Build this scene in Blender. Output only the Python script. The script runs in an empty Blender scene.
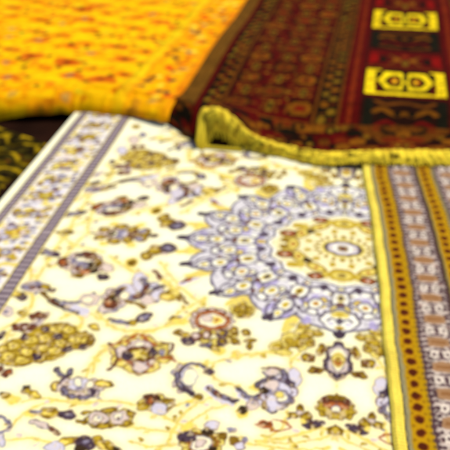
import bpy, math, random
import numpy as np
rnd = random.Random(7)
rng = np.random.default_rng(11)
sc = bpy.context.scene
col = sc.collection

# ------------------------------------------------------------------ palette
EXPO = 1.15
def lin(r, g, b, k=EXPO):
    o = []
    for c in (r, g, b):
        c = c / 255.0
        c = c / 12.92 if c <= .04045 else ((c + .055) / 1.055) ** 2.4
        o.append(min(c / k, .93))
    return np.array(o)
PAL = dict(
    W=lin(255, 253, 236), C=lin(255, 254, 219), Y=lin(250, 224, 104), Q=lin(238, 218, 110), O=lin(196, 166, 48),
    D=lin(138, 106, 30), K=lin(66, 50, 34), N=lin(80, 64, 78), G=lin(142, 134, 156), L=lin(220, 214, 228),
    P=lin(228, 208, 196), B=lin(112, 66, 48), R=lin(178, 100, 48))

# ------------------------------------------------------------------ a knotted design painted knot by knot
class Design:
    def __init__(s, u0, u1, v0, v1, step, base):
        s.u0, s.v0, s.h = u0, v0, step
        s.nu = int(round((u1 - u0) / step)) + 1; s.nv = int(round((v1 - v0) / step)) + 1
        s.a = np.empty((s.nv, s.nu, 3)); s.a[:] = base
    def grid(s):
        return np.meshgrid(s.u0 + np.arange(s.nu) * s.h, s.v0 + np.arange(s.nv) * s.h)
    def win(s, p, m):
        i0 = max(0, int((p[:, 0].min() - m - s.u0) / s.h)); i1 = min(s.nu, int((p[:, 0].max() + m - s.u0) / s.h) + 2)
        j0 = max(0, int((p[:, 1].min() - m - s.v0) / s.h)); j1 = min(s.nv, int((p[:, 1].max() + m - s.v0) / s.h) + 2)
        if i1 <= i0 or j1 <= j0: return None
        U, V = np.meshgrid(s.u0 + np.arange(i0, i1) * s.h, s.v0 + np.arange(j0, j1) * s.h)
        return (slice(j0, j1), slice(i0, i1)), U, V
    def dist(s, p, U, V):
        d = np.full(U.shape, 9.0)
        for k in range(len(p) - 1):
            ax, ay = p[k]; bx, by = p[k + 1]; dx, dy = bx - ax, by - ay
            t = np.clip(((U - ax) * dx + (V - ay) * dy) / (dx * dx + dy * dy + 1e-12), 0, 1)
            d = np.minimum(d, np.hypot(U - ax - t * dx, V - ay - t * dy))
        return d
    def put(s, w, al, c):
        al = al[..., None]
        s.a[w] = s.a[w] * (1 - al) + np.asarray(c) * al
    def poly(s, p, c, soft=None):
        p = np.asarray(p, float); r = s.win(p, .006)
        if r is None: return
        w, U, V = r; q = np.vstack([p, p[:1]]); ins = np.zeros(U.shape, bool)
        for k in range(len(p)):
            ax, ay = q[k]; bx, by = q[k + 1]
            if ay == by: continue
            ins ^= ((ay > V) != (by > V)) & (U < (bx - ax) * (V - ay) / (by - ay) + ax)
        d = s.dist(q, U, V) * np.where(ins, 1, -1)
        s.put(w, np.clip(.5 + d / (soft or s.h * 1.3), 0, 1), c)
    def stroke(s, p, wd, c, soft=None):
        p = np.asarray(p, float)
        if len(p) > 2:                                   # smooth the run of points
            q = [p[0]]
            for k in range(len(p) - 1):
                a = p[max(k - 1, 0)]; b = p[k]; e = p[k + 1]; f = p[min(k + 2, len(p) - 1)]
                for t in (.33, .66, 1):
                    q.append(.5 * (2 * b + (e - a) * t + (2 * a - 5 * b + 4 * e - f) * t * t + (3 * b - a - 3 * e + f) * t ** 3))
            p = np.array(q)
        r = s.win(p, wd)
        if r is None: return
        w, U, V = r
        s.put(w, np.clip(.5 + (wd / 2 - s.dist(p, U, V)) / (soft or s.h * 1.3), 0, 1), c)
    def oval(s, cu, cv, ru, rv, c, rot=0, n=16, soft=None):
        t = np.arange(n) * 2 * math.pi / n; x = ru * np.cos(t); y = rv * np.sin(t)
        k, l = math.cos(rot), math.sin(rot)
        s.poly(np.stack([cu + x * k - y * l, cv + x * l + y * k], 1), c, soft)
    def rect(s, u0, u1, v0, v1, c):
        s.poly([(u0, v0), (u1, v0), (u1, v1), (u0, v1)], c)
    def sample(s, U, V):
        x = np.clip((U - s.u0) / s.h, 0, s.nu - 1.001); y = np.clip((V - s.v0) / s.h, 0, s.nv - 1.001)
        i = x.astype(int); j = y.astype(int); fx = (x - i)[..., None]; fy = (y - j)[..., None]
        return (s.a[j, i] * (1 - fx) + s.a[j, i + 1] * fx) * (1 - fy) + (s.a[j + 1, i] * (1 - fx) + s.a[j + 1, i + 1] * fx) * fy

def noise(U, V, scale, seed):                            # smooth value noise, -1..1
    r = np.random.default_rng(seed).random((64, 64)) * 2 - 1
    x = U / scale + 31.7; y = V / scale + 17.3
    i = np.floor(x).astype(int); j = np.floor(y).astype(int); fx = x - i; fy = y - j
    fx = fx * fx * (3 - 2 * fx); fy = fy * fy * (3 - 2 * fy)
    g = lambda a, b: r[b % 64, a % 64]
    return (g(i, j) * (1 - fx) + g(i + 1, j) * fx) * (1 - fy) + (g(i, j + 1) * (1 - fx) + g(i + 1, j + 1) * fx) * fy

# ------------------------------------------------------------------ objects
def wool(name, rough=.95, sheen=0.0, amp=.22, bump=.5, scale=900, tint=None):
    m = bpy.data.materials.new(name); m.use_nodes = True; nt = m.node_tree; N = nt.nodes; Lk = nt.links
    b = N['Principled BSDF']; b.inputs['Roughness'].default_value = rough
    b.inputs['Specular IOR Level'].default_value = .04; b.inputs['Sheen Weight'].default_value = sheen
    b.inputs['Sheen Roughness'].default_value = .5
    tc = N.new('ShaderNodeTexCoord')
    n1 = N.new('ShaderNodeTexNoise'); n1.inputs['Scale'].default_value = scale; n1.inputs['Detail'].default_value = 3
    n2 = N.new('ShaderNodeTexNoise'); n2.inputs['Scale'].default_value = 60; n2.inputs['Detail'].default_value = 4
    Lk.new(tc.outputs['Object'], n1.inputs['Vector']); Lk.new(tc.outputs['Object'], n2.inputs['Vector'])
    if tint is None:
        at = N.new('ShaderNodeAttribute'); at.attribute_name = 'yarn'; src = at.outputs['Color']
    else:
        rgb = N.new('ShaderNodeRGB'); rgb.outputs[0].default_value = (*tint, 1); src = rgb.outputs[0]
    ad = N.new('ShaderNodeMath'); ad.operation = 'MULTIPLY_ADD'; ad.inputs[1].default_value = amp; ad.inputs[2].default_value = 1 - amp * .55
    Lk.new(n1.outputs['Fac'], ad.inputs[0])
    ad2 = N.new('ShaderNodeMath'); ad2.operation = 'MULTIPLY_ADD'; ad2.inputs[1].default_value = .16; Lk.new(n2.outputs['Fac'], ad2.inputs[0]); Lk.new(ad.outputs[0], ad2.inputs[2])
    mx = N.new('ShaderNodeVectorMath'); mx.operation = 'SCALE'; Lk.new(src, mx.inputs[0]); Lk.new(ad2.outputs[0], mx.inputs['Scale'])
    Lk.new(mx.outputs[0], b.inputs['Base Color'])
    bp = N.new('ShaderNodeBump'); bp.inputs['Strength'].default_value = bump; bp.inputs['Distance'].default_value = .0012
    Lk.new(n1.outputs['Fac'], bp.inputs['Height']); Lk.new(bp.outputs[0], b.inputs['Normal'])
    return m

def mesh_obj(name, verts, faces, mat, parent, colors=None, smooth=True, loopn=4):
    me = bpy.data.meshes.new(name)
    verts = np.asarray(verts, np.float32); faces = np.asarray(faces, np.int32)
    me.vertices.add(len(verts)); me.vertices.foreach_set('co', verts.ravel())
    me.loops.add(faces.size); me.loops.foreach_set('vertex_index', faces.ravel())
    me.polygons.add(len(faces))
    me.polygons.foreach_set('loop_start', np.arange(len(faces), dtype=np.int32) * faces.shape[1])
    me.update(calc_edges=True)
    if smooth: me.polygons.foreach_set('use_smooth', np.ones(len(faces), bool))
    if colors is not None:
        at = me.attributes.new('yarn', 'FLOAT_COLOR', 'POINT')
        c = np.ones((len(verts), 4), np.float32); c[:, :3] = colors; at.data.foreach_set('color', c.ravel())
    me.materials.append(mat)
    o = bpy.data.objects.new(name, me); col.objects.link(o)
    if parent: o.parent = parent
    return o

def sheet(name, X, Y, Z, colr, mat, parent, drop=.01):
    """a grid of pile with turned-down edges and a back"""
    nv, nu = X.shape
    top = np.stack([X, Y, Z], -1).reshape(-1, 3)
    idx = np.arange(nv * nu).reshape(nv, nu)
    f = [np.stack([idx[:-1, :-1], idx[:-1, 1:], idx[1:, 1:], idx[1:, :-1]], -1).reshape(-1, 4)]
    loop = np.concatenate([idx[0, :], idx[1:, -1], idx[-1, -2::-1], idx[-2:0:-1, 0]])
    n = len(loop); low = top[loop].copy(); low[:, 2] -= drop
    li = nv * nu + np.arange(n)
    f.append(np.stack([loop, li, np.roll(li, -1), np.roll(loop, -1)], -1))
    c = colr.reshape(-1, 3); c = np.vstack([c, c[loop]])
    # back: a coarse copy of the grid below
    js = np.unique(np.linspace(0, nv - 1, min(nv, 40)).astype(int)); ks = np.unique(np.linspace(0, nu - 1, min(nu, 40)).astype(int))
    bk = np.stack([X, Y, Z - drop], -1)[np.ix_(js, ks)]; b0 = nv * nu + n
    bi = b0 + np.arange(len(js) * len(ks)).reshape(len(js), len(ks))
    f.append(np.stack([bi[:-1, :-1], bi[1:, :-1], bi[1:, 1:], bi[:-1, 1:]], -1).reshape(-1, 4))
    c = np.vstack([c, colr[np.ix_(js, ks)].reshape(-1, 3) * .8])
    return mesh_obj(name, np.vstack([top, low, bk.reshape(-1, 3)]), np.vstack(f), mat, parent, c)

def tubes(name, paths, rad, mat, parent, colors=None, n=5):
    """many threads of yarn in one mesh; each path is a list of points"""
    V, F, Cc = [], [], []
    for k, p in enumerate(paths):
        p = np.asarray(p, float); b = len(V)
        r = rad[k] if hasattr(rad, '__len__') else rad
        for i, q in enumerate(p):
            t = p[min(i + 1, len(p) - 1)] - p[max(i - 1, 0)]; t = t / (np.linalg.norm(t) + 1e-9)
            a = np.cross(t, (0.02, .03, 1.)); a /= (np.linalg.norm(a) + 1e-9); c = np.cross(t, a)
            for s in range(n):
                w = 2 * math.pi * s / n; V.append(q + r * (a * math.cos(w) + c * math.sin(w)))
                if colors is not None: Cc.append(colors[k])
        for i in range(len(p) - 1):
            for s in range(n):
                F.append((b + i * n + s, b + i * n + (s + 1) % n, b + (i + 1) * n + (s + 1) % n, b + (i + 1) * n + s))
    return mesh_obj(name, V, F, mat, parent, np.array(Cc) if colors is not None else None)

def thing(name, loc, label, cat, group=None, rotz=0):
    o = bpy.data.objects.new(name, None); col.objects.link(o); o.location = loc; o.rotation_euler = (0, 0, rotz)
    o['label'] = label; o['category'] = cat
    if group: o['group'] = group
    return o
def catmull(xs, ys, x):
    xs = np.asarray(xs, float); ys = np.asarray(ys, float)
    m = np.gradient(ys, xs); x = np.clip(x, xs[0], xs[-1]); i = np.clip(np.searchsorted(xs, x) - 1, 0, len(xs) - 2)
    h = xs[i + 1] - xs[i]; t = (x - xs[i]) / h
    return (2*t**3-3*t**2+1)*ys[i] + (t**3-2*t**2+t)*h*m[i] + (-2*t**3+3*t**2)*ys[i+1] + (t**3-t**2)*h*m[i+1]
def sstep(a, b, x):
    t = np.clip((x - a) / (b - a), 0, 1); return t * t * (3 - 2 * t)
def local_axes(yaw):   # u to the right, v away; returns function local -> world offset
    c, s = math.cos(yaw), math.sin(yaw)
    return lambda u, v: (u * c + v * s, -u * s + v * c)

WOOL = wool('wool_pile'); FRINGE = wool('cotton_fringe', amp=.35, scale=500, bump=.8)

# ================================================================== GROUND
gm = bpy.data.materials.new('pavement'); gm.use_nodes = True; nt = gm.node_tree
b = nt.nodes['Principled BSDF']; b.inputs['Roughness'].default_value = .9
tn = nt.nodes.new('ShaderNodeTexNoise'); tn.inputs['Scale'].default_value = 35; tn.inputs['Detail'].default_value = 8
rp = nt.nodes.new('ShaderNodeValToRGB'); rp.color_ramp.elements[0].color = (.03, .025, .02, 1); rp.color_ramp.elements[1].color = (.13, .115, .1, 1)
tcg = nt.nodes.new('ShaderNodeTexCoord'); nt.links.new(tcg.outputs['Object'], tn.inputs['Vector'])
nt.links.new(tn.outputs['Fac'], rp.inputs[0]); nt.links.new(rp.outputs[0], b.inputs['Base Color'])
xs = np.linspace(-30, 30, 61); GX, GY = np.meshgrid(xs, xs + 10)
idx = np.arange(61 * 61).reshape(61, 61)
gr = mesh_obj('ground', np.stack([GX, GY, np.full(GX.shape, -.06)], -1).reshape(-1, 3), np.stack([idx[:-1, :-1], idx[:-1, 1:], idx[1:, 1:], idx[1:, :-1]], -1).reshape(-1, 4), gm, None)
gr['kind'] = 'structure'; gr['label'] = 'dark pavement under the rugs'

# ================================================================== IVORY MEDALLION RUG
MOTIFS = """SY 8 -595,-232 -593,-176 -592,-112 -592,-28 -576,39
SY 7 -444,-269 -391,-318 -335,-313 -278,-273 -253,-209
SY 7 -333,-318 -381,-353 -404,-394 -403,-429
SY 6 -494,-568 -462,-507 -387,-492 -323,-491 -261,-515 -217,-539
SY 6 -196,-468 -226,-494 -241,-529 -244,-570
SY 6 -113,-550 -51,-541 8,-512
SY 6 -117,-342 -173,-365 -221,-391 -264,-391
SY 7 -367,-98 -315,-170 -270,-217
SY 7 -505,-291 -468,-271 -431,-292
SY 6 -74,-479 -80,-517 -107,-545
SY 6 -221,-386 -196,-427 -156,-436
SY 6 -65,-340 -80,-368 -68,-391
SY 6 -302,-568 -270,-576 -232,-569
SY 7 -582,-330 -576,-370
SY 8 -474,-84 -420,-131 -375,-148
SY 7 -489,-504 -467,-494 -438,-494 -392,-499 -372,-487
SY 6 -325,-540 -294,-541 -265,-544 -228,-546
SY 9 -618,-135 -590,-209 -573,-249 -574,-295 -603,-331
SY 11 -483,-269 -462,-300 -462,-334 -462,-364
SY 7 -365,-332 -343,-314 -318,-306 -279,-287
SY 8 -255,-206 -274,-236 -292,-256 -311,-299
SY 7 -116,-548 -66,-533 -34,-514 7,-504
SY 5 -233,-537 -213,-512 -187,-489 -156,-477
SY 6 -410,-439 -412,-412 -405,-378 -395,-364
SY 7 -580,-133 -568,-111 -554,-27 -540,11
SY 7 -602,-13 -557,-50 -490,-70
SY 9 -289,-18 -321,-41 -282,-60
SY 6 -64,-360 -116,-347 -149,-362
SY 6 -397,-216 -356,-225 -309,-212
SY 6 -482,-583 -451,-577 -419,-582
SY 5 -265,-498 -247,-488 -221,-471
SY 6 -154,-551 -106,-556 -50,-556 -6,-543
PB 0 -534,-435 -532,-440 -532,-445 -534,-449 -537,-452 -541,-453 -545,-452 -548,-450 -550,-445 -550,-440 -549,-436 -546,-433 -542,-431 -537,-432
PR 0 -536,-437 -535,-439 -535,-441 -536,-442 -537,-444 -539,-444 -540,-444 -541,-443 -542,-441 -542,-439 -542,-437 -541,-436 -539,-436 -537,-436
PY 0 -494,-500 -494,-505 -496,-510 -500,-512 -506,-513 -512,-511 -517,-507 -521,-502 -522,-496 -520,-492 -515,-489 -509,-489 -503,-491 -498,-495
PK 0 -518,-490 -517,-493 -519,-496 -521,-497 -525,-498 -529,-497 -533,-494 -535,-491 -535,-488 -534,-485 -531,-484 -527,-484 -523,-485 -520,-487
PO 0 -518,-493 -518,-494 -519,-496 -521,-497 -523,-497 -526,-496 -528,-495 -529,-493 -530,-491 -529,-490 -527,-489 -524,-489 -522,-489 -519,-491
PK 0 -488,-477 -487,-481 -488,-485 -490,-487 -494,-487 -498,-486 -501,-482 -504,-478 -505,-474 -504,-470 -501,-468 -498,-468 -494,-469 -490,-473
PO 0 -489,-479 -488,-482 -489,-484 -490,-485 -492,-485 -494,-484 -496,-482 -498,-480 -498,-478 -498,-476 -496,-474 -494,-474 -492,-475 -490,-477
PO 0 -466,-493 -467,-495 -470,-496 -474,-495 -479,-493 -484,-490 -487,-486 -488,-483 -487,-480 -484,-479 -480,-480 -475,-482 -471,-486 -468,-489
PY 0 -471,-491 -471,-492 -473,-492 -476,-492 -478,-490 -481,-488 -483,-486 -484,-485 -483,-484 -481,-483 -479,-484 -476,-485 -473,-487 -471,-489
SG 7 -513,-538 -500,-543 -490,-555 -492,-566 -502,-570
SN 3 -512,-536 -496,-545 -488,-557
PL 0 -487,-583 -485,-588 -485,-592 -486,-595 -489,-595 -492,-593 -495,-589 -498,-584 -499,-579 -500,-574 -498,-572 -496,-572 -493,-574 -490,-578
PY 0 -455,-528 -455,-531 -458,-534 -464,-535 -470,-536 -476,-535 -481,-533 -484,-530 -484,-527 -481,-524 -475,-523 -469,-522 -462,-523 -457,-525
PO 0 -428,-519 -428,-524 -430,-529 -436,-532 -442,-533 -449,-533 -455,-530 -459,-526 -459,-522 -456,-517 -451,-514 -444,-512 -437,-513 -431,-515
PY 0 -438,-525 -438,-527 -440,-529 -442,-530 -445,-530 -449,-529 -451,-528 -453,-526 -453,-523 -452,-521 -449,-520 -446,-520 -442,-521 -440,-522
PD 0 -430,-515 -430,-517 -432,-519 -435,-521 -439,-523 -442,-523 -445,-522 -447,-521 -447,-519 -445,-517 -442,-515 -439,-514 -435,-513 -432,-514
PD 0 -436,-531 -436,-532 -438,-533 -442,-534 -446,-535 -450,-534 -453,-533 -454,-532 -454,-531 -451,-529 -448,-529 -444,-528 -440,-529 -437,-530
PG 0 -453,-523 -453,-526 -455,-528 -458,-529 -462,-529 -466,-529 -469,-527 -471,-525 -471,-522 -469,-520 -466,-519 -462,-519 -458,-520 -454,-521
PN 0 -400,-524 -400,-528 -403,-531 -408,-533 -414,-534 -420,-532 -425,-530 -428,-526 -428,-522 -425,-519 -420,-517 -414,-516 -408,-517 -403,-520
PG 0 -406,-522 -406,-524 -408,-525 -410,-526 -412,-526 -414,-525 -416,-524 -417,-523 -417,-522 -416,-520 -414,-520 -412,-520 -409,-520 -407,-521
SB 9 -435,-550 -423,-557 -412,-566
PP 0 -430,-554 -432,-556 -436,-556 -442,-555 -449,-553 -456,-549 -461,-546 -463,-543 -461,-541 -457,-540 -451,-541 -443,-544 -437,-547 -432,-551
SN 10 -465,-426 -451,-442 -441,-451
SN 11 -441,-427 -440,-439 -445,-451
PD 0 -441,-459 -438,-465 -438,-470 -440,-475 -444,-478 -449,-478 -454,-476 -458,-472 -461,-466 -461,-460 -459,-455 -455,-452 -450,-452 -445,-454
PY 0 -444,-462 -443,-465 -443,-468 -444,-471 -447,-472 -450,-473 -452,-471 -455,-469 -456,-466 -456,-463 -455,-460 -452,-458 -449,-458 -446,-459
PB 0 -372,-462 -372,-466 -374,-469 -378,-471 -382,-472 -387,-470 -391,-467 -393,-463 -394,-459 -392,-456 -388,-453 -383,-453 -379,-454 -375,-458
PP 0 -375,-462 -375,-465 -376,-468 -379,-469 -383,-469 -386,-468 -389,-466 -391,-463 -391,-460 -390,-457 -387,-456 -383,-456 -380,-457 -377,-459
PB 0 -380,-462 -380,-463 -381,-464 -382,-465 -383,-465 -384,-464 -385,-464 -386,-463 -386,-462 -385,-461 -384,-460 -383,-460 -382,-461 -381,-461
PB 0 -377,-473 -377,-478 -379,-481 -383,-483 -387,-484 -392,-482 -396,-479 -398,-475 -399,-471 -397,-467 -393,-465 -388,-465 -384,-466 -380,-469
PP 0 -380,-474 -380,-477 -381,-479 -384,-481 -388,-481 -391,-480 -394,-478 -396,-475 -396,-472 -395,-469 -392,-468 -388,-467 -385,-468 -382,-471
PB 0 -385,-474 -385,-475 -386,-476 -387,-477 -388,-477 -389,-476 -390,-476 -391,-475 -391,-473 -390,-473 -389,-472 -388,-472 -387,-472 -386,-473
PB 0 -396,-480 -396,-484 -398,-487 -401,-489 -406,-490 -411,-488 -415,-485 -417,-481 -417,-477 -416,-474 -412,-472 -407,-471 -402,-473 -399,-476
PP 0 -399,-480 -399,-483 -400,-485 -403,-487 -406,-487 -410,-486 -413,-484 -415,-481 -415,-478 -413,-476 -411,-474 -407,-474 -403,-475 -400,-477
PB 0 -404,-480 -404,-481 -404,-482 -405,-483 -406,-483 -408,-482 -409,-482 -409,-481 -409,-480 -409,-479 -408,-478 -407,-478 -406,-479 -405,-479
PB 0 -418,-477 -418,-481 -419,-484 -423,-486 -428,-487 -432,-485 -436,-482 -439,-478 -439,-474 -437,-471 -434,-468 -429,-468 -424,-470 -420,-473
PP 0 -420,-477 -420,-480 -422,-482 -424,-484 -428,-484 -432,-483 -435,-481 -436,-478 -437,-475 -435,-472 -432,-471 -429,-471 -425,-472 -422,-474
PB 0 -426,-477 -426,-478 -426,-479 -427,-480 -428,-480 -429,-479 -430,-479 -431,-478 -431,-477 -431,-476 -430,-475 -429,-475 -427,-476 -426,-476
PB 0 -430,-466 -430,-470 -431,-474 -435,-476 -440,-476 -445,-475 -449,-472 -451,-468 -452,-464 -450,-460 -446,-458 -441,-458 -437,-459 -432,-462
PP 0 -433,-466 -432,-469 -434,-472 -436,-474 -440,-474 -444,-473 -447,-471 -449,-468 -449,-464 -448,-462 -445,-460 -441,-460 -437,-461 -434,-463
PB 0 -438,-467 -438,-468 -438,-469 -439,-469 -440,-469 -442,-469 -443,-468 -443,-467 -443,-466 -443,-465 -442,-465 -441,-465 -440,-465 -439,-466
PB 0 -425,-454 -425,-459 -427,-462 -430,-464 -435,-465 -440,-463 -444,-460 -447,-456 -447,-452 -445,-448 -442,-446 -437,-445 -432,-447 -428,-450
PP 0 -428,-454 -428,-458 -429,-460 -432,-462 -435,-462 -439,-461 -442,-459 -444,-456 -444,-453 -443,-450 -440,-448 -437,-448 -433,-449 -430,-451
PB 0 -433,-455 -433,-456 -434,-457 -435,-457 -436,-457 -437,-457 -438,-456 -439,-455 -439,-454 -438,-453 -437,-453 -436,-453 -435,-453 -434,-454
PB 0 -406,-448 -406,-452 -408,-456 -412,-458 -416,-458 -421,-457 -425,-454 -428,-450 -428,-445 -426,-442 -423,-439 -418,-439 -413,-441 -409,-444
PP 0 -409,-448 -409,-451 -410,-454 -413,-456 -417,-456 -420,-455 -423,-452 -425,-449 -425,-446 -424,-444 -421,-442 -417,-442 -414,-443 -411,-445
PB 0 -414,-449 -414,-450 -415,-451 -416,-451 -417,-451 -418,-451 -419,-450 -420,-449 -420,-448 -419,-447 -418,-447 -417,-446 -416,-447 -415,-448
PB 0 -384,-451 -384,-455 -386,-459 -390,-461 -394,-461 -399,-460 -403,-457 -406,-453 -406,-449 -404,-445 -400,-443 -395,-442 -391,-444 -387,-447
PP 0 -387,-451 -387,-454 -388,-457 -391,-459 -395,-459 -398,-458 -401,-456 -403,-453 -403,-449 -402,-447 -399,-445 -395,-445 -392,-446 -388,-448
PB 0 -392,-452 -392,-453 -393,-454 -394,-454 -395,-454 -396,-454 -397,-453 -398,-452 -398,-451 -397,-450 -396,-450 -395,-450 -394,-450 -393,-451
PL 0 -395,-457 -395,-463 -399,-469 -405,-472 -413,-473 -422,-470 -429,-466 -433,-459 -433,-453 -430,-447 -423,-444 -415,-443 -406,-445 -399,-450
PW 0 -412,-453 -411,-458 -412,-461 -414,-463 -417,-463 -420,-462 -423,-458 -426,-454 -426,-450 -426,-446 -423,-444 -420,-444 -417,-446 -414,-449
PW 0 -394,-456 -393,-460 -394,-463 -396,-465 -398,-465 -401,-464 -404,-461 -405,-457 -406,-454 -405,-451 -403,-449 -401,-448 -398,-450 -395,-453
PG 0 -403,-466 -403,-469 -405,-471 -408,-472 -411,-473 -414,-472 -417,-470 -419,-468 -419,-465 -417,-463 -415,-462 -411,-462 -408,-462 -405,-464
SN 10 -437,-469 -422,-484 -404,-487 -390,-481 -389,-470
PD 0 -360,-453 -361,-457 -364,-460 -370,-462 -377,-462 -384,-460 -389,-456 -392,-452 -391,-448 -388,-445 -382,-443 -375,-443 -368,-445 -363,-449
PY 0 -368,-453 -368,-455 -370,-457 -374,-458 -379,-458 -383,-456 -386,-455 -388,-452 -387,-450 -385,-448 -381,-448 -377,-448 -372,-449 -369,-451
PO 0 -381,-573 -380,-576 -382,-580 -386,-584 -392,-586 -397,-587 -402,-586 -405,-584 -405,-581 -403,-577 -399,-573 -394,-570 -388,-569 -384,-570
PY 0 -391,-578 -390,-580 -391,-582 -393,-583 -396,-585 -399,-585 -401,-585 -403,-583 -403,-582 -402,-580 -400,-578 -397,-576 -394,-576 -392,-576
PN 0 -354,-579 -353,-585 -356,-590 -360,-593 -367,-594 -373,-592 -379,-587 -382,-581 -383,-575 -380,-570 -376,-567 -369,-566 -363,-568 -357,-573
PG 0 -362,-576 -362,-577 -363,-579 -364,-580 -366,-580 -368,-579 -370,-578 -371,-576 -371,-575 -370,-573 -368,-572 -366,-572 -364,-573 -363,-574
PK 0 -360,-591 -359,-595 -361,-598 -365,-601 -370,-601 -374,-600 -378,-597 -381,-593 -381,-589 -379,-585 -375,-583 -371,-583 -366,-584 -362,-587
PL 0 -394,-590 -394,-594 -397,-598 -402,-600 -408,-600 -414,-599 -419,-596 -422,-592 -422,-588 -419,-585 -414,-582 -408,-582 -402,-583 -397,-586
PO 0 -343,-571 -338,-577 -335,-583 -335,-588 -336,-590 -340,-589 -345,-586 -350,-581 -355,-575 -358,-569 -359,-565 -357,-563 -353,-563 -348,-566
PD 0 -334,-578 -329,-583 -325,-587 -324,-591 -324,-592 -327,-592 -332,-589 -337,-585 -343,-580 -347,-575 -349,-571 -348,-570 -345,-571 -340,-573
PO 0 -324,-577 -318,-582 -314,-587 -312,-590 -313,-592 -316,-592 -321,-590 -327,-587 -332,-582 -336,-578 -338,-574 -337,-572 -334,-572 -329,-574
PY 0 -337,-582 -334,-586 -331,-589 -330,-591 -330,-592 -332,-591 -335,-588 -339,-585 -343,-581 -346,-578 -347,-575 -346,-575 -344,-576 -341,-578
PK 0 -305,-594 -307,-596 -309,-597 -313,-596 -317,-594 -321,-591 -323,-587 -323,-584 -322,-582 -319,-581 -315,-582 -311,-584 -308,-587 -306,-590
PD 0 -341,-527 -340,-531 -342,-533 -345,-535 -348,-535 -352,-534 -355,-532 -357,-529 -357,-525 -356,-522 -353,-521 -349,-520 -345,-521 -342,-524
PQ 0 -343,-527 -343,-530 -344,-532 -346,-533 -349,-533 -351,-532 -353,-531 -355,-528 -355,-526 -354,-524 -352,-523 -349,-523 -346,-523 -344,-525
PD 0 -347,-528 -347,-529 -347,-529 -348,-530 -349,-530 -350,-530 -350,-529 -351,-528 -351,-527 -350,-527 -350,-526 -349,-526 -348,-526 -347,-527
PD 0 -344,-538 -344,-542 -346,-544 -348,-546 -352,-546 -356,-545 -359,-543 -361,-540 -361,-536 -359,-534 -356,-532 -353,-532 -349,-533 -346,-535
PQ 0 -347,-539 -347,-541 -348,-543 -350,-544 -352,-544 -355,-543 -357,-542 -358,-540 -358,-537 -357,-535 -355,-534 -353,-534 -350,-535 -348,-536
PD 0 -350,-539 -350,-540 -351,-540 -351,-541 -352,-541 -353,-541 -354,-540 -354,-539 -355,-538 -354,-538 -353,-537 -353,-537 -352,-537 -351,-538
PD 0 -358,-540 -358,-543 -359,-546 -362,-547 -366,-548 -369,-547 -372,-544 -374,-541 -374,-538 -373,-535 -370,-533 -367,-533 -363,-534 -360,-536
PQ 0 -360,-540 -360,-542 -361,-544 -363,-545 -366,-545 -368,-545 -371,-543 -372,-541 -372,-538 -371,-536 -369,-535 -366,-535 -364,-536 -362,-538
PD 0 -364,-540 -364,-541 -364,-542 -365,-542 -366,-542 -367,-542 -368,-541 -368,-540 -368,-540 -368,-539 -367,-538 -366,-538 -365,-539 -364,-539
PD 0 -368,-530 -368,-533 -369,-536 -372,-538 -376,-538 -379,-537 -383,-534 -384,-531 -385,-528 -383,-525 -380,-523 -377,-523 -373,-524 -370,-526
PQ 0 -370,-530 -370,-532 -371,-534 -373,-535 -376,-536 -379,-535 -381,-533 -382,-531 -382,-528 -381,-526 -379,-525 -377,-525 -374,-526 -372,-528
PD 0 -374,-530 -374,-531 -374,-532 -375,-532 -376,-532 -377,-532 -378,-531 -378,-530 -378,-530 -378,-529 -377,-529 -376,-528 -375,-529 -375,-529
PD 0 -364,-518 -364,-522 -366,-525 -369,-526 -372,-527 -376,-525 -379,-523 -381,-520 -381,-516 -380,-513 -377,-512 -373,-511 -369,-513 -366,-515
PQ 0 -367,-519 -367,-521 -368,-523 -370,-524 -372,-524 -375,-524 -377,-522 -379,-520 -379,-517 -378,-515 -376,-514 -373,-514 -370,-514 -368,-516
PD 0 -371,-519 -371,-520 -371,-520 -372,-521 -373,-521 -374,-521 -374,-520 -375,-519 -375,-518 -374,-518 -374,-517 -373,-517 -372,-517 -371,-518
PD 0 -351,-517 -350,-520 -352,-523 -355,-525 -358,-525 -362,-524 -365,-522 -367,-519 -367,-515 -366,-512 -363,-510 -359,-510 -355,-511 -352,-514
PQ 0 -353,-517 -353,-520 -354,-522 -356,-523 -359,-523 -361,-522 -363,-521 -365,-518 -365,-516 -364,-514 -362,-513 -359,-512 -356,-513 -354,-515
PD 0 -357,-518 -357,-518 -357,-519 -358,-520 -359,-520 -360,-519 -360,-519 -361,-518 -361,-517 -361,-516 -360,-516 -359,-516 -358,-516 -357,-517
PD 0 -309,-522 -309,-525 -311,-528 -313,-530 -317,-530 -321,-529 -324,-527 -326,-524 -326,-520 -324,-517 -321,-516 -317,-515 -314,-516 -311,-519
PQ 0 -311,-522 -311,-525 -312,-527 -315,-528 -317,-528 -320,-527 -322,-526 -323,-523 -323,-521 -322,-519 -320,-518 -317,-518 -315,-518 -313,-520
PD 0 -315,-523 -315,-524 -316,-524 -316,-525 -317,-525 -318,-524 -319,-524 -319,-523 -319,-522 -319,-521 -318,-521 -317,-521 -316,-521 -316,-522
PD 0 -313,-533 -313,-537 -315,-539 -317,-541 -321,-542 -325,-540 -328,-538 -329,-535 -330,-532 -328,-529 -325,-527 -321,-527 -318,-528 -315,-530
PQ 0 -315,-534 -315,-536 -316,-538 -319,-539 -321,-539 -324,-539 -326,-537 -327,-535 -327,-532 -326,-530 -324,-529 -321,-529 -319,-530 -317,-531
PD 0 -319,-534 -319,-535 -320,-535 -320,-536 -321,-536 -322,-536 -323,-535 -323,-534 -323,-533 -323,-533 -322,-532 -321,-532 -320,-533 -320,-533
PD 0 -327,-535 -327,-538 -328,-541 -331,-542 -335,-543 -338,-542 -341,-539 -343,-536 -343,-533 -342,-530 -339,-528 -335,-528 -331,-529 -328,-531
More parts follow.
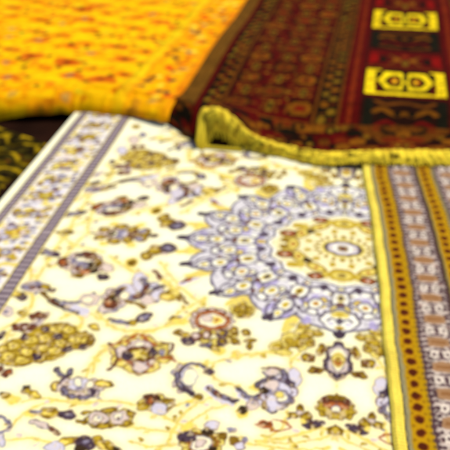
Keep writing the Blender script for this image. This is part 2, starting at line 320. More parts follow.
PQ 0 -329,-535 -329,-537 -330,-539 -332,-540 -335,-541 -337,-540 -339,-538 -341,-536 -341,-534 -340,-532 -338,-530 -335,-530 -332,-531 -330,-533
PD 0 -333,-535 -333,-536 -333,-537 -334,-537 -335,-537 -336,-537 -336,-536 -337,-536 -337,-535 -337,-534 -336,-534 -335,-534 -334,-534 -333,-534
PD 0 -337,-525 -336,-528 -338,-531 -341,-533 -344,-533 -348,-532 -351,-529 -353,-526 -353,-523 -352,-520 -349,-518 -345,-518 -341,-519 -338,-521
PQ 0 -339,-525 -339,-527 -340,-529 -342,-530 -345,-531 -347,-530 -349,-528 -351,-526 -351,-524 -350,-522 -348,-520 -345,-520 -342,-521 -340,-523
PD 0 -343,-525 -343,-526 -343,-527 -344,-527 -345,-527 -346,-527 -346,-526 -347,-526 -347,-525 -346,-524 -346,-524 -345,-524 -344,-524 -343,-524
PD 0 -333,-513 -333,-517 -334,-520 -337,-521 -341,-522 -344,-521 -348,-518 -349,-515 -349,-511 -348,-508 -345,-507 -341,-506 -338,-508 -334,-510
PQ 0 -335,-514 -335,-516 -336,-518 -338,-519 -341,-519 -343,-519 -346,-517 -347,-515 -347,-512 -346,-510 -344,-509 -341,-509 -339,-509 -336,-511
PD 0 -339,-514 -339,-515 -339,-515 -340,-516 -341,-516 -342,-516 -343,-515 -343,-514 -343,-513 -343,-513 -342,-512 -341,-512 -340,-512 -339,-513
PD 0 -319,-512 -319,-515 -320,-518 -323,-520 -327,-520 -331,-519 -334,-517 -335,-514 -336,-510 -334,-507 -331,-505 -327,-505 -324,-506 -321,-509
PQ 0 -321,-512 -321,-515 -322,-517 -324,-518 -327,-518 -330,-517 -332,-516 -333,-513 -333,-511 -332,-509 -330,-508 -327,-507 -325,-508 -322,-510
PD 0 -325,-513 -325,-513 -325,-514 -326,-515 -327,-515 -328,-514 -329,-514 -329,-513 -329,-512 -329,-511 -328,-511 -327,-511 -326,-511 -325,-512
PP 0 -348,-528 -348,-534 -350,-539 -355,-542 -362,-543 -368,-541 -374,-536 -377,-530 -378,-524 -375,-519 -370,-516 -363,-515 -357,-517 -351,-522
PP 0 -316,-523 -316,-529 -319,-534 -324,-537 -330,-538 -337,-536 -342,-531 -346,-526 -346,-519 -343,-514 -338,-511 -332,-510 -325,-512 -319,-517
PW 0 -357,-529 -356,-532 -358,-535 -360,-536 -363,-537 -367,-536 -370,-533 -371,-530 -372,-527 -370,-524 -368,-522 -365,-522 -361,-523 -358,-525
PW 0 -326,-522 -326,-525 -327,-528 -329,-530 -333,-530 -336,-529 -339,-526 -340,-523 -341,-520 -339,-517 -337,-515 -334,-515 -330,-516 -327,-518
PG 0 -360,-527 -360,-528 -360,-529 -361,-530 -363,-530 -364,-530 -366,-529 -366,-527 -366,-526 -366,-525 -365,-524 -363,-524 -362,-525 -361,-525
PB 0 -328,-526 -328,-528 -329,-529 -330,-530 -332,-530 -334,-529 -335,-528 -336,-527 -336,-525 -335,-524 -334,-523 -332,-523 -330,-523 -329,-524
PD 0 -378,-513 -378,-515 -379,-518 -381,-521 -384,-523 -388,-523 -391,-522 -393,-520 -393,-517 -392,-514 -390,-512 -387,-510 -383,-510 -380,-511
PO 0 -382,-514 -382,-516 -383,-517 -384,-519 -386,-519 -387,-520 -389,-519 -390,-518 -390,-517 -390,-515 -389,-514 -387,-513 -385,-513 -383,-513
PD 0 -375,-539 -376,-541 -378,-543 -382,-544 -386,-543 -390,-542 -393,-539 -395,-536 -394,-533 -392,-531 -388,-531 -384,-531 -380,-533 -377,-536
PO 0 -380,-538 -381,-539 -382,-540 -384,-541 -386,-540 -389,-539 -390,-538 -391,-537 -391,-535 -389,-534 -387,-534 -385,-534 -383,-535 -381,-537
PD 0 -335,-541 -335,-544 -339,-547 -344,-549 -350,-549 -357,-548 -361,-547 -364,-544 -363,-541 -360,-538 -354,-536 -348,-536 -342,-536 -337,-538
PO 0 -342,-542 -342,-543 -344,-545 -347,-546 -351,-546 -354,-546 -357,-545 -358,-543 -357,-542 -356,-540 -353,-539 -349,-539 -346,-539 -343,-540
PD 0 -336,-505 -336,-508 -339,-512 -344,-515 -350,-517 -356,-517 -361,-516 -364,-513 -363,-509 -361,-506 -356,-503 -349,-501 -343,-501 -338,-502
PO 0 -343,-507 -343,-508 -345,-510 -347,-512 -351,-513 -354,-513 -357,-512 -358,-511 -358,-509 -356,-508 -354,-506 -350,-505 -347,-505 -344,-505
PD 0 -307,-518 -308,-521 -311,-522 -314,-522 -318,-520 -321,-517 -322,-513 -323,-510 -321,-507 -319,-506 -316,-506 -312,-508 -309,-511 -307,-515
PO 0 -311,-517 -312,-518 -313,-518 -315,-518 -317,-517 -319,-515 -320,-514 -320,-512 -319,-511 -318,-510 -316,-510 -314,-511 -313,-513 -312,-515
PD 0 -309,-529 -308,-532 -309,-536 -311,-539 -314,-541 -317,-542 -320,-540 -323,-538 -324,-534 -323,-530 -322,-527 -319,-525 -315,-525 -312,-526
PO 0 -313,-531 -313,-533 -313,-535 -314,-536 -316,-537 -317,-538 -319,-537 -320,-536 -321,-534 -321,-532 -320,-530 -318,-529 -316,-529 -314,-529
PB 0 -260,-482 -260,-486 -262,-489 -265,-491 -269,-491 -272,-490 -275,-488 -277,-484 -277,-481 -275,-478 -272,-476 -268,-475 -265,-476 -262,-479
PQ 0 -262,-483 -262,-485 -264,-487 -266,-489 -269,-489 -271,-488 -273,-486 -274,-484 -274,-481 -273,-479 -271,-478 -268,-478 -266,-479 -264,-480
PB 0 -266,-483 -266,-484 -267,-485 -268,-485 -268,-485 -269,-485 -270,-484 -271,-484 -271,-483 -270,-482 -269,-481 -268,-481 -267,-482 -267,-482
PB 0 -266,-494 -266,-498 -268,-501 -271,-503 -274,-503 -278,-502 -281,-500 -283,-496 -283,-493 -281,-490 -278,-488 -274,-487 -271,-489 -268,-491
PQ 0 -268,-495 -268,-497 -270,-499 -272,-501 -274,-501 -277,-500 -279,-498 -280,-496 -280,-494 -279,-491 -277,-490 -274,-490 -272,-491 -270,-492
PB 0 -272,-495 -272,-496 -273,-497 -274,-497 -274,-497 -275,-497 -276,-496 -277,-496 -277,-495 -276,-494 -275,-494 -274,-493 -273,-494 -273,-494
PB 0 -283,-496 -283,-500 -285,-503 -288,-505 -291,-505 -295,-504 -298,-501 -300,-498 -300,-494 -298,-492 -295,-490 -292,-489 -288,-490 -285,-493
PQ 0 -286,-497 -286,-499 -287,-501 -289,-502 -292,-503 -294,-502 -296,-500 -297,-498 -298,-495 -296,-493 -294,-492 -292,-492 -289,-492 -287,-494
PB 0 -289,-497 -289,-498 -290,-499 -291,-499 -292,-499 -292,-499 -293,-498 -294,-497 -294,-496 -293,-496 -292,-495 -292,-495 -291,-495 -290,-496
PB 0 -294,-486 -294,-490 -296,-493 -299,-494 -303,-495 -307,-494 -310,-491 -311,-488 -311,-484 -310,-481 -307,-479 -303,-479 -299,-480 -296,-483
PQ 0 -297,-486 -297,-489 -298,-491 -300,-492 -303,-492 -306,-492 -308,-490 -309,-487 -309,-485 -308,-483 -306,-482 -303,-481 -300,-482 -298,-484
PB 0 -301,-487 -301,-488 -301,-488 -302,-489 -303,-489 -304,-489 -305,-488 -305,-487 -305,-486 -305,-485 -304,-485 -303,-485 -302,-485 -301,-486
PB 0 -289,-474 -289,-477 -290,-481 -293,-482 -297,-483 -301,-482 -304,-479 -306,-476 -306,-472 -304,-469 -301,-467 -297,-467 -293,-468 -290,-470
PQ 0 -291,-474 -291,-477 -292,-479 -294,-480 -297,-480 -300,-480 -302,-478 -303,-475 -303,-473 -302,-471 -300,-469 -297,-469 -294,-470 -292,-472
PB 0 -295,-474 -295,-475 -295,-476 -296,-477 -297,-477 -298,-476 -299,-476 -299,-475 -299,-474 -299,-473 -298,-473 -297,-473 -296,-473 -295,-474
PB 0 -271,-472 -271,-476 -273,-479 -276,-481 -280,-481 -284,-480 -287,-477 -288,-474 -288,-470 -287,-467 -284,-465 -280,-465 -276,-466 -273,-469
PQ 0 -274,-472 -274,-475 -275,-477 -277,-478 -280,-479 -282,-478 -285,-476 -286,-474 -286,-471 -285,-469 -282,-467 -280,-467 -277,-468 -275,-470
PB 0 -278,-473 -278,-474 -278,-474 -279,-475 -280,-475 -281,-475 -281,-474 -282,-473 -282,-472 -281,-471 -281,-471 -280,-471 -279,-471 -278,-472
PB 0 -277,-478 -277,-484 -280,-489 -284,-492 -290,-492 -296,-490 -301,-486 -304,-480 -304,-474 -301,-469 -297,-466 -291,-465 -285,-467 -280,-472
SK 4 -299,-482 -296,-470 -286,-483
SK 4 -288,-488 -284,-474 -277,-482
PR 0 -289,-481 -289,-483 -290,-485 -291,-487 -293,-487 -294,-486 -296,-484 -297,-482 -297,-479 -296,-477 -295,-476 -293,-476 -292,-477 -290,-479
PO 0 -292,-497 -292,-500 -293,-503 -296,-505 -300,-505 -304,-504 -307,-502 -309,-498 -309,-495 -307,-492 -304,-490 -300,-490 -296,-491 -293,-493
PL 0 -260,-498 -260,-503 -263,-507 -267,-510 -273,-511 -279,-509 -283,-505 -286,-500 -286,-495 -283,-491 -278,-488 -273,-487 -267,-489 -262,-493
SD 7 -275,-484 -258,-478 -253,-488 -260,-500
SO 3 -272,-484 -258,-480
PR 0 -279,-382 -279,-389 -283,-395 -289,-399 -297,-399 -304,-397 -310,-392 -314,-385 -314,-378 -310,-372 -304,-368 -296,-367 -289,-370 -283,-375
PQ 0 -282,-382 -282,-388 -285,-393 -290,-396 -297,-397 -303,-395 -308,-391 -311,-385 -311,-379 -308,-374 -303,-371 -296,-370 -290,-372 -285,-377
PR 0 -292,-383 -292,-385 -293,-386 -295,-387 -297,-388 -298,-387 -300,-386 -301,-384 -301,-382 -300,-381 -298,-380 -296,-380 -295,-380 -293,-381
PR 0 -294,-403 -294,-410 -297,-415 -303,-419 -311,-420 -318,-417 -324,-413 -328,-406 -328,-399 -324,-393 -318,-389 -311,-389 -303,-391 -297,-396
PQ 0 -296,-403 -297,-409 -299,-413 -305,-417 -311,-417 -317,-415 -322,-411 -325,-406 -325,-400 -322,-395 -317,-392 -311,-391 -304,-393 -299,-397
PR 0 -307,-404 -307,-406 -307,-407 -309,-408 -311,-408 -313,-408 -314,-406 -315,-405 -315,-403 -314,-402 -313,-401 -311,-400 -309,-401 -307,-402
PR 0 -322,-408 -322,-415 -326,-420 -332,-424 -339,-425 -347,-422 -353,-417 -356,-411 -356,-404 -353,-398 -347,-394 -340,-394 -332,-396 -326,-401
PQ 0 -325,-408 -325,-414 -328,-418 -333,-421 -339,-422 -345,-420 -351,-416 -354,-411 -354,-405 -351,-400 -346,-397 -339,-396 -333,-398 -328,-403
PR 0 -335,-409 -335,-411 -336,-412 -337,-413 -339,-413 -341,-413 -343,-411 -344,-410 -344,-408 -343,-407 -341,-406 -339,-405 -337,-406 -336,-407
PR 0 -349,-394 -349,-401 -352,-407 -358,-411 -366,-411 -373,-409 -380,-404 -383,-397 -384,-390 -380,-384 -374,-380 -367,-380 -359,-382 -353,-388
PQ 0 -352,-395 -352,-400 -354,-405 -359,-408 -366,-409 -372,-407 -378,-403 -381,-397 -381,-391 -378,-386 -373,-383 -366,-383 -360,-385 -355,-389
PR 0 -362,-395 -362,-397 -363,-399 -364,-400 -366,-400 -368,-399 -369,-398 -370,-396 -370,-394 -370,-393 -368,-392 -366,-392 -364,-392 -363,-394
PR 0 -359,-370 -358,-377 -362,-383 -368,-387 -375,-387 -383,-385 -389,-380 -393,-373 -394,-365 -391,-359 -384,-355 -377,-355 -369,-357 -362,-363
PQ 0 -361,-370 -361,-376 -364,-381 -369,-384 -375,-385 -382,-382 -387,-378 -391,-372 -391,-366 -388,-361 -383,-358 -376,-357 -370,-360 -364,-364
PR 0 -372,-371 -371,-373 -372,-374 -374,-375 -376,-375 -378,-375 -379,-373 -380,-372 -380,-370 -380,-368 -378,-367 -376,-367 -374,-368 -372,-369
PR 0 -344,-348 -344,-355 -348,-362 -354,-366 -362,-366 -369,-364 -376,-358 -380,-351 -380,-344 -377,-337 -371,-333 -363,-333 -355,-335 -348,-341
PQ 0 -347,-348 -347,-354 -350,-360 -355,-363 -362,-363 -368,-361 -374,-357 -377,-351 -377,-345 -374,-339 -369,-336 -362,-336 -356,-338 -350,-342
PR 0 -358,-349 -358,-351 -358,-353 -360,-354 -362,-354 -364,-353 -366,-352 -366,-350 -367,-348 -366,-347 -364,-346 -362,-345 -360,-346 -359,-347
PR 0 -315,-343 -315,-350 -318,-357 -324,-360 -332,-361 -340,-359 -346,-353 -350,-346 -350,-339 -347,-332 -341,-328 -333,-327 -325,-330 -318,-336
PQ 0 -317,-343 -317,-349 -320,-354 -326,-358 -332,-358 -339,-356 -344,-352 -347,-346 -347,-340 -345,-334 -339,-331 -332,-330 -326,-333 -320,-337
PR 0 -328,-344 -328,-346 -329,-347 -330,-348 -332,-349 -334,-348 -336,-347 -337,-345 -337,-343 -336,-341 -334,-340 -332,-340 -330,-341 -329,-342
PR 0 -288,-357 -288,-364 -291,-371 -297,-374 -305,-375 -313,-373 -319,-367 -323,-360 -323,-353 -319,-347 -313,-343 -305,-342 -297,-345 -291,-350
PQ 0 -290,-357 -290,-363 -293,-368 -299,-372 -305,-372 -312,-370 -317,-366 -320,-360 -320,-354 -317,-349 -312,-346 -305,-345 -298,-347 -293,-351
PR 0 -301,-358 -301,-360 -302,-362 -303,-363 -305,-363 -307,-362 -309,-361 -309,-359 -309,-357 -309,-356 -307,-355 -305,-355 -303,-355 -302,-357
PB 0 -300,-374 -300,-380 -302,-384 -307,-387 -312,-388 -317,-386 -322,-382 -324,-376 -325,-371 -322,-366 -318,-363 -312,-363 -307,-365 -302,-369
PP 0 -303,-374 -303,-379 -304,-382 -308,-384 -312,-385 -316,-383 -320,-380 -322,-376 -322,-372 -320,-368 -317,-366 -312,-366 -308,-367 -305,-370
PB 0 -309,-375 -309,-376 -310,-378 -311,-378 -312,-378 -314,-378 -315,-377 -315,-376 -315,-374 -315,-373 -314,-372 -312,-372 -311,-373 -310,-374
PB 0 -308,-393 -308,-398 -310,-403 -314,-405 -319,-406 -325,-404 -329,-400 -332,-395 -332,-389 -330,-385 -325,-382 -320,-382 -315,-383 -310,-387
PP 0 -310,-393 -310,-397 -312,-401 -315,-403 -320,-403 -324,-402 -327,-399 -329,-395 -329,-390 -328,-387 -324,-385 -320,-384 -316,-386 -312,-389
PB 0 -317,-393 -317,-395 -317,-396 -318,-397 -320,-397 -321,-396 -322,-395 -323,-394 -323,-393 -322,-392 -321,-391 -320,-391 -318,-391 -317,-392
PB 0 -331,-395 -331,-400 -333,-405 -337,-408 -343,-408 -348,-406 -353,-402 -355,-397 -355,-392 -353,-387 -349,-384 -344,-384 -338,-386 -334,-390
PP 0 -334,-395 -334,-399 -335,-403 -339,-405 -343,-405 -347,-404 -351,-401 -353,-397 -353,-393 -351,-389 -348,-387 -344,-386 -339,-388 -336,-391
PB 0 -340,-396 -340,-397 -341,-398 -342,-399 -343,-399 -344,-399 -346,-398 -346,-396 -346,-395 -346,-394 -345,-393 -343,-393 -342,-393 -341,-394
PB 0 -347,-379 -347,-384 -349,-389 -354,-392 -359,-392 -365,-390 -369,-386 -372,-381 -372,-375 -370,-371 -366,-368 -360,-367 -355,-369 -350,-373
PP 0 -350,-379 -350,-383 -352,-387 -355,-389 -359,-389 -363,-388 -367,-385 -369,-381 -369,-376 -368,-373 -364,-370 -360,-370 -356,-372 -352,-375
PB 0 -357,-379 -357,-381 -357,-382 -358,-383 -359,-383 -361,-382 -362,-381 -363,-380 -363,-379 -362,-377 -361,-377 -360,-377 -358,-377 -357,-378
PB 0 -340,-360 -340,-365 -342,-370 -346,-373 -352,-374 -357,-372 -362,-367 -365,-362 -365,-356 -363,-352 -359,-349 -353,-348 -347,-350 -343,-354
PP 0 -343,-360 -343,-364 -344,-368 -348,-370 -352,-371 -356,-369 -360,-366 -362,-362 -362,-357 -361,-354 -357,-351 -353,-351 -348,-353 -345,-356
PB 0 -349,-361 -349,-362 -350,-363 -351,-364 -352,-364 -354,-364 -355,-363 -356,-361 -356,-360 -355,-359 -354,-358 -353,-358 -351,-358 -350,-359
PB 0 -316,-358 -316,-363 -318,-368 -323,-371 -328,-371 -334,-369 -338,-365 -341,-360 -341,-354 -339,-349 -334,-346 -329,-346 -323,-348 -319,-352
PP 0 -319,-358 -319,-362 -321,-366 -324,-368 -328,-369 -333,-367 -336,-364 -338,-360 -338,-355 -336,-352 -333,-349 -329,-349 -324,-350 -321,-354
PB 0 -325,-358 -325,-360 -326,-361 -327,-362 -328,-362 -330,-361 -331,-360 -332,-359 -332,-358 -331,-356 -330,-356 -329,-356 -327,-356 -326,-357
SR 7 -366,-343 -356,-329 -339,-333 -326,-348
SB 6 -396,-356 -384,-369 -373,-386 -373,-411 -378,-419
SR 4 -390,-359 -372,-349 -366,-343
SR 6 -327,-345 -306,-359 -296,-371 -303,-385
SR 6 -355,-397 -340,-403 -327,-424 -316,-416 -318,-399
SD 6 -340,-413 -327,-427 -319,-419
SB 5 -307,-354 -291,-344 -282,-357 -292,-371
SR 5 -300,-384 -287,-380 -271,-391
PQ 0 -290,-368 -291,-374 -294,-378 -300,-381 -307,-382 -314,-380 -320,-376 -323,-371 -323,-366 -319,-361 -313,-358 -306,-357 -299,-359 -293,-363
PP 0 -325,-353 -326,-359 -329,-364 -335,-367 -342,-367 -350,-365 -355,-361 -358,-356 -358,-350 -355,-345 -349,-342 -341,-341 -334,-343 -328,-347
PP 0 -358,-374 -357,-380 -359,-384 -362,-387 -367,-388 -371,-386 -375,-381 -378,-376 -379,-371 -377,-366 -374,-363 -369,-363 -364,-365 -360,-369
PP 0 -316,-406 -316,-411 -319,-415 -323,-417 -328,-418 -334,-416 -338,-413 -340,-408 -340,-404 -338,-400 -334,-397 -328,-397 -323,-398 -319,-402
PW 0 -334,-354 -334,-357 -335,-359 -338,-361 -342,-361 -346,-360 -349,-358 -350,-355 -350,-352 -348,-350 -345,-348 -342,-348 -338,-349 -335,-351
PB 0 -309,-375 -310,-384 -316,-391 -325,-395 -337,-397 -349,-394 -358,-388 -363,-380 -362,-371 -357,-364 -347,-359 -335,-358 -323,-361 -314,-367
PD 0 -314,-375 -314,-382 -319,-388 -327,-391 -337,-392 -347,-390 -354,-386 -358,-380 -358,-373 -353,-367 -345,-364 -335,-363 -325,-365 -317,-369
PQ 0 -319,-376 -320,-381 -323,-385 -330,-387 -337,-388 -344,-387 -350,-383 -353,-379 -352,-374 -349,-370 -342,-368 -335,-367 -327,-368 -322,-372
PO 0 -323,-375 -323,-377 -324,-379 -327,-380 -330,-381 -333,-380 -335,-378 -336,-376 -336,-374 -335,-372 -332,-371 -329,-371 -326,-371 -324,-373
PN 0 -347,-384 -347,-388 -349,-392 -352,-395 -356,-395 -360,-393 -364,-390 -366,-385 -366,-381 -365,-377 -361,-374 -357,-374 -353,-376 -350,-379
PN 0 -307,-370 -307,-374 -308,-377 -311,-379 -315,-380 -318,-378 -321,-375 -323,-371 -323,-367 -322,-363 -319,-361 -316,-361 -312,-363 -309,-366
PG 0 -294,-368 -293,-372 -294,-376 -296,-378 -299,-378 -302,-377 -304,-374 -306,-370 -306,-365 -305,-362 -303,-360 -301,-360 -298,-361 -295,-364
PG 0 -229,-426 -229,-430 -231,-433 -233,-435 -236,-436 -239,-434 -242,-431 -243,-428 -243,-424 -242,-421 -240,-419 -236,-418 -233,-420 -231,-422
PP 0 -232,-426 -232,-429 -233,-431 -234,-433 -236,-433 -238,-432 -240,-430 -241,-427 -241,-425 -240,-423 -238,-421 -236,-421 -234,-422 -233,-424
PG 0 -235,-427 -235,-428 -235,-429 -236,-429 -236,-429 -237,-429 -238,-428 -238,-427 -238,-426 -238,-425 -237,-425 -236,-425 -236,-425 -235,-426
PG 0 -231,-448 -231,-452 -232,-455 -234,-457 -237,-457 -240,-456 -243,-453 -244,-450 -244,-446 -243,-443 -241,-441 -238,-441 -234,-442 -232,-445
PP 0 -233,-449 -233,-451 -234,-453 -235,-455 -237,-455 -239,-454 -241,-452 -242,-450 -242,-447 -241,-445 -240,-443 -238,-443 -236,-444 -234,-446
PG 0 -236,-449 -236,-450 -236,-451 -237,-451 -237,-451 -238,-451 -239,-450 -239,-449 -239,-448 -239,-448 -238,-447 -238,-447 -237,-447 -236,-448
PG 0 -242,-455 -242,-459 -243,-462 -245,-464 -248,-464 -252,-463 -254,-460 -255,-456 -256,-453 -254,-450 -252,-448 -249,-447 -246,-449 -243,-451
PP 0 -244,-455 -244,-458 -245,-460 -246,-461 -248,-461 -250,-461 -252,-459 -253,-456 -253,-454 -252,-451 -251,-450 -249,-450 -247,-451 -245,-453
PG 0 -247,-456 -247,-456 -247,-457 -248,-458 -249,-458 -249,-457 -250,-457 -250,-456 -250,-455 -250,-454 -249,-454 -249,-454 -248,-454 -247,-455
PG 0 -255,-441 -254,-445 -256,-448 -258,-450 -261,-450 -264,-449 -267,-446 -269,-443 -269,-439 -267,-436 -265,-434 -262,-434 -259,-435 -256,-438
PP 0 -257,-442 -257,-444 -258,-446 -259,-448 -261,-448 -263,-447 -265,-445 -266,-443 -266,-440 -265,-438 -264,-436 -262,-436 -260,-437 -258,-439
PG 0 -260,-442 -260,-443 -260,-444 -261,-444 -261,-444 -262,-444 -263,-443 -263,-442 -263,-441 -263,-441 -262,-440 -262,-440 -261,-440 -260,-441
PG 0 -260,-417 -260,-421 -261,-424 -263,-426 -267,-426 -270,-425 -272,-422 -274,-419 -274,-415 -273,-411 -270,-409 -267,-409 -264,-410 -261,-413
PP 0 -262,-417 -262,-420 -263,-422 -265,-424 -267,-424 -269,-423 -270,-421 -271,-418 -271,-416 -271,-413 -269,-412 -267,-412 -265,-413 -263,-415
PG 0 -265,-418 -265,-419 -265,-419 -266,-420 -267,-420 -268,-420 -268,-419 -269,-418 -269,-417 -268,-416 -268,-416 -267,-416 -266,-416 -265,-417
PG 0 -253,-400 -253,-404 -254,-408 -257,-410 -260,-410 -263,-409 -266,-406 -267,-402 -267,-398 -266,-395 -264,-392 -260,-392 -257,-394 -254,-396
PP 0 -255,-401 -255,-403 -256,-406 -258,-407 -260,-407 -262,-406 -264,-404 -265,-402 -265,-399 -264,-396 -262,-395 -260,-395 -258,-396 -257,-398
PG 0 -258,-401 -258,-402 -259,-403 -259,-403 -260,-403 -261,-403 -261,-402 -262,-401 -262,-400 -262,-399 -261,-399 -260,-399 -259,-399 -259,-400
PG 0 -239,-405 -239,-408 -240,-412 -243,-414 -246,-414 -249,-413 -252,-410 -253,-406 -254,-402 -252,-399 -250,-397 -246,-396 -243,-398 -241,-401
PP 0 -242,-405 -242,-408 -243,-410 -244,-411 -246,-412 -248,-411 -250,-408 -251,-406 -251,-403 -250,-401 -249,-399 -247,-399 -244,-400 -243,-402
PG 0 -245,-405 -245,-406 -245,-407 -245,-407 -246,-408 -247,-407 -248,-406 -248,-406 -248,-405 -248,-404 -247,-403 -246,-403 -246,-403 -245,-404
PL 0 -232,-431 -234,-440 -239,-446 -244,-448 -251,-446 -256,-439 -260,-430 -261,-420 -259,-411 -255,-405 -249,-403 -242,-405 -237,-412 -233,-421
PW 0 -228,-429 -230,-437 -233,-443 -238,-445 -244,-443 -248,-437 -251,-429 -252,-420 -251,-412 -247,-407 -242,-405 -236,-407 -232,-412 -229,-421
SP 6 -218,-401 -237,-390 -251,-397
SN 7 -212,-407 -220,-398 -240,-391 -255,-400 -261,-420
SN 12 -263,-418 -258,-436 -246,-452 -231,-461
PN 0 -204,-406 -204,-410 -206,-413 -208,-415 -212,-415 -215,-414 -218,-412 -220,-408 -219,-404 -218,-401 -215,-399 -211,-399 -208,-400 -205,-403
PD 0 -209,-468 -209,-472 -211,-475 -215,-477 -219,-477 -223,-476 -226,-474 -228,-470 -228,-466 -226,-463 -222,-461 -218,-460 -214,-461 -211,-464
PY 0 -217,-478 -217,-480 -219,-482 -223,-484 -227,-484 -231,-483 -234,-482 -236,-480 -235,-477 -233,-475 -229,-474 -225,-473 -221,-474 -218,-475
SL 17 -205,-447 -187,-465 -166,-474
SB 6 -207,-445 -195,-453
SN 11 -201,-449 -188,-461 -174,-466 -159,-470
PB 0 -180,-463 -182,-465 -184,-465 -187,-464 -191,-462 -194,-460 -195,-457 -195,-454 -194,-452 -192,-452 -188,-453 -185,-455 -182,-457 -181,-460
SL 14 -157,-448 -140,-464 -119,-467
SB 5 -162,-439 -152,-447
SN 11 -156,-445 -143,-457 -127,-460 -112,-451
PY 0 -118,-436 -118,-440 -121,-444 -126,-446 -131,-447 -136,-446 -139,-443 -141,-439 -140,-434 -138,-430 -133,-428 -128,-427 -123,-429 -119,-432
PK 0 -118,-431 -119,-435 -121,-438 -124,-440 -128,-441 -131,-440 -134,-437 -135,-433 -135,-430 -133,-426 -130,-424 -126,-424 -122,-425 -120,-427
PY 0 -133,-493 -133,-499 -136,-504 -140,-507 -145,-507 -150,-506 -153,-502 -155,-496 -155,-490 -153,-485 -148,-482 -143,-482 -139,-484 -135,-488
PK 0 -135,-487 -136,-491 -137,-494 -141,-497 -144,-497 -148,-496 -150,-493 -152,-489 -151,-485 -150,-482 -147,-480 -143,-479 -139,-480 -137,-483
PD 0 -102,-472 -102,-476 -104,-479 -106,-482 -110,-482 -113,-481 -115,-478 -117,-474 -116,-469 -115,-466 -112,-463 -109,-463 -105,-464 -103,-468
PP 0 -120,-474 -120,-479 -123,-483 -126,-485 -130,-486 -134,-484 -137,-481 -139,-477 -138,-472 -136,-468 -133,-465 -129,-465 -125,-466 -122,-470
PG 0 -125,-470 -125,-473 -126,-475 -127,-476 -129,-476 -130,-475 -131,-474 -132,-471 -132,-469 -131,-467 -130,-466 -128,-466 -127,-466 -125,-468
PR 0 -124,-515 -112,-505 -97,-503 -96,-521 -107,-523
PB 0 -117,-512 -105,-506 -101,-516
SR 4 -95,-501 -78,-504 -66,-515 -82,-523 -96,-523
PY 0 -205,-538 -204,-546 -206,-553 -211,-557 -216,-558 -222,-555 -227,-549 -230,-540 -230,-532 -228,-524 -224,-520 -218,-519 -212,-523 -208,-529
PL 0 -177,-524 -177,-528 -179,-531 -183,-533 -187,-534 -190,-533 -194,-530 -195,-526 -195,-522 -193,-519 -190,-517 -185,-516 -182,-518 -178,-520
PD 0 -160,-558 -160,-562 -162,-566 -166,-568 -170,-568 -174,-567 -178,-564 -179,-560 -179,-556 -177,-552 -173,-550 -169,-550 -165,-551 -162,-554
PQ 0 -162,-558 -162,-561 -164,-564 -167,-566 -170,-566 -173,-565 -176,-563 -177,-560 -177,-557 -175,-554 -172,-552 -169,-552 -166,-553 -163,-555
PD 0 -167,-559 -167,-560 -168,-561 -169,-561 -170,-561 -171,-561 -172,-560 -172,-559 -172,-558 -171,-557 -171,-557 -169,-557 -168,-557 -168,-558
PD 0 -163,-571 -163,-575 -165,-578 -169,-581 -173,-581 -177,-580 -180,-577 -182,-573 -182,-569 -180,-565 -176,-563 -172,-563 -167,-564 -164,-567
PQ 0 -165,-571 -165,-574 -167,-577 -169,-579 -173,-579 -176,-578 -178,-576 -180,-573 -179,-570 -178,-567 -175,-565 -172,-565 -169,-566 -166,-568
PD 0 -170,-572 -170,-573 -170,-573 -171,-574 -172,-574 -173,-574 -174,-573 -175,-572 -175,-571 -174,-570 -173,-570 -172,-570 -171,-570 -170,-571
PD 0 -174,-580 -174,-584 -176,-587 -180,-589 -184,-590 -188,-589 -191,-586 -193,-582 -193,-578 -191,-574 -187,-572 -183,-572 -179,-573 -175,-576
PQ 0 -176,-580 -176,-583 -178,-586 -180,-587 -184,-588 -187,-587 -189,-585 -191,-582 -190,-579 -189,-576 -186,-574 -183,-574 -180,-575 -177,-577
PD 0 -181,-581 -181,-582 -182,-582 -182,-583 -183,-583 -184,-583 -185,-582 -186,-581 -186,-580 -185,-579 -184,-579 -183,-579 -182,-579 -181,-580
PD 0 -189,-582 -189,-586 -191,-589 -195,-591 -199,-592 -203,-590 -206,-588 -208,-584 -208,-580 -206,-576 -202,-574 -198,-573 -194,-575 -191,-578
PQ 0 -191,-582 -191,-585 -193,-588 -196,-589 -199,-590 -202,-589 -204,-587 -206,-584 -206,-580 -204,-578 -201,-576 -198,-576 -195,-577 -193,-579
PD 0 -196,-582 -196,-583 -197,-584 -198,-585 -199,-585 -200,-585 -200,-584 -201,-583 -201,-582 -200,-581 -199,-581 -198,-580 -197,-581 -197,-581
PD 0 -203,-576 -203,-580 -205,-583 -208,-585 -213,-586 -217,-585 -220,-582 -222,-578 -222,-574 -220,-570 -216,-568 -212,-567 -208,-569 -204,-572
PQ 0 -205,-576 -205,-579 -207,-582 -209,-583 -213,-584 -216,-583 -218,-581 -220,-578 -220,-574 -218,-572 -215,-570 -212,-570 -209,-571 -206,-573
PD 0 -210,-576 -210,-577 -210,-578 -211,-579 -212,-579 -213,-579 -214,-578 -215,-577 -215,-576 -214,-575 -213,-575 -212,-574 -211,-575 -210,-575
PD 0 -210,-564 -210,-568 -212,-572 -216,-574 -220,-574 -224,-573 -227,-570 -229,-566 -229,-562 -227,-558 -224,-556 -219,-556 -215,-557 -212,-560
PQ 0 -212,-564 -212,-567 -214,-570 -216,-572 -220,-572 -223,-571 -226,-569 -227,-566 -227,-563 -225,-560 -223,-558 -219,-558 -216,-559 -214,-561
PD 0 -217,-565 -217,-566 -218,-567 -219,-567 -220,-567 -221,-567 -222,-566 -222,-565 -222,-564 -221,-563 -221,-563 -219,-563 -218,-563 -218,-564
PD 0 -207,-551 -208,-555 -210,-559 -213,-561 -218,-562 -222,-560 -225,-557 -227,-553 -227,-549 -225,-545 -221,-543 -217,-542 -213,-544 -209,-547
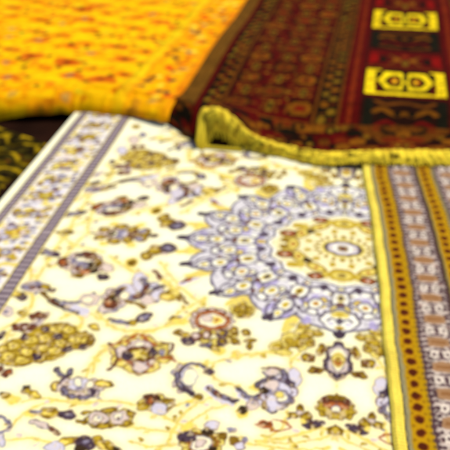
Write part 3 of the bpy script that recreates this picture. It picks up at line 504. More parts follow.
PQ 0 -210,-551 -210,-555 -211,-557 -214,-559 -217,-560 -221,-558 -223,-556 -225,-553 -225,-550 -223,-547 -220,-545 -217,-545 -214,-546 -211,-548
PD 0 -215,-552 -215,-553 -215,-554 -216,-554 -217,-555 -218,-554 -219,-553 -220,-552 -220,-551 -219,-550 -218,-550 -217,-550 -216,-550 -215,-551
PD 0 -196,-542 -197,-546 -199,-550 -202,-552 -207,-553 -211,-551 -214,-548 -216,-544 -216,-540 -214,-536 -210,-534 -206,-533 -201,-534 -198,-538
PQ 0 -199,-542 -199,-545 -200,-548 -203,-550 -206,-550 -210,-549 -212,-547 -214,-544 -214,-540 -212,-537 -209,-536 -206,-535 -203,-536 -200,-539
PD 0 -204,-543 -204,-544 -204,-545 -205,-545 -206,-545 -207,-545 -208,-544 -209,-543 -209,-542 -208,-541 -207,-541 -206,-540 -205,-541 -204,-542
PD 0 -181,-540 -181,-544 -183,-548 -187,-550 -191,-551 -195,-549 -199,-546 -200,-542 -200,-538 -198,-534 -194,-532 -190,-531 -186,-533 -182,-536
PQ 0 -183,-540 -183,-543 -185,-546 -188,-548 -191,-548 -194,-547 -197,-545 -198,-542 -198,-539 -196,-536 -194,-534 -190,-533 -187,-534 -184,-537
PD 0 -188,-541 -188,-542 -189,-543 -190,-543 -191,-543 -192,-543 -193,-542 -193,-541 -193,-540 -192,-539 -191,-539 -190,-539 -189,-539 -188,-540
PD 0 -167,-546 -167,-550 -169,-554 -173,-556 -177,-557 -181,-555 -185,-552 -186,-548 -186,-544 -184,-540 -180,-538 -176,-537 -172,-539 -168,-542
PQ 0 -169,-546 -169,-550 -171,-552 -174,-554 -177,-555 -180,-554 -183,-551 -184,-548 -184,-545 -182,-542 -179,-540 -176,-540 -173,-541 -170,-543
PD 0 -174,-547 -174,-548 -175,-549 -176,-549 -177,-550 -178,-549 -179,-549 -179,-548 -179,-546 -178,-546 -177,-545 -176,-545 -175,-545 -174,-546
PR 0 -171,-559 -172,-568 -177,-576 -186,-581 -196,-583 -206,-580 -214,-573 -218,-565 -217,-556 -212,-548 -204,-542 -193,-541 -183,-544 -175,-551
PD 0 -173,-559 -174,-568 -178,-576 -186,-580 -196,-582 -205,-579 -212,-573 -216,-565 -216,-556 -211,-548 -203,-543 -193,-542 -184,-545 -177,-551
PR 0 -179,-562 -179,-569 -183,-576 -189,-580 -196,-580 -204,-578 -210,-573 -213,-566 -212,-559 -209,-553 -203,-548 -195,-548 -187,-550 -182,-555
PW 0 -182,-561 -182,-567 -185,-572 -190,-576 -197,-576 -203,-574 -208,-570 -210,-564 -210,-558 -207,-552 -202,-549 -195,-548 -189,-550 -184,-555
PP 0 -191,-562 -191,-564 -193,-567 -195,-568 -198,-568 -200,-568 -203,-566 -204,-563 -204,-561 -202,-558 -200,-557 -197,-557 -195,-557 -192,-559
PN 0 -206,-550 -206,-555 -209,-559 -214,-562 -220,-562 -226,-561 -230,-557 -233,-553 -232,-548 -230,-544 -225,-541 -219,-540 -213,-542 -208,-545
PK 0 -182,-539 -182,-542 -184,-545 -188,-547 -192,-547 -196,-546 -199,-544 -200,-541 -200,-538 -198,-535 -194,-533 -190,-533 -186,-534 -184,-536
PD 0 -158,-544 -158,-548 -160,-551 -163,-553 -166,-553 -170,-552 -172,-549 -174,-546 -174,-542 -172,-539 -169,-537 -166,-536 -162,-537 -159,-540
PD 0 -141,-551 -141,-556 -142,-560 -145,-563 -148,-563 -151,-561 -154,-558 -155,-553 -155,-549 -154,-545 -151,-542 -148,-542 -145,-543 -142,-547
PG 0 -148,-530 -148,-533 -150,-536 -152,-537 -155,-538 -158,-537 -160,-535 -161,-532 -161,-529 -159,-527 -157,-525 -154,-525 -151,-526 -149,-528
PG 0 -128,-550 -128,-553 -129,-556 -131,-557 -134,-558 -136,-556 -138,-554 -139,-551 -139,-548 -138,-545 -136,-544 -133,-543 -131,-544 -129,-547
PL 0 -131,-560 -131,-563 -133,-566 -135,-567 -139,-568 -142,-567 -144,-565 -145,-562 -145,-559 -143,-556 -140,-554 -137,-554 -134,-555 -132,-557
PK 0 -171,-571 -171,-574 -173,-577 -175,-578 -178,-579 -181,-578 -184,-575 -185,-573 -185,-569 -183,-567 -181,-565 -178,-565 -174,-566 -172,-568
PB 0 -61,-437 -61,-442 -64,-446 -68,-449 -72,-449 -77,-448 -80,-444 -82,-440 -81,-435 -78,-430 -74,-428 -70,-427 -65,-428 -62,-432
PL 0 -63,-437 -64,-441 -65,-444 -69,-446 -72,-447 -75,-446 -78,-443 -79,-439 -79,-436 -77,-432 -73,-430 -70,-429 -67,-431 -64,-433
PB 0 -68,-438 -69,-439 -69,-440 -70,-441 -71,-441 -72,-441 -73,-440 -74,-439 -73,-437 -73,-436 -72,-436 -71,-435 -70,-436 -69,-437
PB 0 -64,-456 -65,-461 -67,-465 -71,-468 -76,-468 -80,-467 -84,-464 -85,-459 -84,-454 -82,-450 -78,-447 -73,-447 -69,-448 -66,-451
PL 0 -67,-456 -67,-460 -69,-463 -72,-465 -76,-466 -79,-465 -81,-462 -83,-459 -82,-455 -80,-452 -77,-450 -74,-449 -70,-450 -68,-453
PB 0 -72,-457 -72,-458 -73,-459 -74,-460 -75,-460 -76,-460 -77,-459 -77,-458 -77,-457 -76,-456 -75,-455 -74,-455 -73,-455 -72,-456
PB 0 -76,-468 -77,-472 -80,-476 -83,-479 -88,-480 -92,-478 -96,-475 -97,-471 -96,-466 -94,-462 -90,-459 -85,-458 -81,-460 -78,-463
PL 0 -79,-468 -79,-472 -81,-475 -84,-477 -88,-477 -91,-476 -93,-474 -95,-470 -94,-466 -92,-463 -89,-461 -86,-461 -82,-462 -80,-464
PB 0 -84,-469 -84,-470 -85,-471 -86,-472 -87,-472 -88,-471 -89,-471 -89,-469 -89,-468 -89,-467 -88,-467 -86,-466 -85,-467 -85,-468
PB 0 -91,-466 -92,-471 -94,-475 -98,-478 -103,-478 -107,-477 -111,-474 -112,-469 -112,-464 -109,-460 -105,-458 -101,-457 -96,-458 -93,-462
PL 0 -94,-467 -94,-470 -96,-474 -99,-476 -103,-476 -106,-475 -108,-472 -110,-469 -109,-465 -107,-462 -104,-460 -101,-459 -98,-461 -95,-463
PB 0 -99,-467 -99,-469 -100,-470 -101,-470 -102,-470 -103,-470 -104,-469 -104,-468 -104,-467 -104,-466 -103,-465 -101,-465 -100,-465 -100,-466
PB 0 -103,-453 -103,-458 -106,-462 -110,-464 -114,-465 -119,-464 -122,-460 -123,-456 -123,-451 -121,-447 -117,-444 -112,-443 -108,-445 -104,-448
PL 0 -105,-453 -106,-457 -107,-460 -110,-462 -114,-463 -117,-462 -120,-459 -121,-455 -121,-452 -119,-448 -116,-446 -112,-446 -109,-447 -106,-450
PB 0 -110,-454 -111,-455 -111,-456 -112,-457 -113,-457 -114,-457 -115,-456 -116,-455 -116,-453 -115,-452 -114,-452 -113,-451 -112,-452 -111,-453
PB 0 -105,-433 -105,-438 -108,-442 -112,-445 -116,-445 -121,-444 -124,-440 -126,-436 -125,-431 -123,-426 -119,-424 -114,-423 -110,-424 -106,-428
PL 0 -107,-433 -108,-437 -110,-440 -113,-442 -116,-443 -120,-442 -122,-439 -123,-435 -123,-431 -121,-428 -118,-426 -114,-425 -111,-427 -108,-429
PB 0 -113,-434 -113,-435 -113,-436 -114,-437 -116,-437 -117,-437 -118,-436 -118,-435 -118,-433 -117,-432 -116,-432 -115,-431 -114,-432 -113,-433
PB 0 -96,-416 -97,-421 -100,-425 -104,-428 -108,-429 -113,-427 -116,-424 -118,-419 -117,-414 -115,-409 -111,-406 -106,-406 -101,-407 -98,-411
PL 0 -99,-416 -99,-420 -101,-423 -104,-426 -108,-426 -111,-425 -114,-422 -115,-418 -115,-414 -113,-411 -110,-409 -106,-408 -103,-409 -100,-412
PB 0 -104,-417 -105,-418 -105,-419 -106,-420 -107,-420 -109,-420 -109,-419 -110,-418 -110,-416 -109,-415 -108,-414 -107,-414 -106,-415 -105,-416
PB 0 -81,-410 -82,-415 -85,-420 -89,-422 -94,-423 -98,-421 -101,-418 -103,-413 -102,-408 -100,-403 -96,-400 -91,-400 -86,-401 -83,-405
PL 0 -84,-410 -84,-414 -86,-418 -90,-420 -93,-420 -97,-419 -99,-416 -100,-413 -100,-409 -98,-405 -95,-403 -91,-402 -88,-404 -85,-406
PB 0 -90,-411 -90,-412 -90,-413 -91,-414 -93,-414 -94,-414 -94,-413 -95,-412 -95,-411 -94,-409 -93,-409 -92,-409 -91,-409 -90,-410
PB 0 -67,-418 -68,-423 -71,-428 -75,-431 -79,-431 -84,-430 -87,-426 -88,-421 -88,-416 -85,-412 -81,-409 -76,-408 -72,-410 -69,-414
PL 0 -70,-419 -70,-423 -72,-426 -75,-428 -79,-429 -82,-428 -85,-425 -86,-421 -86,-417 -84,-414 -80,-411 -77,-411 -73,-412 -71,-415
PB 0 -75,-420 -75,-421 -76,-422 -77,-423 -78,-423 -79,-422 -80,-421 -81,-420 -80,-419 -80,-418 -79,-417 -77,-417 -76,-417 -76,-418
PL 0 -73,-439 -74,-449 -79,-458 -87,-464 -95,-465 -104,-462 -110,-454 -113,-444 -113,-433 -108,-424 -100,-418 -91,-417 -82,-420 -76,-428
PL 0 -60,-399 -59,-409 -60,-418 -63,-423 -67,-425 -71,-422 -75,-416 -78,-407 -79,-397 -78,-388 -75,-382 -71,-380 -67,-383 -63,-390
PL 0 -84,-467 -84,-475 -87,-482 -92,-486 -98,-487 -104,-484 -108,-478 -110,-471 -110,-462 -107,-455 -102,-451 -96,-450 -90,-453 -86,-459
PW 0 -71,-452 -72,-458 -75,-463 -79,-466 -84,-467 -89,-465 -92,-461 -94,-455 -93,-449 -91,-444 -86,-440 -81,-440 -76,-442 -73,-446
PP 0 -93,-425 -93,-432 -96,-437 -100,-440 -106,-441 -110,-439 -114,-434 -116,-428 -116,-422 -113,-417 -109,-413 -103,-412 -98,-415 -95,-419
SN 6 -122,-398 -109,-411 -91,-416 -75,-425
SN 13 -90,-391 -83,-407 -72,-422
SB 6 -125,-389 -109,-384 -95,-387
PP 0 -98,-395 -98,-399 -101,-402 -105,-404 -109,-405 -113,-404 -116,-401 -118,-398 -117,-394 -115,-391 -111,-388 -106,-388 -102,-389 -99,-391
SG 5 -102,-447 -91,-436 -77,-446 -79,-462 -91,-464
SN 7 -130,-433 -119,-417 -106,-408
SN 7 -74,-445 -71,-461 -78,-470
PG 0 -102,-443 -102,-446 -104,-449 -107,-450 -110,-451 -113,-450 -116,-448 -117,-445 -116,-441 -115,-439 -112,-437 -108,-436 -105,-437 -103,-440
PQ 0 -85,-447 -86,-450 -87,-452 -89,-453 -92,-453 -94,-453 -96,-451 -97,-449 -96,-446 -95,-444 -93,-443 -90,-442 -88,-443 -86,-445
PK 0 -108,-441 -109,-445 -110,-448 -113,-450 -117,-451 -120,-449 -122,-447 -123,-443 -123,-440 -121,-436 -118,-434 -115,-434 -112,-435 -109,-438
SN 6 -107,-475 -101,-487 -91,-483
PD 0 -49,-471 -49,-475 -51,-478 -54,-481 -57,-481 -59,-480 -61,-477 -62,-473 -62,-468 -60,-465 -58,-462 -55,-462 -52,-463 -50,-466
PD 0 -55,-486 -55,-490 -58,-494 -61,-496 -65,-497 -69,-496 -72,-493 -73,-489 -72,-485 -70,-481 -67,-479 -63,-479 -59,-480 -56,-483
PD 0 -35,-486 -36,-490 -39,-495 -42,-497 -47,-498 -51,-496 -54,-493 -55,-489 -55,-484 -52,-479 -48,-477 -44,-476 -40,-478 -36,-481
PO 0 -59,-487 -60,-489 -61,-491 -62,-492 -65,-492 -66,-492 -68,-490 -68,-488 -68,-486 -67,-484 -65,-483 -63,-483 -61,-484 -60,-485
PO 0 -40,-486 -40,-489 -42,-491 -44,-492 -46,-492 -48,-492 -50,-490 -51,-488 -50,-486 -49,-484 -47,-482 -44,-482 -42,-482 -40,-484
PO 0 -52,-475 -53,-478 -53,-480 -54,-481 -56,-481 -57,-480 -58,-478 -58,-476 -58,-474 -58,-472 -56,-471 -55,-471 -54,-471 -53,-473
PP 0 -53,-480 -53,-482 -54,-483 -56,-484 -57,-484 -59,-484 -60,-483 -60,-481 -60,-479 -59,-477 -58,-476 -56,-476 -55,-477 -53,-478
PN 0 -33,-502 -33,-506 -36,-509 -39,-512 -42,-512 -46,-511 -48,-508 -50,-504 -49,-500 -47,-497 -44,-495 -40,-494 -36,-495 -34,-498
PD 0 -28,-503 -28,-506 -30,-508 -32,-510 -34,-510 -37,-509 -38,-507 -39,-505 -39,-502 -37,-500 -35,-498 -33,-498 -30,-499 -29,-501
PN 0 -17,-499 -18,-503 -20,-507 -24,-509 -28,-510 -31,-509 -34,-506 -35,-502 -34,-498 -32,-495 -29,-492 -25,-492 -21,-493 -18,-496
PY 0 -44,-497 -44,-500 -46,-502 -48,-503 -50,-503 -52,-503 -54,-501 -55,-499 -54,-497 -53,-495 -51,-493 -48,-493 -46,-494 -44,-495
PD 0 34,-503 32,-509 25,-515 16,-519 6,-521 -4,-520 -11,-516 -13,-511 -11,-505 -5,-499 5,-495 15,-494 25,-495 32,-498
PO 0 28,-504 26,-508 21,-512 15,-515 7,-516 0,-516 -5,-514 -7,-510 -5,-506 -1,-502 6,-499 14,-498 21,-499 26,-501
PY 0 21,-506 20,-508 17,-510 13,-512 8,-513 4,-513 1,-511 0,-509 1,-506 4,-504 8,-502 13,-502 17,-502 20,-503
PP 0 14,-507 13,-508 12,-509 10,-510 8,-511 6,-510 5,-509 5,-508 5,-507 6,-506 8,-505 10,-504 12,-505 13,-506
PB 0 53,-452 52,-456 49,-459 46,-462 41,-462 38,-461 35,-459 34,-455 35,-451 38,-448 41,-445 46,-445 49,-446 52,-448
PO 0 50,-452 50,-455 48,-458 45,-459 42,-460 39,-459 37,-457 37,-455 37,-452 39,-449 42,-448 45,-447 48,-448 50,-450
PB 0 46,-453 46,-454 45,-455 44,-456 43,-456 42,-455 41,-455 41,-454 41,-453 42,-452 43,-452 44,-451 45,-452 46,-452
PB 0 48,-464 47,-467 45,-471 41,-473 37,-474 33,-473 31,-470 30,-467 31,-463 33,-459 37,-457 41,-456 45,-457 47,-460
PO 0 46,-464 45,-467 43,-469 40,-471 37,-471 35,-471 33,-469 32,-466 33,-464 35,-461 37,-459 40,-459 43,-460 45,-461
PB 0 41,-465 41,-466 40,-467 39,-467 38,-467 37,-467 37,-466 37,-466 37,-465 37,-464 38,-463 39,-463 40,-463 41,-464
PB 0 36,-473 35,-477 32,-481 29,-483 25,-483 21,-482 18,-480 17,-476 18,-473 21,-469 24,-467 29,-466 32,-467 35,-470
PO 0 33,-474 33,-477 31,-479 28,-481 25,-481 22,-480 21,-479 20,-476 20,-473 22,-471 25,-469 28,-469 31,-470 33,-471
PB 0 29,-475 29,-476 28,-476 27,-477 26,-477 25,-477 25,-476 24,-475 25,-474 25,-474 26,-473 27,-473 28,-473 29,-474
PB 0 19,-479 18,-483 16,-486 12,-488 8,-489 4,-488 2,-485 1,-482 1,-478 4,-475 8,-473 12,-472 15,-473 18,-476
PO 0 17,-479 16,-482 14,-484 11,-486 8,-487 6,-486 4,-484 3,-482 4,-479 5,-477 8,-475 11,-474 14,-475 16,-477
PB 0 12,-480 12,-481 11,-482 10,-482 9,-483 8,-482 8,-482 8,-481 8,-480 8,-479 9,-479 10,-478 11,-479 12,-479
PB 0 2,-479 1,-483 -1,-486 -5,-488 -9,-489 -13,-488 -15,-485 -16,-482 -16,-478 -13,-475 -9,-473 -5,-472 -2,-473 1,-475
PO 0 0,-479 -1,-482 -3,-484 -5,-486 -8,-486 -11,-486 -13,-484 -14,-481 -13,-479 -12,-476 -9,-475 -6,-474 -3,-475 -1,-477
PB 0 -5,-480 -5,-481 -6,-482 -6,-482 -8,-483 -8,-482 -9,-482 -9,-481 -9,-480 -9,-479 -8,-478 -7,-478 -6,-479 -5,-479
PB 0 -11,-473 -11,-477 -14,-480 -17,-482 -21,-483 -25,-482 -28,-480 -29,-476 -28,-472 -26,-469 -22,-467 -18,-466 -14,-467 -12,-470
PO 0 -13,-474 -13,-476 -15,-479 -18,-480 -21,-481 -24,-480 -26,-478 -27,-476 -26,-473 -24,-471 -22,-469 -19,-468 -16,-469 -14,-471
PB 0 -17,-474 -18,-475 -18,-476 -19,-477 -20,-477 -21,-476 -22,-476 -22,-475 -22,-474 -21,-473 -20,-473 -19,-472 -18,-473 -18,-473
PB 0 -16,-463 -16,-467 -19,-470 -22,-473 -26,-473 -30,-472 -33,-470 -34,-466 -33,-462 -31,-459 -27,-457 -23,-456 -19,-457 -17,-460
PO 0 -18,-464 -19,-466 -20,-469 -23,-470 -26,-471 -29,-470 -31,-468 -32,-466 -31,-463 -29,-460 -27,-459 -24,-458 -21,-459 -19,-461
PB 0 -23,-464 -23,-465 -23,-466 -24,-467 -25,-467 -26,-467 -27,-466 -27,-465 -27,-464 -26,-463 -25,-463 -24,-462 -23,-463 -23,-463
PB 0 -11,-452 -12,-455 -15,-459 -18,-461 -22,-462 -26,-461 -29,-458 -30,-455 -29,-451 -27,-447 -23,-445 -19,-444 -15,-445 -12,-448
PO 0 -14,-452 -14,-455 -16,-457 -19,-459 -22,-459 -25,-459 -27,-457 -28,-454 -27,-451 -25,-449 -23,-447 -20,-447 -17,-447 -15,-449
PB 0 -18,-453 -19,-454 -19,-455 -20,-455 -21,-455 -22,-455 -23,-454 -23,-453 -23,-452 -22,-452 -21,-451 -20,-451 -19,-451 -19,-452
PB 0 1,-441 0,-445 -2,-449 -6,-451 -10,-452 -14,-451 -17,-448 -18,-444 -17,-441 -15,-437 -11,-435 -7,-434 -3,-435 0,-438
PO 0 -1,-442 -2,-445 -4,-447 -7,-449 -10,-449 -13,-449 -15,-447 -15,-444 -15,-441 -13,-439 -10,-437 -7,-437 -4,-437 -2,-439
PB 0 -6,-443 -6,-444 -7,-444 -8,-445 -9,-445 -10,-445 -11,-444 -11,-443 -11,-442 -10,-442 -9,-441 -8,-441 -7,-441 -6,-442
PB 0 18,-436 17,-440 15,-443 11,-445 7,-446 3,-445 0,-442 -1,-439 0,-435 3,-431 6,-429 11,-428 15,-429 17,-432
PO 0 16,-436 15,-439 13,-441 10,-443 7,-444 5,-443 3,-441 2,-438 2,-435 4,-433 7,-431 10,-431 13,-432 15,-433
PB 0 11,-437 11,-438 10,-439 9,-439 8,-439 7,-439 7,-439 6,-438 7,-437 7,-436 8,-435 9,-435 10,-435 11,-436
PB 0 36,-436 35,-440 32,-443 28,-446 24,-446 20,-445 18,-443 17,-439 18,-435 20,-431 24,-429 28,-428 32,-429 35,-432
PO 0 33,-436 32,-439 31,-442 28,-443 25,-444 22,-443 20,-441 19,-439 20,-436 22,-433 25,-431 28,-431 30,-432 32,-434
PB 0 29,-437 28,-438 28,-439 27,-439 26,-440 25,-439 24,-439 24,-438 24,-437 25,-436 26,-435 27,-435 28,-435 28,-436
PB 0 48,-442 47,-446 45,-449 41,-452 37,-452 33,-451 30,-449 29,-445 30,-441 33,-438 37,-435 41,-434 45,-436 47,-438
PO 0 46,-442 45,-445 43,-448 40,-449 37,-450 35,-449 33,-447 32,-445 33,-442 34,-439 37,-438 40,-437 43,-438 45,-440
PB 0 41,-443 41,-444 40,-445 39,-445 38,-446 37,-445 37,-445 37,-444 37,-443 37,-442 38,-441 39,-441 40,-441 41,-442
PD 0 45,-451 42,-462 32,-472 18,-479 2,-482 -12,-480 -23,-473 -27,-463 -24,-451 -14,-441 1,-434 17,-431 31,-434 42,-441
PO 0 45,-451 42,-461 32,-471 18,-477 2,-480 -12,-478 -23,-472 -27,-463 -24,-452 -14,-443 1,-436 17,-434 32,-436 42,-442
PB 0 37,-448 34,-455 26,-462 14,-467 1,-469 -10,-468 -19,-464 -22,-458 -19,-450 -11,-444 1,-439 14,-437 26,-438 34,-442
PR 0 0,-456 -1,-460 -3,-463 -7,-465 -11,-466 -15,-465 -18,-463 -19,-459 -18,-456 -16,-452 -12,-450 -8,-450 -4,-451 -1,-453
PR 0 37,-448 36,-452 34,-455 30,-457 26,-458 22,-457 20,-455 19,-451 19,-447 22,-444 26,-442 30,-441 34,-442 36,-445
PW 0 24,-461 23,-465 19,-469 13,-472 6,-473 1,-472 -4,-470 -5,-466 -4,-462 0,-458 6,-455 12,-454 18,-455 23,-457
PP 0 17,-456 16,-459 14,-463 11,-465 8,-465 5,-464 3,-462 2,-458 2,-455 4,-451 7,-449 11,-449 14,-450 16,-452
PO 0 29,-475 27,-479 22,-482 14,-484 6,-486 -2,-486 -7,-484 -9,-482 -8,-478 -2,-475 5,-472 14,-471 22,-471 27,-473
PB 0 -9,-447 -10,-450 -12,-454 -16,-456 -19,-456 -23,-455 -25,-453 -26,-449 -26,-446 -23,-443 -20,-440 -16,-440 -13,-441 -10,-443
PD 0 19,-436 18,-439 14,-443 9,-445 3,-446 -2,-446 -6,-443 -8,-440 -6,-436 -3,-433 2,-430 8,-429 14,-430 17,-432
PY 0 13,-411 13,-417 11,-422 8,-425 5,-425 3,-423 1,-419 0,-414 0,-408 2,-403 5,-400 8,-400 11,-402 12,-406
PY 0 9,-400 9,-404 8,-407 7,-409 6,-409 4,-408 4,-405 3,-401 3,-397 4,-394 5,-392 7,-392 8,-394 9,-397
PN 0 -25,-329 -19,-343 -26,-365 -14,-387 6,-403 25,-381 37,-354 30,-335 33,-319 19,-306 4,-300 -10,-310
PP 0 -18,-330 -12,-345 -18,-363 -8,-379 6,-391 19,-375 28,-356 23,-339 26,-323 16,-314 4,-311 -6,-318
PW 0 -13,-334 -9,-347 -11,-362 -3,-376 6,-384 15,-373 22,-357 18,-342 21,-329 13,-320 4,-319 -4,-323
PY 0 23,-347 21,-356 16,-365 9,-370 2,-371 -5,-368 -11,-362 -13,-352 -11,-343 -7,-334 0,-329 8,-327 16,-331 21,-338
PQ 0 21,-347 20,-354 15,-360 9,-364 2,-365 -5,-363 -9,-359 -11,-352 -10,-345 -6,-339 1,-335 8,-334 15,-336 19,-340
PR 0 18,-350 17,-355 13,-359 8,-362 2,-363 -3,-362 -7,-359 -8,-354 -7,-349 -3,-345 2,-342 8,-341 13,-343 17,-346
PO 0 12,-349 11,-351 9,-353 7,-354 3,-355 1,-354 -1,-353 -2,-351 -1,-348 0,-346 3,-345 6,-345 9,-345 11,-346
PD 0 -23,-331 -25,-338 -29,-343 -33,-345 -36,-344 -38,-339 -39,-331 -37,-323 -35,-315 -31,-310 -27,-308 -24,-310 -22,-315 -21,-322
PO 0 -27,-329 -29,-333 -31,-335 -33,-336 -35,-335 -36,-332 -37,-329 -36,-325 -35,-321 -33,-319 -31,-318 -29,-319 -27,-322 -27,-325
PB 0 -25,-329 -26,-332 -28,-334 -29,-335 -30,-334 -31,-332 -31,-329 -31,-326 -30,-324 -29,-322 -27,-321 -26,-322 -25,-324 -25,-326
PD 0 -36,-354 -38,-359 -42,-363 -48,-364 -54,-362 -59,-359 -62,-353 -62,-347 -61,-342 -56,-338 -51,-337 -45,-338 -40,-342 -37,-348
PO 0 -43,-353 -44,-355 -47,-357 -50,-357 -53,-356 -56,-354 -58,-352 -59,-349 -58,-346 -55,-345 -52,-344 -48,-345 -46,-347 -44,-350
PB 0 -42,-353 -43,-355 -45,-356 -47,-356 -49,-356 -51,-354 -52,-352 -52,-350 -52,-348 -50,-347 -48,-347 -46,-347 -44,-348 -43,-350
PD 0 -22,-381 -23,-385 -28,-389 -34,-391 -41,-391 -47,-390 -51,-386 -53,-382 -51,-377 -47,-373 -41,-371 -34,-371 -28,-373 -23,-376
PO 0 -30,-381 -31,-383 -33,-385 -37,-386 -41,-386 -45,-386 -47,-384 -48,-382 -47,-379 -45,-378 -41,-377 -37,-376 -33,-377 -31,-379
PB 0 -30,-382 -30,-384 -32,-385 -34,-386 -37,-386 -39,-385 -41,-384 -41,-382 -41,-381 -39,-379 -37,-378 -34,-378 -32,-379 -30,-380
PP 0 -565,-195 -565,-202 -569,-209 -578,-212 -588,-213 -599,-210 -608,-204 -613,-197 -614,-189 -610,-182 -601,-178 -590,-178 -579,-181 -570,-187
PG 0 -585,-195 -584,-201 -587,-205 -591,-208 -597,-208 -604,-206 -609,-202 -613,-197 -613,-191 -611,-187 -606,-184 -600,-184 -594,-186 -588,-190
PG 0 -572,-188 -572,-194 -573,-198 -577,-200 -582,-201 -588,-199 -592,-194 -596,-189 -596,-184 -595,-179 -591,-177 -586,-177 -580,-179 -576,-183
PB 0 -584,-199 -584,-201 -585,-204 -586,-205 -589,-205 -592,-204 -594,-202 -596,-199 -596,-197 -595,-194 -593,-193 -591,-193 -588,-194 -586,-196
PN 0 -572,-198 -571,-201 -572,-203 -573,-204 -575,-204 -578,-203 -580,-201 -581,-199 -582,-196 -581,-194 -580,-193 -578,-192 -575,-194 -573,-196
PN 0 -591,-228 -590,-234 -590,-238 -593,-241 -597,-241 -602,-238 -606,-234 -609,-229 -610,-223 -609,-219 -607,-216 -602,-216 -598,-219 -594,-223
PO 0 -607,-219 -607,-223 -609,-227 -612,-229 -617,-229 -623,-227 -627,-224 -630,-220 -630,-216 -629,-213 -625,-211 -620,-210 -614,-212 -610,-215
PY 0 -613,-219 -613,-221 -614,-223 -616,-223 -618,-224 -621,-223 -623,-222 -624,-220 -625,-218 -624,-217 -621,-216 -619,-216 -616,-216 -614,-218
PO 0 -554,-204 -555,-206 -558,-206 -562,-205 -567,-202 -571,-199 -575,-195 -576,-192 -575,-190 -572,-189 -568,-191 -563,-193 -559,-197 -556,-201
PN 0 -543,-209 -543,-212 -545,-214 -548,-214 -552,-213 -556,-211 -559,-208 -561,-205 -561,-202 -559,-200 -556,-200 -552,-201 -548,-203 -545,-206
SL 20 -515,-253 -490,-260 -468,-271
SD 10 -567,-214 -544,-236 -523,-250 -504,-261
SK 11 -544,-236 -522,-253 -502,-264
SN 7 -508,-261 -490,-269 -478,-275
SN 6 -537,-232 -519,-240 -500,-242 -479,-235 -467,-212
SG 6 -521,-247 -494,-248 -474,-238
PP 0 -450,-233 -449,-241 -452,-248 -458,-252 -466,-253 -474,-250 -481,-243 -486,-235 -487,-227 -484,-220 -478,-216 -470,-215 -461,-218 -454,-225
PW 0 -463,-234 -462,-239 -463,-243 -466,-245 -470,-246 -474,-244 -478,-240 -481,-235 -481,-230 -480,-226 -477,-223 -473,-223 -469,-225 -465,-229
PB 0 -532,-284 -531,-290 -532,-295 -537,-298 -542,-299 -549,-296 -554,-291 -558,-285 -559,-279 -557,-274 -553,-270 -547,-270 -541,-273 -535,-278
PR 0 -536,-284 -536,-287 -537,-290 -539,-291 -542,-292 -545,-290 -548,-288 -549,-285 -550,-282 -549,-279 -547,-277 -544,-277 -541,-279 -538,-281
PB 0 -550,-288 -549,-292 -550,-296 -552,-299 -556,-299 -560,-297 -563,-293 -566,-289 -567,-284 -566,-280 -564,-278 -560,-278 -556,-279 -553,-283
PP 0 -544,-319 -543,-325 -546,-329 -552,-332 -560,-332 -567,-330 -573,-326 -577,-321 -578,-316 -575,-311 -569,-308 -561,-308 -554,-310 -547,-314
PB 0 -569,-321 -568,-325 -568,-329 -570,-332 -574,-332 -578,-330 -581,-326 -584,-321 -585,-316 -585,-312 -582,-310 -579,-310 -575,-312 -571,-316
PB 0 -550,-320 -548,-326 -550,-331 -553,-333 -558,-334 -563,-331 -568,-327 -571,-321 -572,-315 -571,-310 -568,-307 -563,-306 -558,-309 -553,-314
PP 0 -557,-320 -556,-322 -556,-324 -558,-325 -559,-325 -561,-324 -563,-323 -564,-320 -565,-318 -564,-316 -563,-315 -561,-315 -560,-316 -558,-318
PP 0 -598,-275 -597,-281 -598,-287 -601,-290 -606,-290 -611,-287 -617,-282 -620,-276 -622,-269 -621,-264 -618,-261 -613,-261 -607,-264 -602,-269
PG 0 -605,-275 -604,-278 -605,-280 -606,-281 -608,-281 -610,-280 -612,-278 -614,-276 -614,-273 -614,-271 -612,-270 -611,-270 -608,-271 -606,-273
PO 0 -573,-282 -574,-285 -576,-285 -579,-285 -582,-282 -585,-279 -588,-276 -589,-272 -588,-270 -586,-269 -583,-270 -579,-272 -576,-275 -574,-279
PO 0 -580,-389 -572,-362 -557,-348 -553,-331 -528,-310 -500,-305 -477,-310 -464,-326 -438,-330 -425,-348 -426,-367 -449,-374 -463,-383 -470,-401 -498,-410 -523,-424 -551,-423 -570,-414
PD 0 -544,-372 -543,-378 -545,-383 -550,-386 -557,-386 -565,-384 -571,-379 -575,-373 -576,-367 -574,-362 -568,-359 -561,-359 -554,-361 -548,-366
PO 0 -547,-372 -547,-376 -548,-380 -553,-382 -558,-382 -564,-381 -568,-377 -571,-373 -572,-368 -570,-365 -566,-362 -561,-362 -555,-364 -550,-367
Py 0 -552,-371 -552,-374 -553,-377 -557,-378 -561,-379 -565,-377 -568,-375 -570,-372 -571,-369 -569,-366 -566,-365 -562,-365 -558,-366 -554,-368
PD 0 -555,-372 -555,-373 -555,-374 -557,-375 -558,-375 -560,-375 -561,-374 -562,-372 -562,-371 -561,-370 -560,-370 -559,-369 -557,-370 -556,-371
PD 0 -519,-354 -518,-360 -520,-365 -526,-368 -533,-369 -540,-366 -546,-362 -550,-356 -551,-350 -549,-344 -543,-341 -536,-341 -529,-343 -522,-348
PO 0 -522,-354 -522,-359 -524,-363 -528,-365 -533,-365 -539,-364 -544,-360 -547,-356 -547,-351 -545,-347 -541,-345 -536,-345 -530,-346 -525,-350
Py 0 -527,-354 -527,-357 -529,-360 -532,-361 -536,-361 -540,-360 -543,-358 -546,-355 -546,-352 -544,-349 -541,-347 -537,-347 -533,-348 -529,-351
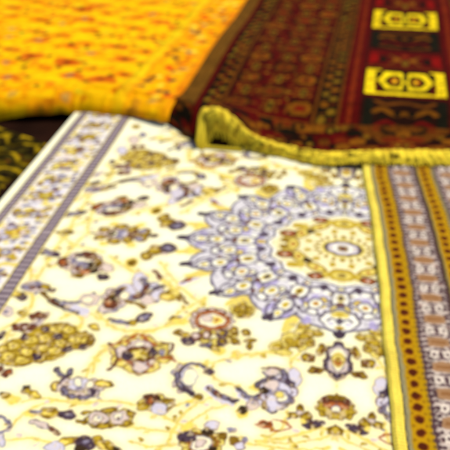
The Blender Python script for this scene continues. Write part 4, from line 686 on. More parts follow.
PD 0 -530,-355 -530,-356 -531,-357 -532,-358 -533,-358 -535,-357 -536,-356 -537,-355 -537,-354 -536,-353 -535,-352 -534,-352 -532,-353 -531,-353
PD 0 -498,-347 -497,-354 -499,-359 -504,-362 -510,-362 -517,-360 -522,-355 -526,-349 -527,-343 -525,-338 -520,-334 -514,-334 -507,-337 -502,-341
PO 0 -501,-348 -501,-352 -502,-356 -506,-358 -511,-359 -516,-357 -520,-353 -523,-349 -524,-344 -522,-340 -518,-338 -513,-338 -508,-340 -504,-343
Py 0 -506,-347 -506,-350 -507,-353 -510,-355 -513,-355 -517,-354 -520,-351 -522,-348 -523,-345 -521,-342 -519,-341 -515,-340 -511,-342 -508,-344
PD 0 -508,-348 -508,-349 -509,-350 -509,-351 -511,-351 -512,-351 -513,-350 -514,-348 -514,-347 -514,-346 -513,-345 -512,-345 -510,-346 -509,-347
PD 0 -485,-322 -485,-328 -488,-333 -493,-337 -500,-337 -508,-335 -514,-330 -518,-324 -518,-317 -516,-312 -510,-308 -503,-308 -496,-310 -489,-315
PO 0 -489,-322 -489,-327 -491,-331 -495,-333 -501,-333 -506,-332 -511,-328 -514,-323 -515,-319 -512,-315 -508,-312 -503,-312 -497,-314 -492,-317
Py 0 -494,-321 -494,-325 -496,-327 -499,-329 -503,-329 -507,-328 -511,-326 -513,-323 -513,-319 -512,-316 -508,-315 -504,-314 -500,-316 -496,-318
PD 0 -497,-322 -497,-324 -498,-325 -499,-326 -500,-326 -502,-325 -503,-324 -504,-323 -504,-321 -504,-320 -502,-320 -501,-320 -499,-320 -498,-321
PD 0 -464,-323 -463,-329 -465,-335 -470,-338 -476,-338 -482,-336 -488,-331 -492,-325 -493,-318 -490,-313 -486,-310 -479,-309 -473,-312 -467,-317
PO 0 -467,-323 -466,-328 -468,-332 -472,-334 -476,-335 -482,-333 -486,-329 -489,-325 -489,-320 -487,-316 -484,-313 -479,-313 -474,-315 -469,-319
Py 0 -471,-323 -471,-326 -473,-329 -475,-330 -479,-331 -483,-329 -486,-327 -488,-324 -488,-321 -487,-318 -484,-316 -480,-316 -477,-317 -473,-320
PD 0 -474,-324 -474,-325 -474,-326 -475,-327 -476,-327 -478,-326 -479,-325 -480,-324 -480,-323 -479,-322 -478,-321 -477,-321 -476,-321 -475,-322
PD 0 -440,-349 -440,-355 -443,-360 -448,-364 -455,-364 -462,-362 -468,-357 -472,-351 -473,-345 -470,-340 -464,-337 -457,-336 -450,-338 -444,-343
PO 0 -444,-349 -444,-354 -446,-358 -450,-360 -456,-361 -461,-359 -466,-356 -469,-351 -469,-346 -467,-342 -462,-340 -457,-340 -451,-341 -447,-345
Py 0 -449,-349 -449,-352 -451,-355 -454,-356 -458,-357 -462,-356 -466,-353 -467,-350 -468,-347 -466,-344 -463,-343 -459,-342 -454,-343 -451,-346
PD 0 -452,-350 -452,-351 -453,-352 -454,-353 -455,-353 -457,-353 -458,-352 -459,-350 -459,-349 -458,-348 -457,-347 -456,-347 -454,-348 -453,-349
PD 0 -425,-351 -424,-357 -426,-362 -429,-365 -435,-365 -440,-363 -445,-358 -448,-352 -449,-346 -447,-341 -443,-338 -438,-337 -432,-340 -428,-345
PO 0 -427,-351 -427,-355 -428,-359 -431,-361 -435,-362 -440,-360 -443,-357 -446,-352 -446,-348 -445,-344 -442,-341 -438,-341 -433,-343 -429,-346
Py 0 -432,-350 -431,-354 -432,-356 -435,-358 -438,-358 -441,-357 -444,-354 -445,-351 -446,-348 -444,-346 -442,-344 -439,-344 -436,-345 -433,-347
PD 0 -433,-351 -433,-353 -433,-354 -434,-354 -435,-354 -436,-354 -437,-353 -438,-352 -438,-350 -438,-349 -437,-349 -436,-349 -435,-349 -434,-350
PD 0 -541,-400 -540,-406 -543,-411 -548,-414 -555,-414 -562,-412 -568,-407 -572,-402 -573,-396 -570,-391 -565,-388 -558,-388 -551,-390 -545,-394
PO 0 -544,-400 -544,-405 -546,-408 -550,-410 -555,-411 -561,-409 -565,-406 -568,-402 -569,-397 -567,-393 -563,-391 -558,-391 -552,-393 -547,-396
Py 0 -549,-400 -549,-403 -551,-405 -554,-407 -558,-407 -562,-406 -565,-404 -567,-401 -568,-398 -566,-395 -563,-394 -559,-393 -555,-395 -552,-397
PD 0 -552,-401 -552,-402 -553,-403 -554,-404 -555,-404 -557,-403 -558,-402 -559,-401 -559,-400 -558,-399 -557,-398 -556,-398 -554,-399 -553,-400
PD 0 -514,-386 -513,-392 -516,-397 -521,-400 -528,-400 -535,-398 -541,-393 -545,-387 -546,-381 -543,-376 -538,-373 -531,-373 -524,-375 -518,-380
PO 0 -517,-386 -517,-390 -519,-394 -523,-396 -528,-397 -534,-395 -538,-392 -541,-387 -542,-383 -540,-379 -536,-377 -530,-377 -525,-378 -520,-382
Py 0 -522,-385 -522,-389 -524,-391 -527,-393 -531,-393 -535,-392 -538,-389 -540,-386 -541,-383 -539,-381 -536,-379 -532,-379 -528,-380 -524,-382
PD 0 -525,-386 -525,-388 -526,-389 -527,-389 -528,-389 -530,-389 -531,-388 -532,-387 -532,-386 -531,-384 -530,-384 -529,-384 -527,-384 -526,-385
PD 0 -489,-374 -488,-380 -491,-385 -496,-388 -503,-388 -510,-386 -516,-381 -520,-376 -520,-370 -518,-364 -513,-361 -506,-361 -498,-363 -492,-368
PO 0 -492,-374 -492,-378 -494,-382 -498,-384 -503,-385 -509,-383 -513,-380 -516,-375 -517,-371 -515,-367 -511,-365 -505,-365 -499,-366 -495,-370
Py 0 -497,-373 -497,-377 -499,-379 -502,-381 -506,-381 -510,-380 -513,-378 -515,-375 -515,-371 -514,-369 -511,-367 -507,-367 -503,-368 -499,-370
PD 0 -500,-374 -500,-376 -500,-377 -502,-377 -503,-377 -505,-377 -506,-376 -507,-375 -507,-374 -506,-373 -505,-372 -504,-372 -502,-372 -501,-373
PD 0 -467,-380 -467,-386 -469,-391 -475,-394 -481,-395 -488,-392 -494,-388 -498,-382 -499,-376 -496,-371 -491,-368 -484,-368 -477,-370 -471,-374
PO 0 -470,-380 -470,-385 -472,-389 -476,-391 -482,-391 -487,-390 -492,-386 -495,-382 -495,-378 -493,-374 -489,-372 -483,-371 -478,-373 -473,-376
Py 0 -476,-380 -475,-383 -477,-386 -480,-387 -484,-387 -488,-386 -492,-384 -494,-381 -494,-378 -492,-375 -489,-374 -485,-374 -481,-375 -478,-377
PD 0 -478,-381 -478,-382 -479,-383 -480,-384 -481,-384 -483,-384 -484,-383 -485,-381 -485,-380 -485,-379 -483,-378 -482,-378 -480,-379 -479,-380
PD 0 -512,-409 -511,-414 -514,-419 -520,-422 -528,-423 -536,-420 -542,-416 -546,-411 -547,-405 -544,-400 -538,-397 -530,-397 -522,-399 -516,-403
PO 0 -516,-409 -515,-413 -518,-417 -522,-419 -528,-419 -534,-418 -539,-415 -542,-410 -543,-406 -540,-402 -536,-400 -530,-400 -524,-402 -518,-405
Py 0 -521,-408 -521,-411 -523,-414 -526,-415 -530,-416 -535,-415 -539,-412 -541,-410 -541,-407 -539,-404 -536,-403 -531,-402 -527,-403 -523,-406
PD 0 -524,-409 -524,-411 -525,-412 -526,-412 -528,-412 -529,-412 -531,-411 -532,-410 -532,-409 -531,-408 -530,-407 -528,-407 -527,-407 -525,-408
PD 0 -488,-400 -487,-405 -489,-410 -494,-413 -500,-414 -506,-411 -511,-407 -515,-401 -516,-395 -514,-391 -509,-388 -503,-387 -497,-390 -492,-394
PO 0 -491,-400 -491,-404 -492,-408 -496,-410 -500,-410 -505,-409 -509,-405 -512,-401 -513,-397 -511,-393 -507,-391 -503,-391 -498,-392 -494,-396
Py 0 -496,-399 -495,-402 -497,-405 -499,-406 -503,-407 -506,-405 -509,-403 -511,-400 -512,-397 -510,-395 -508,-393 -504,-393 -501,-394 -498,-396
PD 0 -498,-400 -498,-402 -498,-403 -499,-403 -500,-403 -502,-403 -503,-402 -504,-401 -504,-399 -503,-398 -502,-398 -501,-398 -500,-398 -499,-399
PD 0 -468,-356 -468,-363 -470,-368 -474,-371 -481,-371 -487,-369 -492,-364 -496,-358 -497,-352 -495,-347 -490,-344 -484,-343 -477,-346 -472,-350
PO 0 -471,-357 -471,-361 -473,-365 -476,-367 -481,-368 -486,-366 -490,-362 -493,-358 -494,-353 -492,-350 -488,-347 -483,-347 -478,-349 -474,-352
Py 0 -476,-356 -476,-359 -477,-362 -480,-364 -484,-364 -487,-363 -490,-360 -492,-357 -493,-354 -491,-351 -488,-350 -485,-350 -481,-351 -478,-353
PD 0 -478,-357 -478,-358 -479,-359 -480,-360 -481,-360 -482,-360 -484,-359 -484,-357 -484,-356 -484,-355 -483,-354 -482,-354 -480,-355 -479,-356
PD 0 -564,-381 -562,-386 -563,-391 -566,-394 -570,-394 -575,-392 -580,-387 -583,-381 -585,-375 -584,-370 -581,-368 -577,-367 -572,-370 -567,-375
PO 0 -566,-381 -565,-385 -565,-389 -567,-391 -571,-391 -575,-389 -578,-386 -581,-381 -582,-377 -581,-373 -579,-371 -576,-371 -572,-373 -568,-376
Py 0 -570,-380 -569,-383 -569,-386 -571,-387 -574,-387 -577,-386 -579,-384 -581,-381 -582,-377 -581,-375 -579,-373 -577,-373 -574,-375 -571,-377
PD 0 -570,-381 -570,-382 -570,-383 -571,-384 -572,-384 -573,-383 -574,-382 -574,-381 -575,-380 -575,-379 -574,-378 -573,-378 -572,-379 -571,-380
PN 0 -513,-323 -513,-327 -514,-330 -516,-332 -520,-333 -523,-331 -526,-328 -529,-324 -529,-320 -528,-317 -526,-315 -522,-315 -519,-317 -516,-320
PN 0 -540,-347 -540,-351 -541,-354 -543,-356 -546,-356 -550,-354 -553,-352 -555,-348 -556,-344 -555,-341 -553,-339 -550,-339 -546,-340 -543,-343
PN 0 -455,-374 -454,-378 -455,-381 -458,-383 -461,-383 -465,-381 -468,-379 -470,-375 -470,-372 -469,-368 -467,-367 -463,-366 -460,-368 -457,-371
PN 0 -500,-398 -500,-401 -501,-404 -503,-406 -506,-406 -510,-405 -513,-402 -515,-399 -515,-395 -514,-392 -512,-391 -509,-390 -505,-392 -502,-394
PN 0 -484,-341 -483,-345 -484,-348 -487,-350 -490,-350 -494,-349 -497,-346 -499,-342 -499,-338 -498,-335 -496,-333 -493,-333 -489,-334 -486,-337
PN 0 -429,-367 -429,-371 -430,-374 -432,-376 -436,-376 -439,-374 -442,-372 -444,-368 -444,-364 -443,-361 -441,-360 -437,-359 -434,-361 -431,-363
PB 0 -393,-222 -393,-228 -395,-233 -398,-236 -403,-236 -409,-234 -413,-230 -416,-224 -416,-218 -414,-214 -410,-211 -405,-210 -400,-212 -396,-217
PP 0 -396,-223 -396,-227 -397,-230 -400,-232 -404,-233 -407,-231 -411,-228 -413,-224 -413,-220 -412,-216 -409,-214 -405,-214 -401,-215 -398,-218
PB 0 -402,-223 -401,-224 -402,-226 -403,-226 -404,-226 -405,-226 -406,-225 -407,-223 -407,-222 -407,-221 -406,-220 -405,-220 -403,-221 -402,-222
PB 0 -396,-242 -396,-247 -398,-252 -402,-255 -407,-255 -412,-253 -416,-249 -419,-243 -419,-238 -417,-233 -414,-230 -409,-230 -403,-232 -399,-236
PP 0 -399,-242 -399,-246 -400,-249 -403,-251 -407,-252 -411,-250 -414,-247 -416,-243 -416,-239 -415,-236 -412,-233 -408,-233 -404,-235 -401,-238
PB 0 -405,-242 -405,-244 -405,-245 -406,-246 -407,-246 -409,-245 -410,-244 -410,-243 -410,-241 -410,-240 -409,-239 -408,-239 -407,-240 -405,-241
PB 0 -413,-243 -413,-248 -414,-253 -418,-256 -423,-256 -428,-254 -433,-250 -435,-245 -436,-239 -434,-234 -430,-231 -425,-231 -420,-233 -416,-237
PP 0 -416,-243 -416,-247 -417,-251 -420,-253 -423,-253 -427,-251 -430,-248 -432,-244 -433,-240 -432,-237 -429,-235 -425,-234 -421,-236 -418,-239
PB 0 -421,-244 -421,-245 -422,-246 -423,-247 -424,-247 -425,-246 -426,-245 -427,-244 -427,-243 -427,-241 -426,-241 -425,-241 -423,-241 -422,-242
PB 0 -427,-225 -426,-231 -428,-235 -432,-238 -437,-239 -442,-236 -446,-232 -449,-227 -450,-221 -448,-216 -444,-213 -439,-213 -434,-215 -430,-219
PP 0 -430,-225 -429,-229 -431,-233 -433,-235 -437,-235 -441,-234 -444,-230 -446,-226 -447,-222 -445,-219 -443,-217 -439,-216 -435,-218 -432,-221
PB 0 -435,-226 -435,-227 -436,-228 -437,-229 -438,-229 -439,-228 -440,-227 -441,-226 -441,-225 -441,-223 -440,-223 -438,-223 -437,-223 -436,-224
PB 0 -424,-205 -423,-211 -425,-216 -429,-219 -434,-219 -439,-217 -444,-213 -447,-207 -447,-201 -445,-196 -441,-193 -436,-193 -431,-195 -427,-200
PP 0 -427,-206 -426,-210 -428,-213 -431,-216 -434,-216 -438,-214 -441,-211 -444,-207 -444,-202 -443,-199 -440,-197 -436,-196 -432,-198 -429,-201
PB 0 -432,-206 -432,-207 -433,-209 -434,-209 -435,-209 -436,-209 -437,-208 -438,-206 -438,-205 -438,-204 -437,-203 -435,-203 -434,-203 -433,-205
PB 0 -407,-204 -406,-210 -408,-215 -412,-218 -417,-218 -422,-216 -427,-211 -429,-206 -430,-200 -428,-195 -424,-192 -419,-192 -414,-194 -409,-198
PP 0 -410,-204 -409,-209 -411,-212 -414,-214 -417,-215 -421,-213 -424,-210 -426,-206 -427,-201 -425,-198 -423,-195 -419,-195 -415,-197 -412,-200
PB 0 -415,-205 -415,-206 -416,-207 -417,-208 -418,-208 -419,-208 -420,-207 -421,-205 -421,-204 -421,-202 -420,-202 -418,-202 -417,-202 -416,-203
PG 0 -334,-198 -334,-203 -336,-207 -340,-210 -345,-211 -350,-209 -354,-205 -356,-200 -357,-195 -354,-190 -350,-188 -345,-187 -340,-189 -336,-193
PL 0 -337,-198 -337,-202 -338,-205 -341,-207 -345,-207 -349,-206 -352,-203 -353,-200 -353,-196 -352,-193 -349,-191 -345,-191 -341,-192 -338,-195
PG 0 -342,-199 -342,-200 -343,-201 -344,-202 -345,-202 -346,-201 -347,-200 -348,-199 -348,-198 -347,-197 -346,-196 -345,-196 -344,-197 -343,-197
PG 0 -341,-220 -341,-225 -343,-229 -347,-232 -352,-232 -357,-230 -361,-227 -363,-222 -363,-217 -361,-213 -357,-210 -352,-209 -347,-211 -343,-215
PL 0 -343,-220 -343,-224 -345,-227 -348,-229 -352,-229 -355,-228 -358,-225 -360,-222 -360,-218 -359,-215 -356,-213 -352,-213 -348,-214 -345,-217
PG 0 -349,-221 -349,-222 -349,-223 -350,-224 -352,-224 -353,-223 -354,-222 -355,-221 -355,-220 -354,-219 -353,-218 -352,-218 -351,-218 -350,-219
PG 0 -361,-214 -361,-219 -363,-223 -367,-226 -372,-226 -377,-224 -381,-221 -384,-216 -384,-210 -382,-206 -378,-204 -373,-203 -368,-205 -364,-209
PL 0 -364,-214 -364,-218 -366,-221 -369,-222 -372,-223 -376,-221 -379,-219 -381,-215 -381,-212 -379,-209 -377,-207 -373,-207 -369,-208 -366,-210
PG 0 -370,-214 -370,-216 -370,-217 -371,-217 -373,-218 -374,-217 -375,-216 -375,-215 -375,-214 -375,-213 -374,-212 -373,-212 -371,-212 -370,-213
PG 0 -368,-188 -368,-193 -370,-197 -374,-200 -379,-200 -384,-198 -388,-195 -391,-190 -391,-184 -389,-180 -385,-177 -380,-177 -374,-179 -370,-182
PL 0 -371,-188 -371,-192 -372,-195 -375,-197 -379,-197 -383,-196 -386,-193 -388,-189 -388,-186 -386,-182 -383,-181 -379,-180 -376,-182 -373,-184
PG 0 -376,-188 -376,-190 -377,-191 -378,-191 -379,-192 -380,-191 -381,-190 -382,-189 -382,-187 -382,-186 -381,-186 -379,-186 -378,-186 -377,-187
PG 0 -351,-178 -350,-183 -353,-187 -357,-190 -362,-191 -367,-189 -371,-185 -374,-180 -374,-174 -372,-170 -367,-167 -362,-167 -357,-169 -353,-172
PL 0 -353,-178 -353,-182 -355,-185 -358,-187 -362,-187 -366,-186 -369,-183 -371,-179 -371,-176 -369,-173 -366,-171 -362,-170 -358,-172 -355,-174
PG 0 -359,-178 -359,-180 -360,-181 -361,-182 -362,-182 -363,-181 -364,-180 -365,-179 -365,-178 -364,-176 -363,-176 -362,-176 -361,-176 -360,-177
PL 0 -388,-203 -387,-213 -390,-222 -397,-227 -406,-228 -415,-224 -423,-216 -427,-206 -429,-195 -425,-186 -419,-181 -410,-180 -400,-184 -392,-192
PP 0 -409,-258 -409,-264 -412,-270 -418,-273 -426,-274 -434,-271 -440,-267 -444,-260 -444,-254 -441,-248 -435,-245 -427,-244 -419,-247 -412,-251
PL 0 -375,-169 -373,-183 -374,-194 -378,-201 -384,-201 -391,-196 -398,-185 -403,-171 -406,-157 -405,-145 -401,-138 -395,-137 -387,-143 -380,-154
PP 0 -346,-225 -346,-231 -348,-237 -353,-240 -359,-241 -365,-238 -370,-233 -373,-227 -374,-220 -371,-215 -366,-211 -360,-211 -354,-213 -349,-218
PB 0 -411,-239 -410,-249 -412,-256 -417,-261 -424,-261 -431,-258 -437,-251 -442,-242 -443,-232 -441,-225 -436,-220 -429,-220 -421,-223 -415,-230
PK 0 -415,-227 -415,-231 -417,-233 -420,-235 -424,-235 -428,-234 -431,-232 -433,-229 -433,-225 -431,-222 -428,-221 -424,-220 -420,-222 -417,-224
PR 0 -423,-243 -423,-247 -424,-249 -426,-251 -428,-251 -431,-250 -433,-248 -435,-244 -435,-241 -434,-238 -432,-237 -430,-236 -427,-238 -425,-240
SD 9 -430,-219 -425,-199 -411,-192
PN 0 -409,-208 -408,-213 -410,-217 -414,-220 -419,-220 -424,-218 -429,-214 -431,-209 -432,-204 -430,-200 -426,-197 -421,-197 -415,-199 -411,-203
SN 14 -387,-163 -373,-182 -373,-205 -377,-218
PB 0 -364,-194 -363,-201 -364,-207 -366,-210 -369,-210 -372,-207 -376,-202 -378,-195 -379,-188 -379,-183 -377,-179 -374,-179 -370,-182 -367,-187
SD 11 -399,-235 -379,-240 -361,-251
PG 0 -378,-221 -378,-225 -380,-229 -384,-231 -389,-232 -394,-230 -398,-227 -401,-223 -401,-219 -398,-215 -394,-213 -389,-212 -384,-214 -380,-217
SN 12 -357,-206 -350,-186 -338,-179
PW 0 -397,-216 -397,-221 -398,-226 -401,-228 -405,-228 -409,-226 -413,-223 -415,-218 -416,-213 -414,-208 -411,-206 -407,-206 -403,-207 -399,-211
PL 0 -337,-211 -336,-218 -337,-223 -340,-227 -344,-227 -349,-224 -352,-219 -355,-213 -356,-206 -354,-200 -351,-197 -347,-197 -343,-199 -339,-204
SB 11 -371,-130 -360,-143 -350,-160
SG 7 -430,-271 -414,-264 -404,-251
PB 0 -373,-208 -372,-212 -373,-216 -376,-220 -380,-224 -384,-225 -388,-225 -390,-222 -391,-219 -390,-214 -387,-210 -383,-206 -379,-205 -375,-205
PO 0 -305,-211 -305,-217 -309,-222 -316,-226 -324,-226 -331,-224 -337,-220 -340,-215 -340,-209 -336,-203 -330,-200 -322,-199 -314,-201 -308,-206
PY 0 -317,-212 -317,-216 -319,-219 -323,-221 -327,-221 -331,-220 -334,-217 -335,-214 -335,-211 -333,-208 -330,-206 -326,-206 -322,-207 -319,-209
PD 0 -324,-195 -324,-198 -325,-201 -327,-204 -331,-207 -334,-208 -337,-208 -338,-207 -339,-204 -337,-201 -335,-198 -332,-195 -328,-194 -325,-193
PD 0 -296,-217 -295,-222 -296,-226 -299,-228 -302,-229 -305,-227 -307,-223 -309,-218 -310,-213 -309,-209 -306,-206 -303,-206 -300,-208 -297,-212
SY 13 -345,-159 -327,-178 -308,-202
SD 7 -304,-202 -293,-216 -283,-231
SN 11 -412,-291 -395,-298 -374,-299
PG 0 -381,-294 -382,-297 -384,-299 -388,-300 -393,-301 -397,-300 -401,-298 -403,-296 -402,-293 -400,-291 -396,-290 -391,-289 -386,-290 -383,-292
PN 0 -341,-270 -340,-276 -342,-283 -345,-289 -351,-293 -357,-295 -362,-294 -366,-289 -367,-283 -366,-277 -362,-271 -357,-266 -351,-265 -345,-266
PG 0 -345,-273 -344,-277 -345,-281 -348,-285 -352,-288 -356,-290 -360,-289 -362,-287 -363,-283 -362,-279 -359,-274 -355,-271 -351,-270 -347,-271
PO 0 -363,-295 -363,-298 -364,-301 -367,-303 -369,-303 -372,-302 -375,-299 -376,-296 -376,-293 -375,-291 -373,-289 -370,-289 -367,-290 -365,-292
PO 0 -424,-316 -425,-319 -428,-321 -432,-321 -438,-319 -442,-316 -446,-313 -448,-309 -447,-306 -444,-305 -440,-305 -434,-306 -430,-309 -426,-313
PY 0 -428,-312 -428,-314 -429,-315 -432,-316 -434,-317 -437,-316 -439,-315 -441,-313 -441,-311 -439,-310 -437,-309 -434,-308 -431,-309 -429,-310
PD 0 -423,-351 -422,-356 -423,-361 -425,-364 -429,-364 -433,-362 -437,-357 -439,-352 -440,-346 -440,-341 -437,-338 -433,-338 -429,-340 -425,-345
PD 0 -289,-281 -290,-284 -292,-287 -296,-287 -301,-286 -305,-283 -308,-279 -309,-275 -308,-271 -306,-269 -302,-268 -297,-270 -293,-272 -290,-276
PD 0 -271,-315 -271,-319 -273,-323 -277,-325 -282,-326 -286,-324 -290,-321 -292,-317 -292,-312 -290,-309 -286,-306 -281,-306 -277,-307 -273,-311
PO 0 -262,-319 -262,-322 -263,-325 -265,-326 -268,-327 -271,-326 -273,-324 -274,-321 -274,-318 -273,-315 -271,-314 -268,-313 -265,-314 -263,-317
PY 0 -269,-283 -270,-288 -274,-292 -280,-295 -288,-296 -295,-294 -301,-291 -303,-287 -303,-282 -299,-278 -292,-275 -285,-274 -277,-276 -272,-279
PB 0 -188,-268 -188,-273 -190,-277 -194,-280 -198,-281 -202,-279 -206,-275 -207,-271 -207,-266 -205,-261 -201,-259 -197,-258 -193,-260 -190,-263
PP 0 -191,-269 -191,-272 -192,-275 -195,-277 -198,-278 -201,-276 -203,-274 -204,-270 -204,-267 -203,-264 -200,-262 -197,-261 -194,-263 -192,-265
PB 0 -195,-269 -195,-270 -196,-271 -197,-272 -198,-272 -199,-272 -200,-271 -200,-270 -200,-268 -199,-267 -199,-267 -197,-267 -196,-267 -196,-268
PB 0 -190,-283 -190,-288 -192,-292 -196,-295 -200,-295 -204,-293 -208,-290 -209,-285 -209,-280 -207,-276 -204,-273 -199,-273 -195,-275 -192,-278
PP 0 -193,-283 -193,-287 -194,-290 -197,-292 -200,-292 -203,-291 -205,-288 -207,-285 -206,-281 -205,-278 -202,-276 -199,-276 -196,-277 -194,-280
PB 0 -197,-284 -197,-285 -198,-286 -199,-287 -200,-287 -201,-286 -202,-286 -202,-284 -202,-283 -202,-282 -201,-281 -200,-281 -198,-282 -198,-283
PB 0 -200,-295 -200,-299 -202,-304 -206,-306 -210,-307 -214,-305 -218,-301 -219,-297 -219,-292 -217,-288 -214,-285 -209,-285 -205,-286 -202,-290
PP 0 -203,-295 -203,-298 -205,-301 -207,-303 -210,-304 -213,-302 -215,-300 -217,-297 -216,-293 -215,-290 -213,-288 -209,-288 -206,-289 -204,-292
PB 0 -207,-295 -207,-297 -208,-298 -209,-298 -210,-298 -211,-298 -212,-297 -212,-296 -212,-295 -212,-294 -211,-293 -210,-293 -209,-293 -208,-294
PB 0 -215,-300 -216,-305 -218,-309 -221,-312 -225,-312 -229,-310 -233,-307 -235,-302 -234,-298 -232,-293 -229,-291 -225,-290 -221,-292 -217,-296
PP 0 -218,-301 -218,-304 -220,-307 -222,-309 -225,-309 -228,-308 -231,-305 -232,-302 -232,-299 -230,-296 -228,-294 -225,-293 -222,-295 -219,-297
PB 0 -223,-301 -223,-302 -223,-303 -224,-304 -225,-304 -226,-304 -227,-303 -227,-302 -227,-300 -227,-299 -226,-299 -225,-299 -224,-299 -223,-300
PB 0 -232,-298 -232,-303 -234,-307 -238,-310 -242,-310 -246,-309 -249,-305 -251,-300 -251,-296 -249,-291 -246,-289 -241,-288 -237,-290 -234,-294
PP 0 -235,-299 -235,-302 -236,-305 -239,-307 -242,-307 -245,-306 -247,-303 -248,-300 -248,-297 -247,-294 -245,-292 -242,-292 -238,-293 -236,-295
PB 0 -239,-299 -239,-300 -240,-301 -241,-302 -242,-302 -243,-302 -244,-301 -244,-300 -244,-298 -243,-297 -243,-297 -242,-297 -241,-297 -240,-298
PB 0 -246,-289 -246,-294 -248,-298 -251,-301 -255,-301 -260,-300 -263,-296 -265,-292 -265,-287 -263,-282 -259,-280 -255,-279 -251,-281 -247,-285
PP 0 -248,-290 -248,-293 -250,-296 -252,-298 -255,-298 -258,-297 -261,-295 -262,-291 -262,-288 -261,-285 -258,-283 -255,-283 -252,-284 -250,-286
PB 0 -253,-290 -253,-291 -253,-293 -254,-293 -255,-293 -256,-293 -257,-292 -258,-291 -258,-290 -257,-288 -256,-288 -255,-288 -254,-288 -253,-289
PB 0 -253,-276 -253,-281 -255,-285 -258,-288 -262,-288 -267,-286 -270,-283 -272,-278 -272,-273 -270,-269 -267,-266 -262,-265 -258,-267 -254,-271
PP 0 -255,-276 -255,-280 -257,-283 -259,-285 -262,-285 -265,-284 -268,-281 -269,-278 -269,-274 -268,-271 -265,-269 -262,-269 -259,-270 -257,-273
PB 0 -260,-277 -260,-278 -260,-279 -261,-280 -262,-280 -263,-279 -264,-278 -265,-277 -265,-276 -264,-275 -263,-274 -262,-274 -261,-274 -260,-275
PB 0 -251,-261 -251,-266 -253,-270 -256,-273 -261,-273 -265,-272 -269,-268 -271,-263 -271,-258 -269,-254 -265,-251 -261,-250 -256,-252 -253,-256
PP 0 -254,-261 -254,-265 -255,-268 -258,-270 -261,-270 -264,-269 -266,-266 -268,-263 -268,-259 -266,-256 -264,-254 -261,-254 -258,-255 -255,-258
PB 0 -258,-262 -258,-263 -259,-264 -260,-265 -261,-265 -262,-264 -263,-263 -263,-262 -263,-261 -263,-260 -262,-259 -261,-259 -260,-260 -259,-260
PB 0 -241,-249 -241,-254 -243,-258 -246,-261 -251,-261 -255,-260 -259,-256 -261,-251 -261,-246 -259,-241 -255,-239 -251,-238 -246,-240 -243,-244
PP 0 -244,-249 -244,-253 -245,-256 -248,-258 -251,-258 -254,-257 -256,-254 -258,-251 -258,-247 -256,-244 -254,-242 -251,-242 -248,-243 -245,-246
PB 0 -248,-250 -248,-251 -249,-252 -250,-253 -251,-253 -252,-252 -253,-251 -253,-250 -253,-249 -253,-248 -252,-247 -251,-247 -250,-247 -249,-248
PB 0 -225,-243 -225,-248 -227,-253 -231,-255 -235,-256 -240,-254 -243,-250 -245,-245 -245,-240 -243,-236 -239,-233 -235,-232 -230,-234 -227,-238
PP 0 -228,-243 -228,-247 -229,-250 -232,-252 -235,-252 -238,-251 -241,-248 -242,-245 -242,-241 -241,-238 -238,-236 -235,-236 -232,-237 -229,-240
PB 0 -233,-244 -233,-245 -233,-246 -234,-247 -235,-247 -236,-247 -237,-246 -237,-244 -237,-243 -237,-242 -236,-241 -235,-241 -234,-242 -233,-243
PB 0 -208,-245 -208,-250 -210,-255 -214,-257 -218,-258 -222,-256 -226,-252 -228,-247 -228,-242 -226,-238 -222,-235 -218,-234 -213,-236 -210,-240
PP 0 -211,-245 -211,-249 -212,-252 -215,-254 -218,-254 -221,-253 -224,-251 -225,-247 -225,-243 -223,-240 -221,-238 -218,-238 -215,-239 -212,-242
PB 0 -215,-246 -215,-247 -216,-248 -217,-249 -218,-249 -219,-249 -220,-248 -220,-246 -220,-245 -220,-244 -219,-243 -218,-243 -217,-244 -216,-245
PB 0 -194,-254 -195,-259 -197,-264 -200,-266 -205,-267 -209,-265 -212,-262 -214,-257 -214,-252 -212,-247 -208,-244 -204,-244 -199,-246 -196,-249
PP 0 -197,-255 -197,-258 -199,-261 -201,-263 -204,-264 -207,-262 -210,-260 -211,-256 -211,-253 -210,-250 -207,-248 -204,-247 -201,-248 -198,-251
PB 0 -202,-255 -202,-256 -202,-258 -203,-258 -204,-258 -205,-258 -206,-257 -207,-256 -207,-255 -206,-253 -205,-253 -204,-253 -203,-253 -202,-254
PD 0 -177,-312 -177,-317 -179,-322 -183,-324 -188,-325 -192,-323 -196,-320 -198,-315 -197,-310 -195,-305 -191,-303 -187,-302 -182,-304 -178,-307
PQ 0 -179,-313 -180,-316 -181,-319 -184,-321 -188,-322 -191,-321 -194,-318 -195,-314 -195,-311 -193,-308 -190,-306 -187,-305 -183,-306 -181,-309
PD 0 -185,-313 -185,-314 -185,-316 -186,-316 -187,-316 -189,-316 -189,-315 -190,-314 -190,-313 -189,-311 -188,-311 -187,-311 -186,-311 -185,-312
PD 0 -184,-323 -184,-328 -186,-332 -190,-335 -195,-335 -199,-334 -203,-330 -204,-325 -204,-320 -202,-316 -198,-313 -193,-313 -189,-314 -185,-318
PQ 0 -186,-323 -186,-327 -188,-330 -191,-332 -194,-332 -198,-331 -200,-328 -202,-325 -201,-321 -200,-318 -197,-316 -193,-316 -190,-317 -188,-320
PD 0 -191,-324 -191,-325 -192,-326 -193,-327 -194,-327 -195,-326 -196,-326 -197,-324 -196,-323 -196,-322 -195,-321 -194,-321 -193,-322 -192,-323
PD 0 -203,-329 -203,-334 -205,-338 -209,-341 -213,-341 -218,-340 -221,-336 -223,-331 -223,-326 -221,-322 -217,-320 -212,-319 -208,-321 -204,-324
PQ 0 -205,-329 -205,-333 -207,-336 -210,-338 -213,-338 -217,-337 -219,-335 -221,-331 -220,-327 -219,-324 -216,-322 -213,-322 -209,-323 -207,-326
PD 0 -210,-330 -210,-331 -211,-332 -212,-333 -213,-333 -214,-333 -215,-332 -216,-331 -215,-329 -215,-328 -214,-328 -213,-327 -212,-328 -211,-329
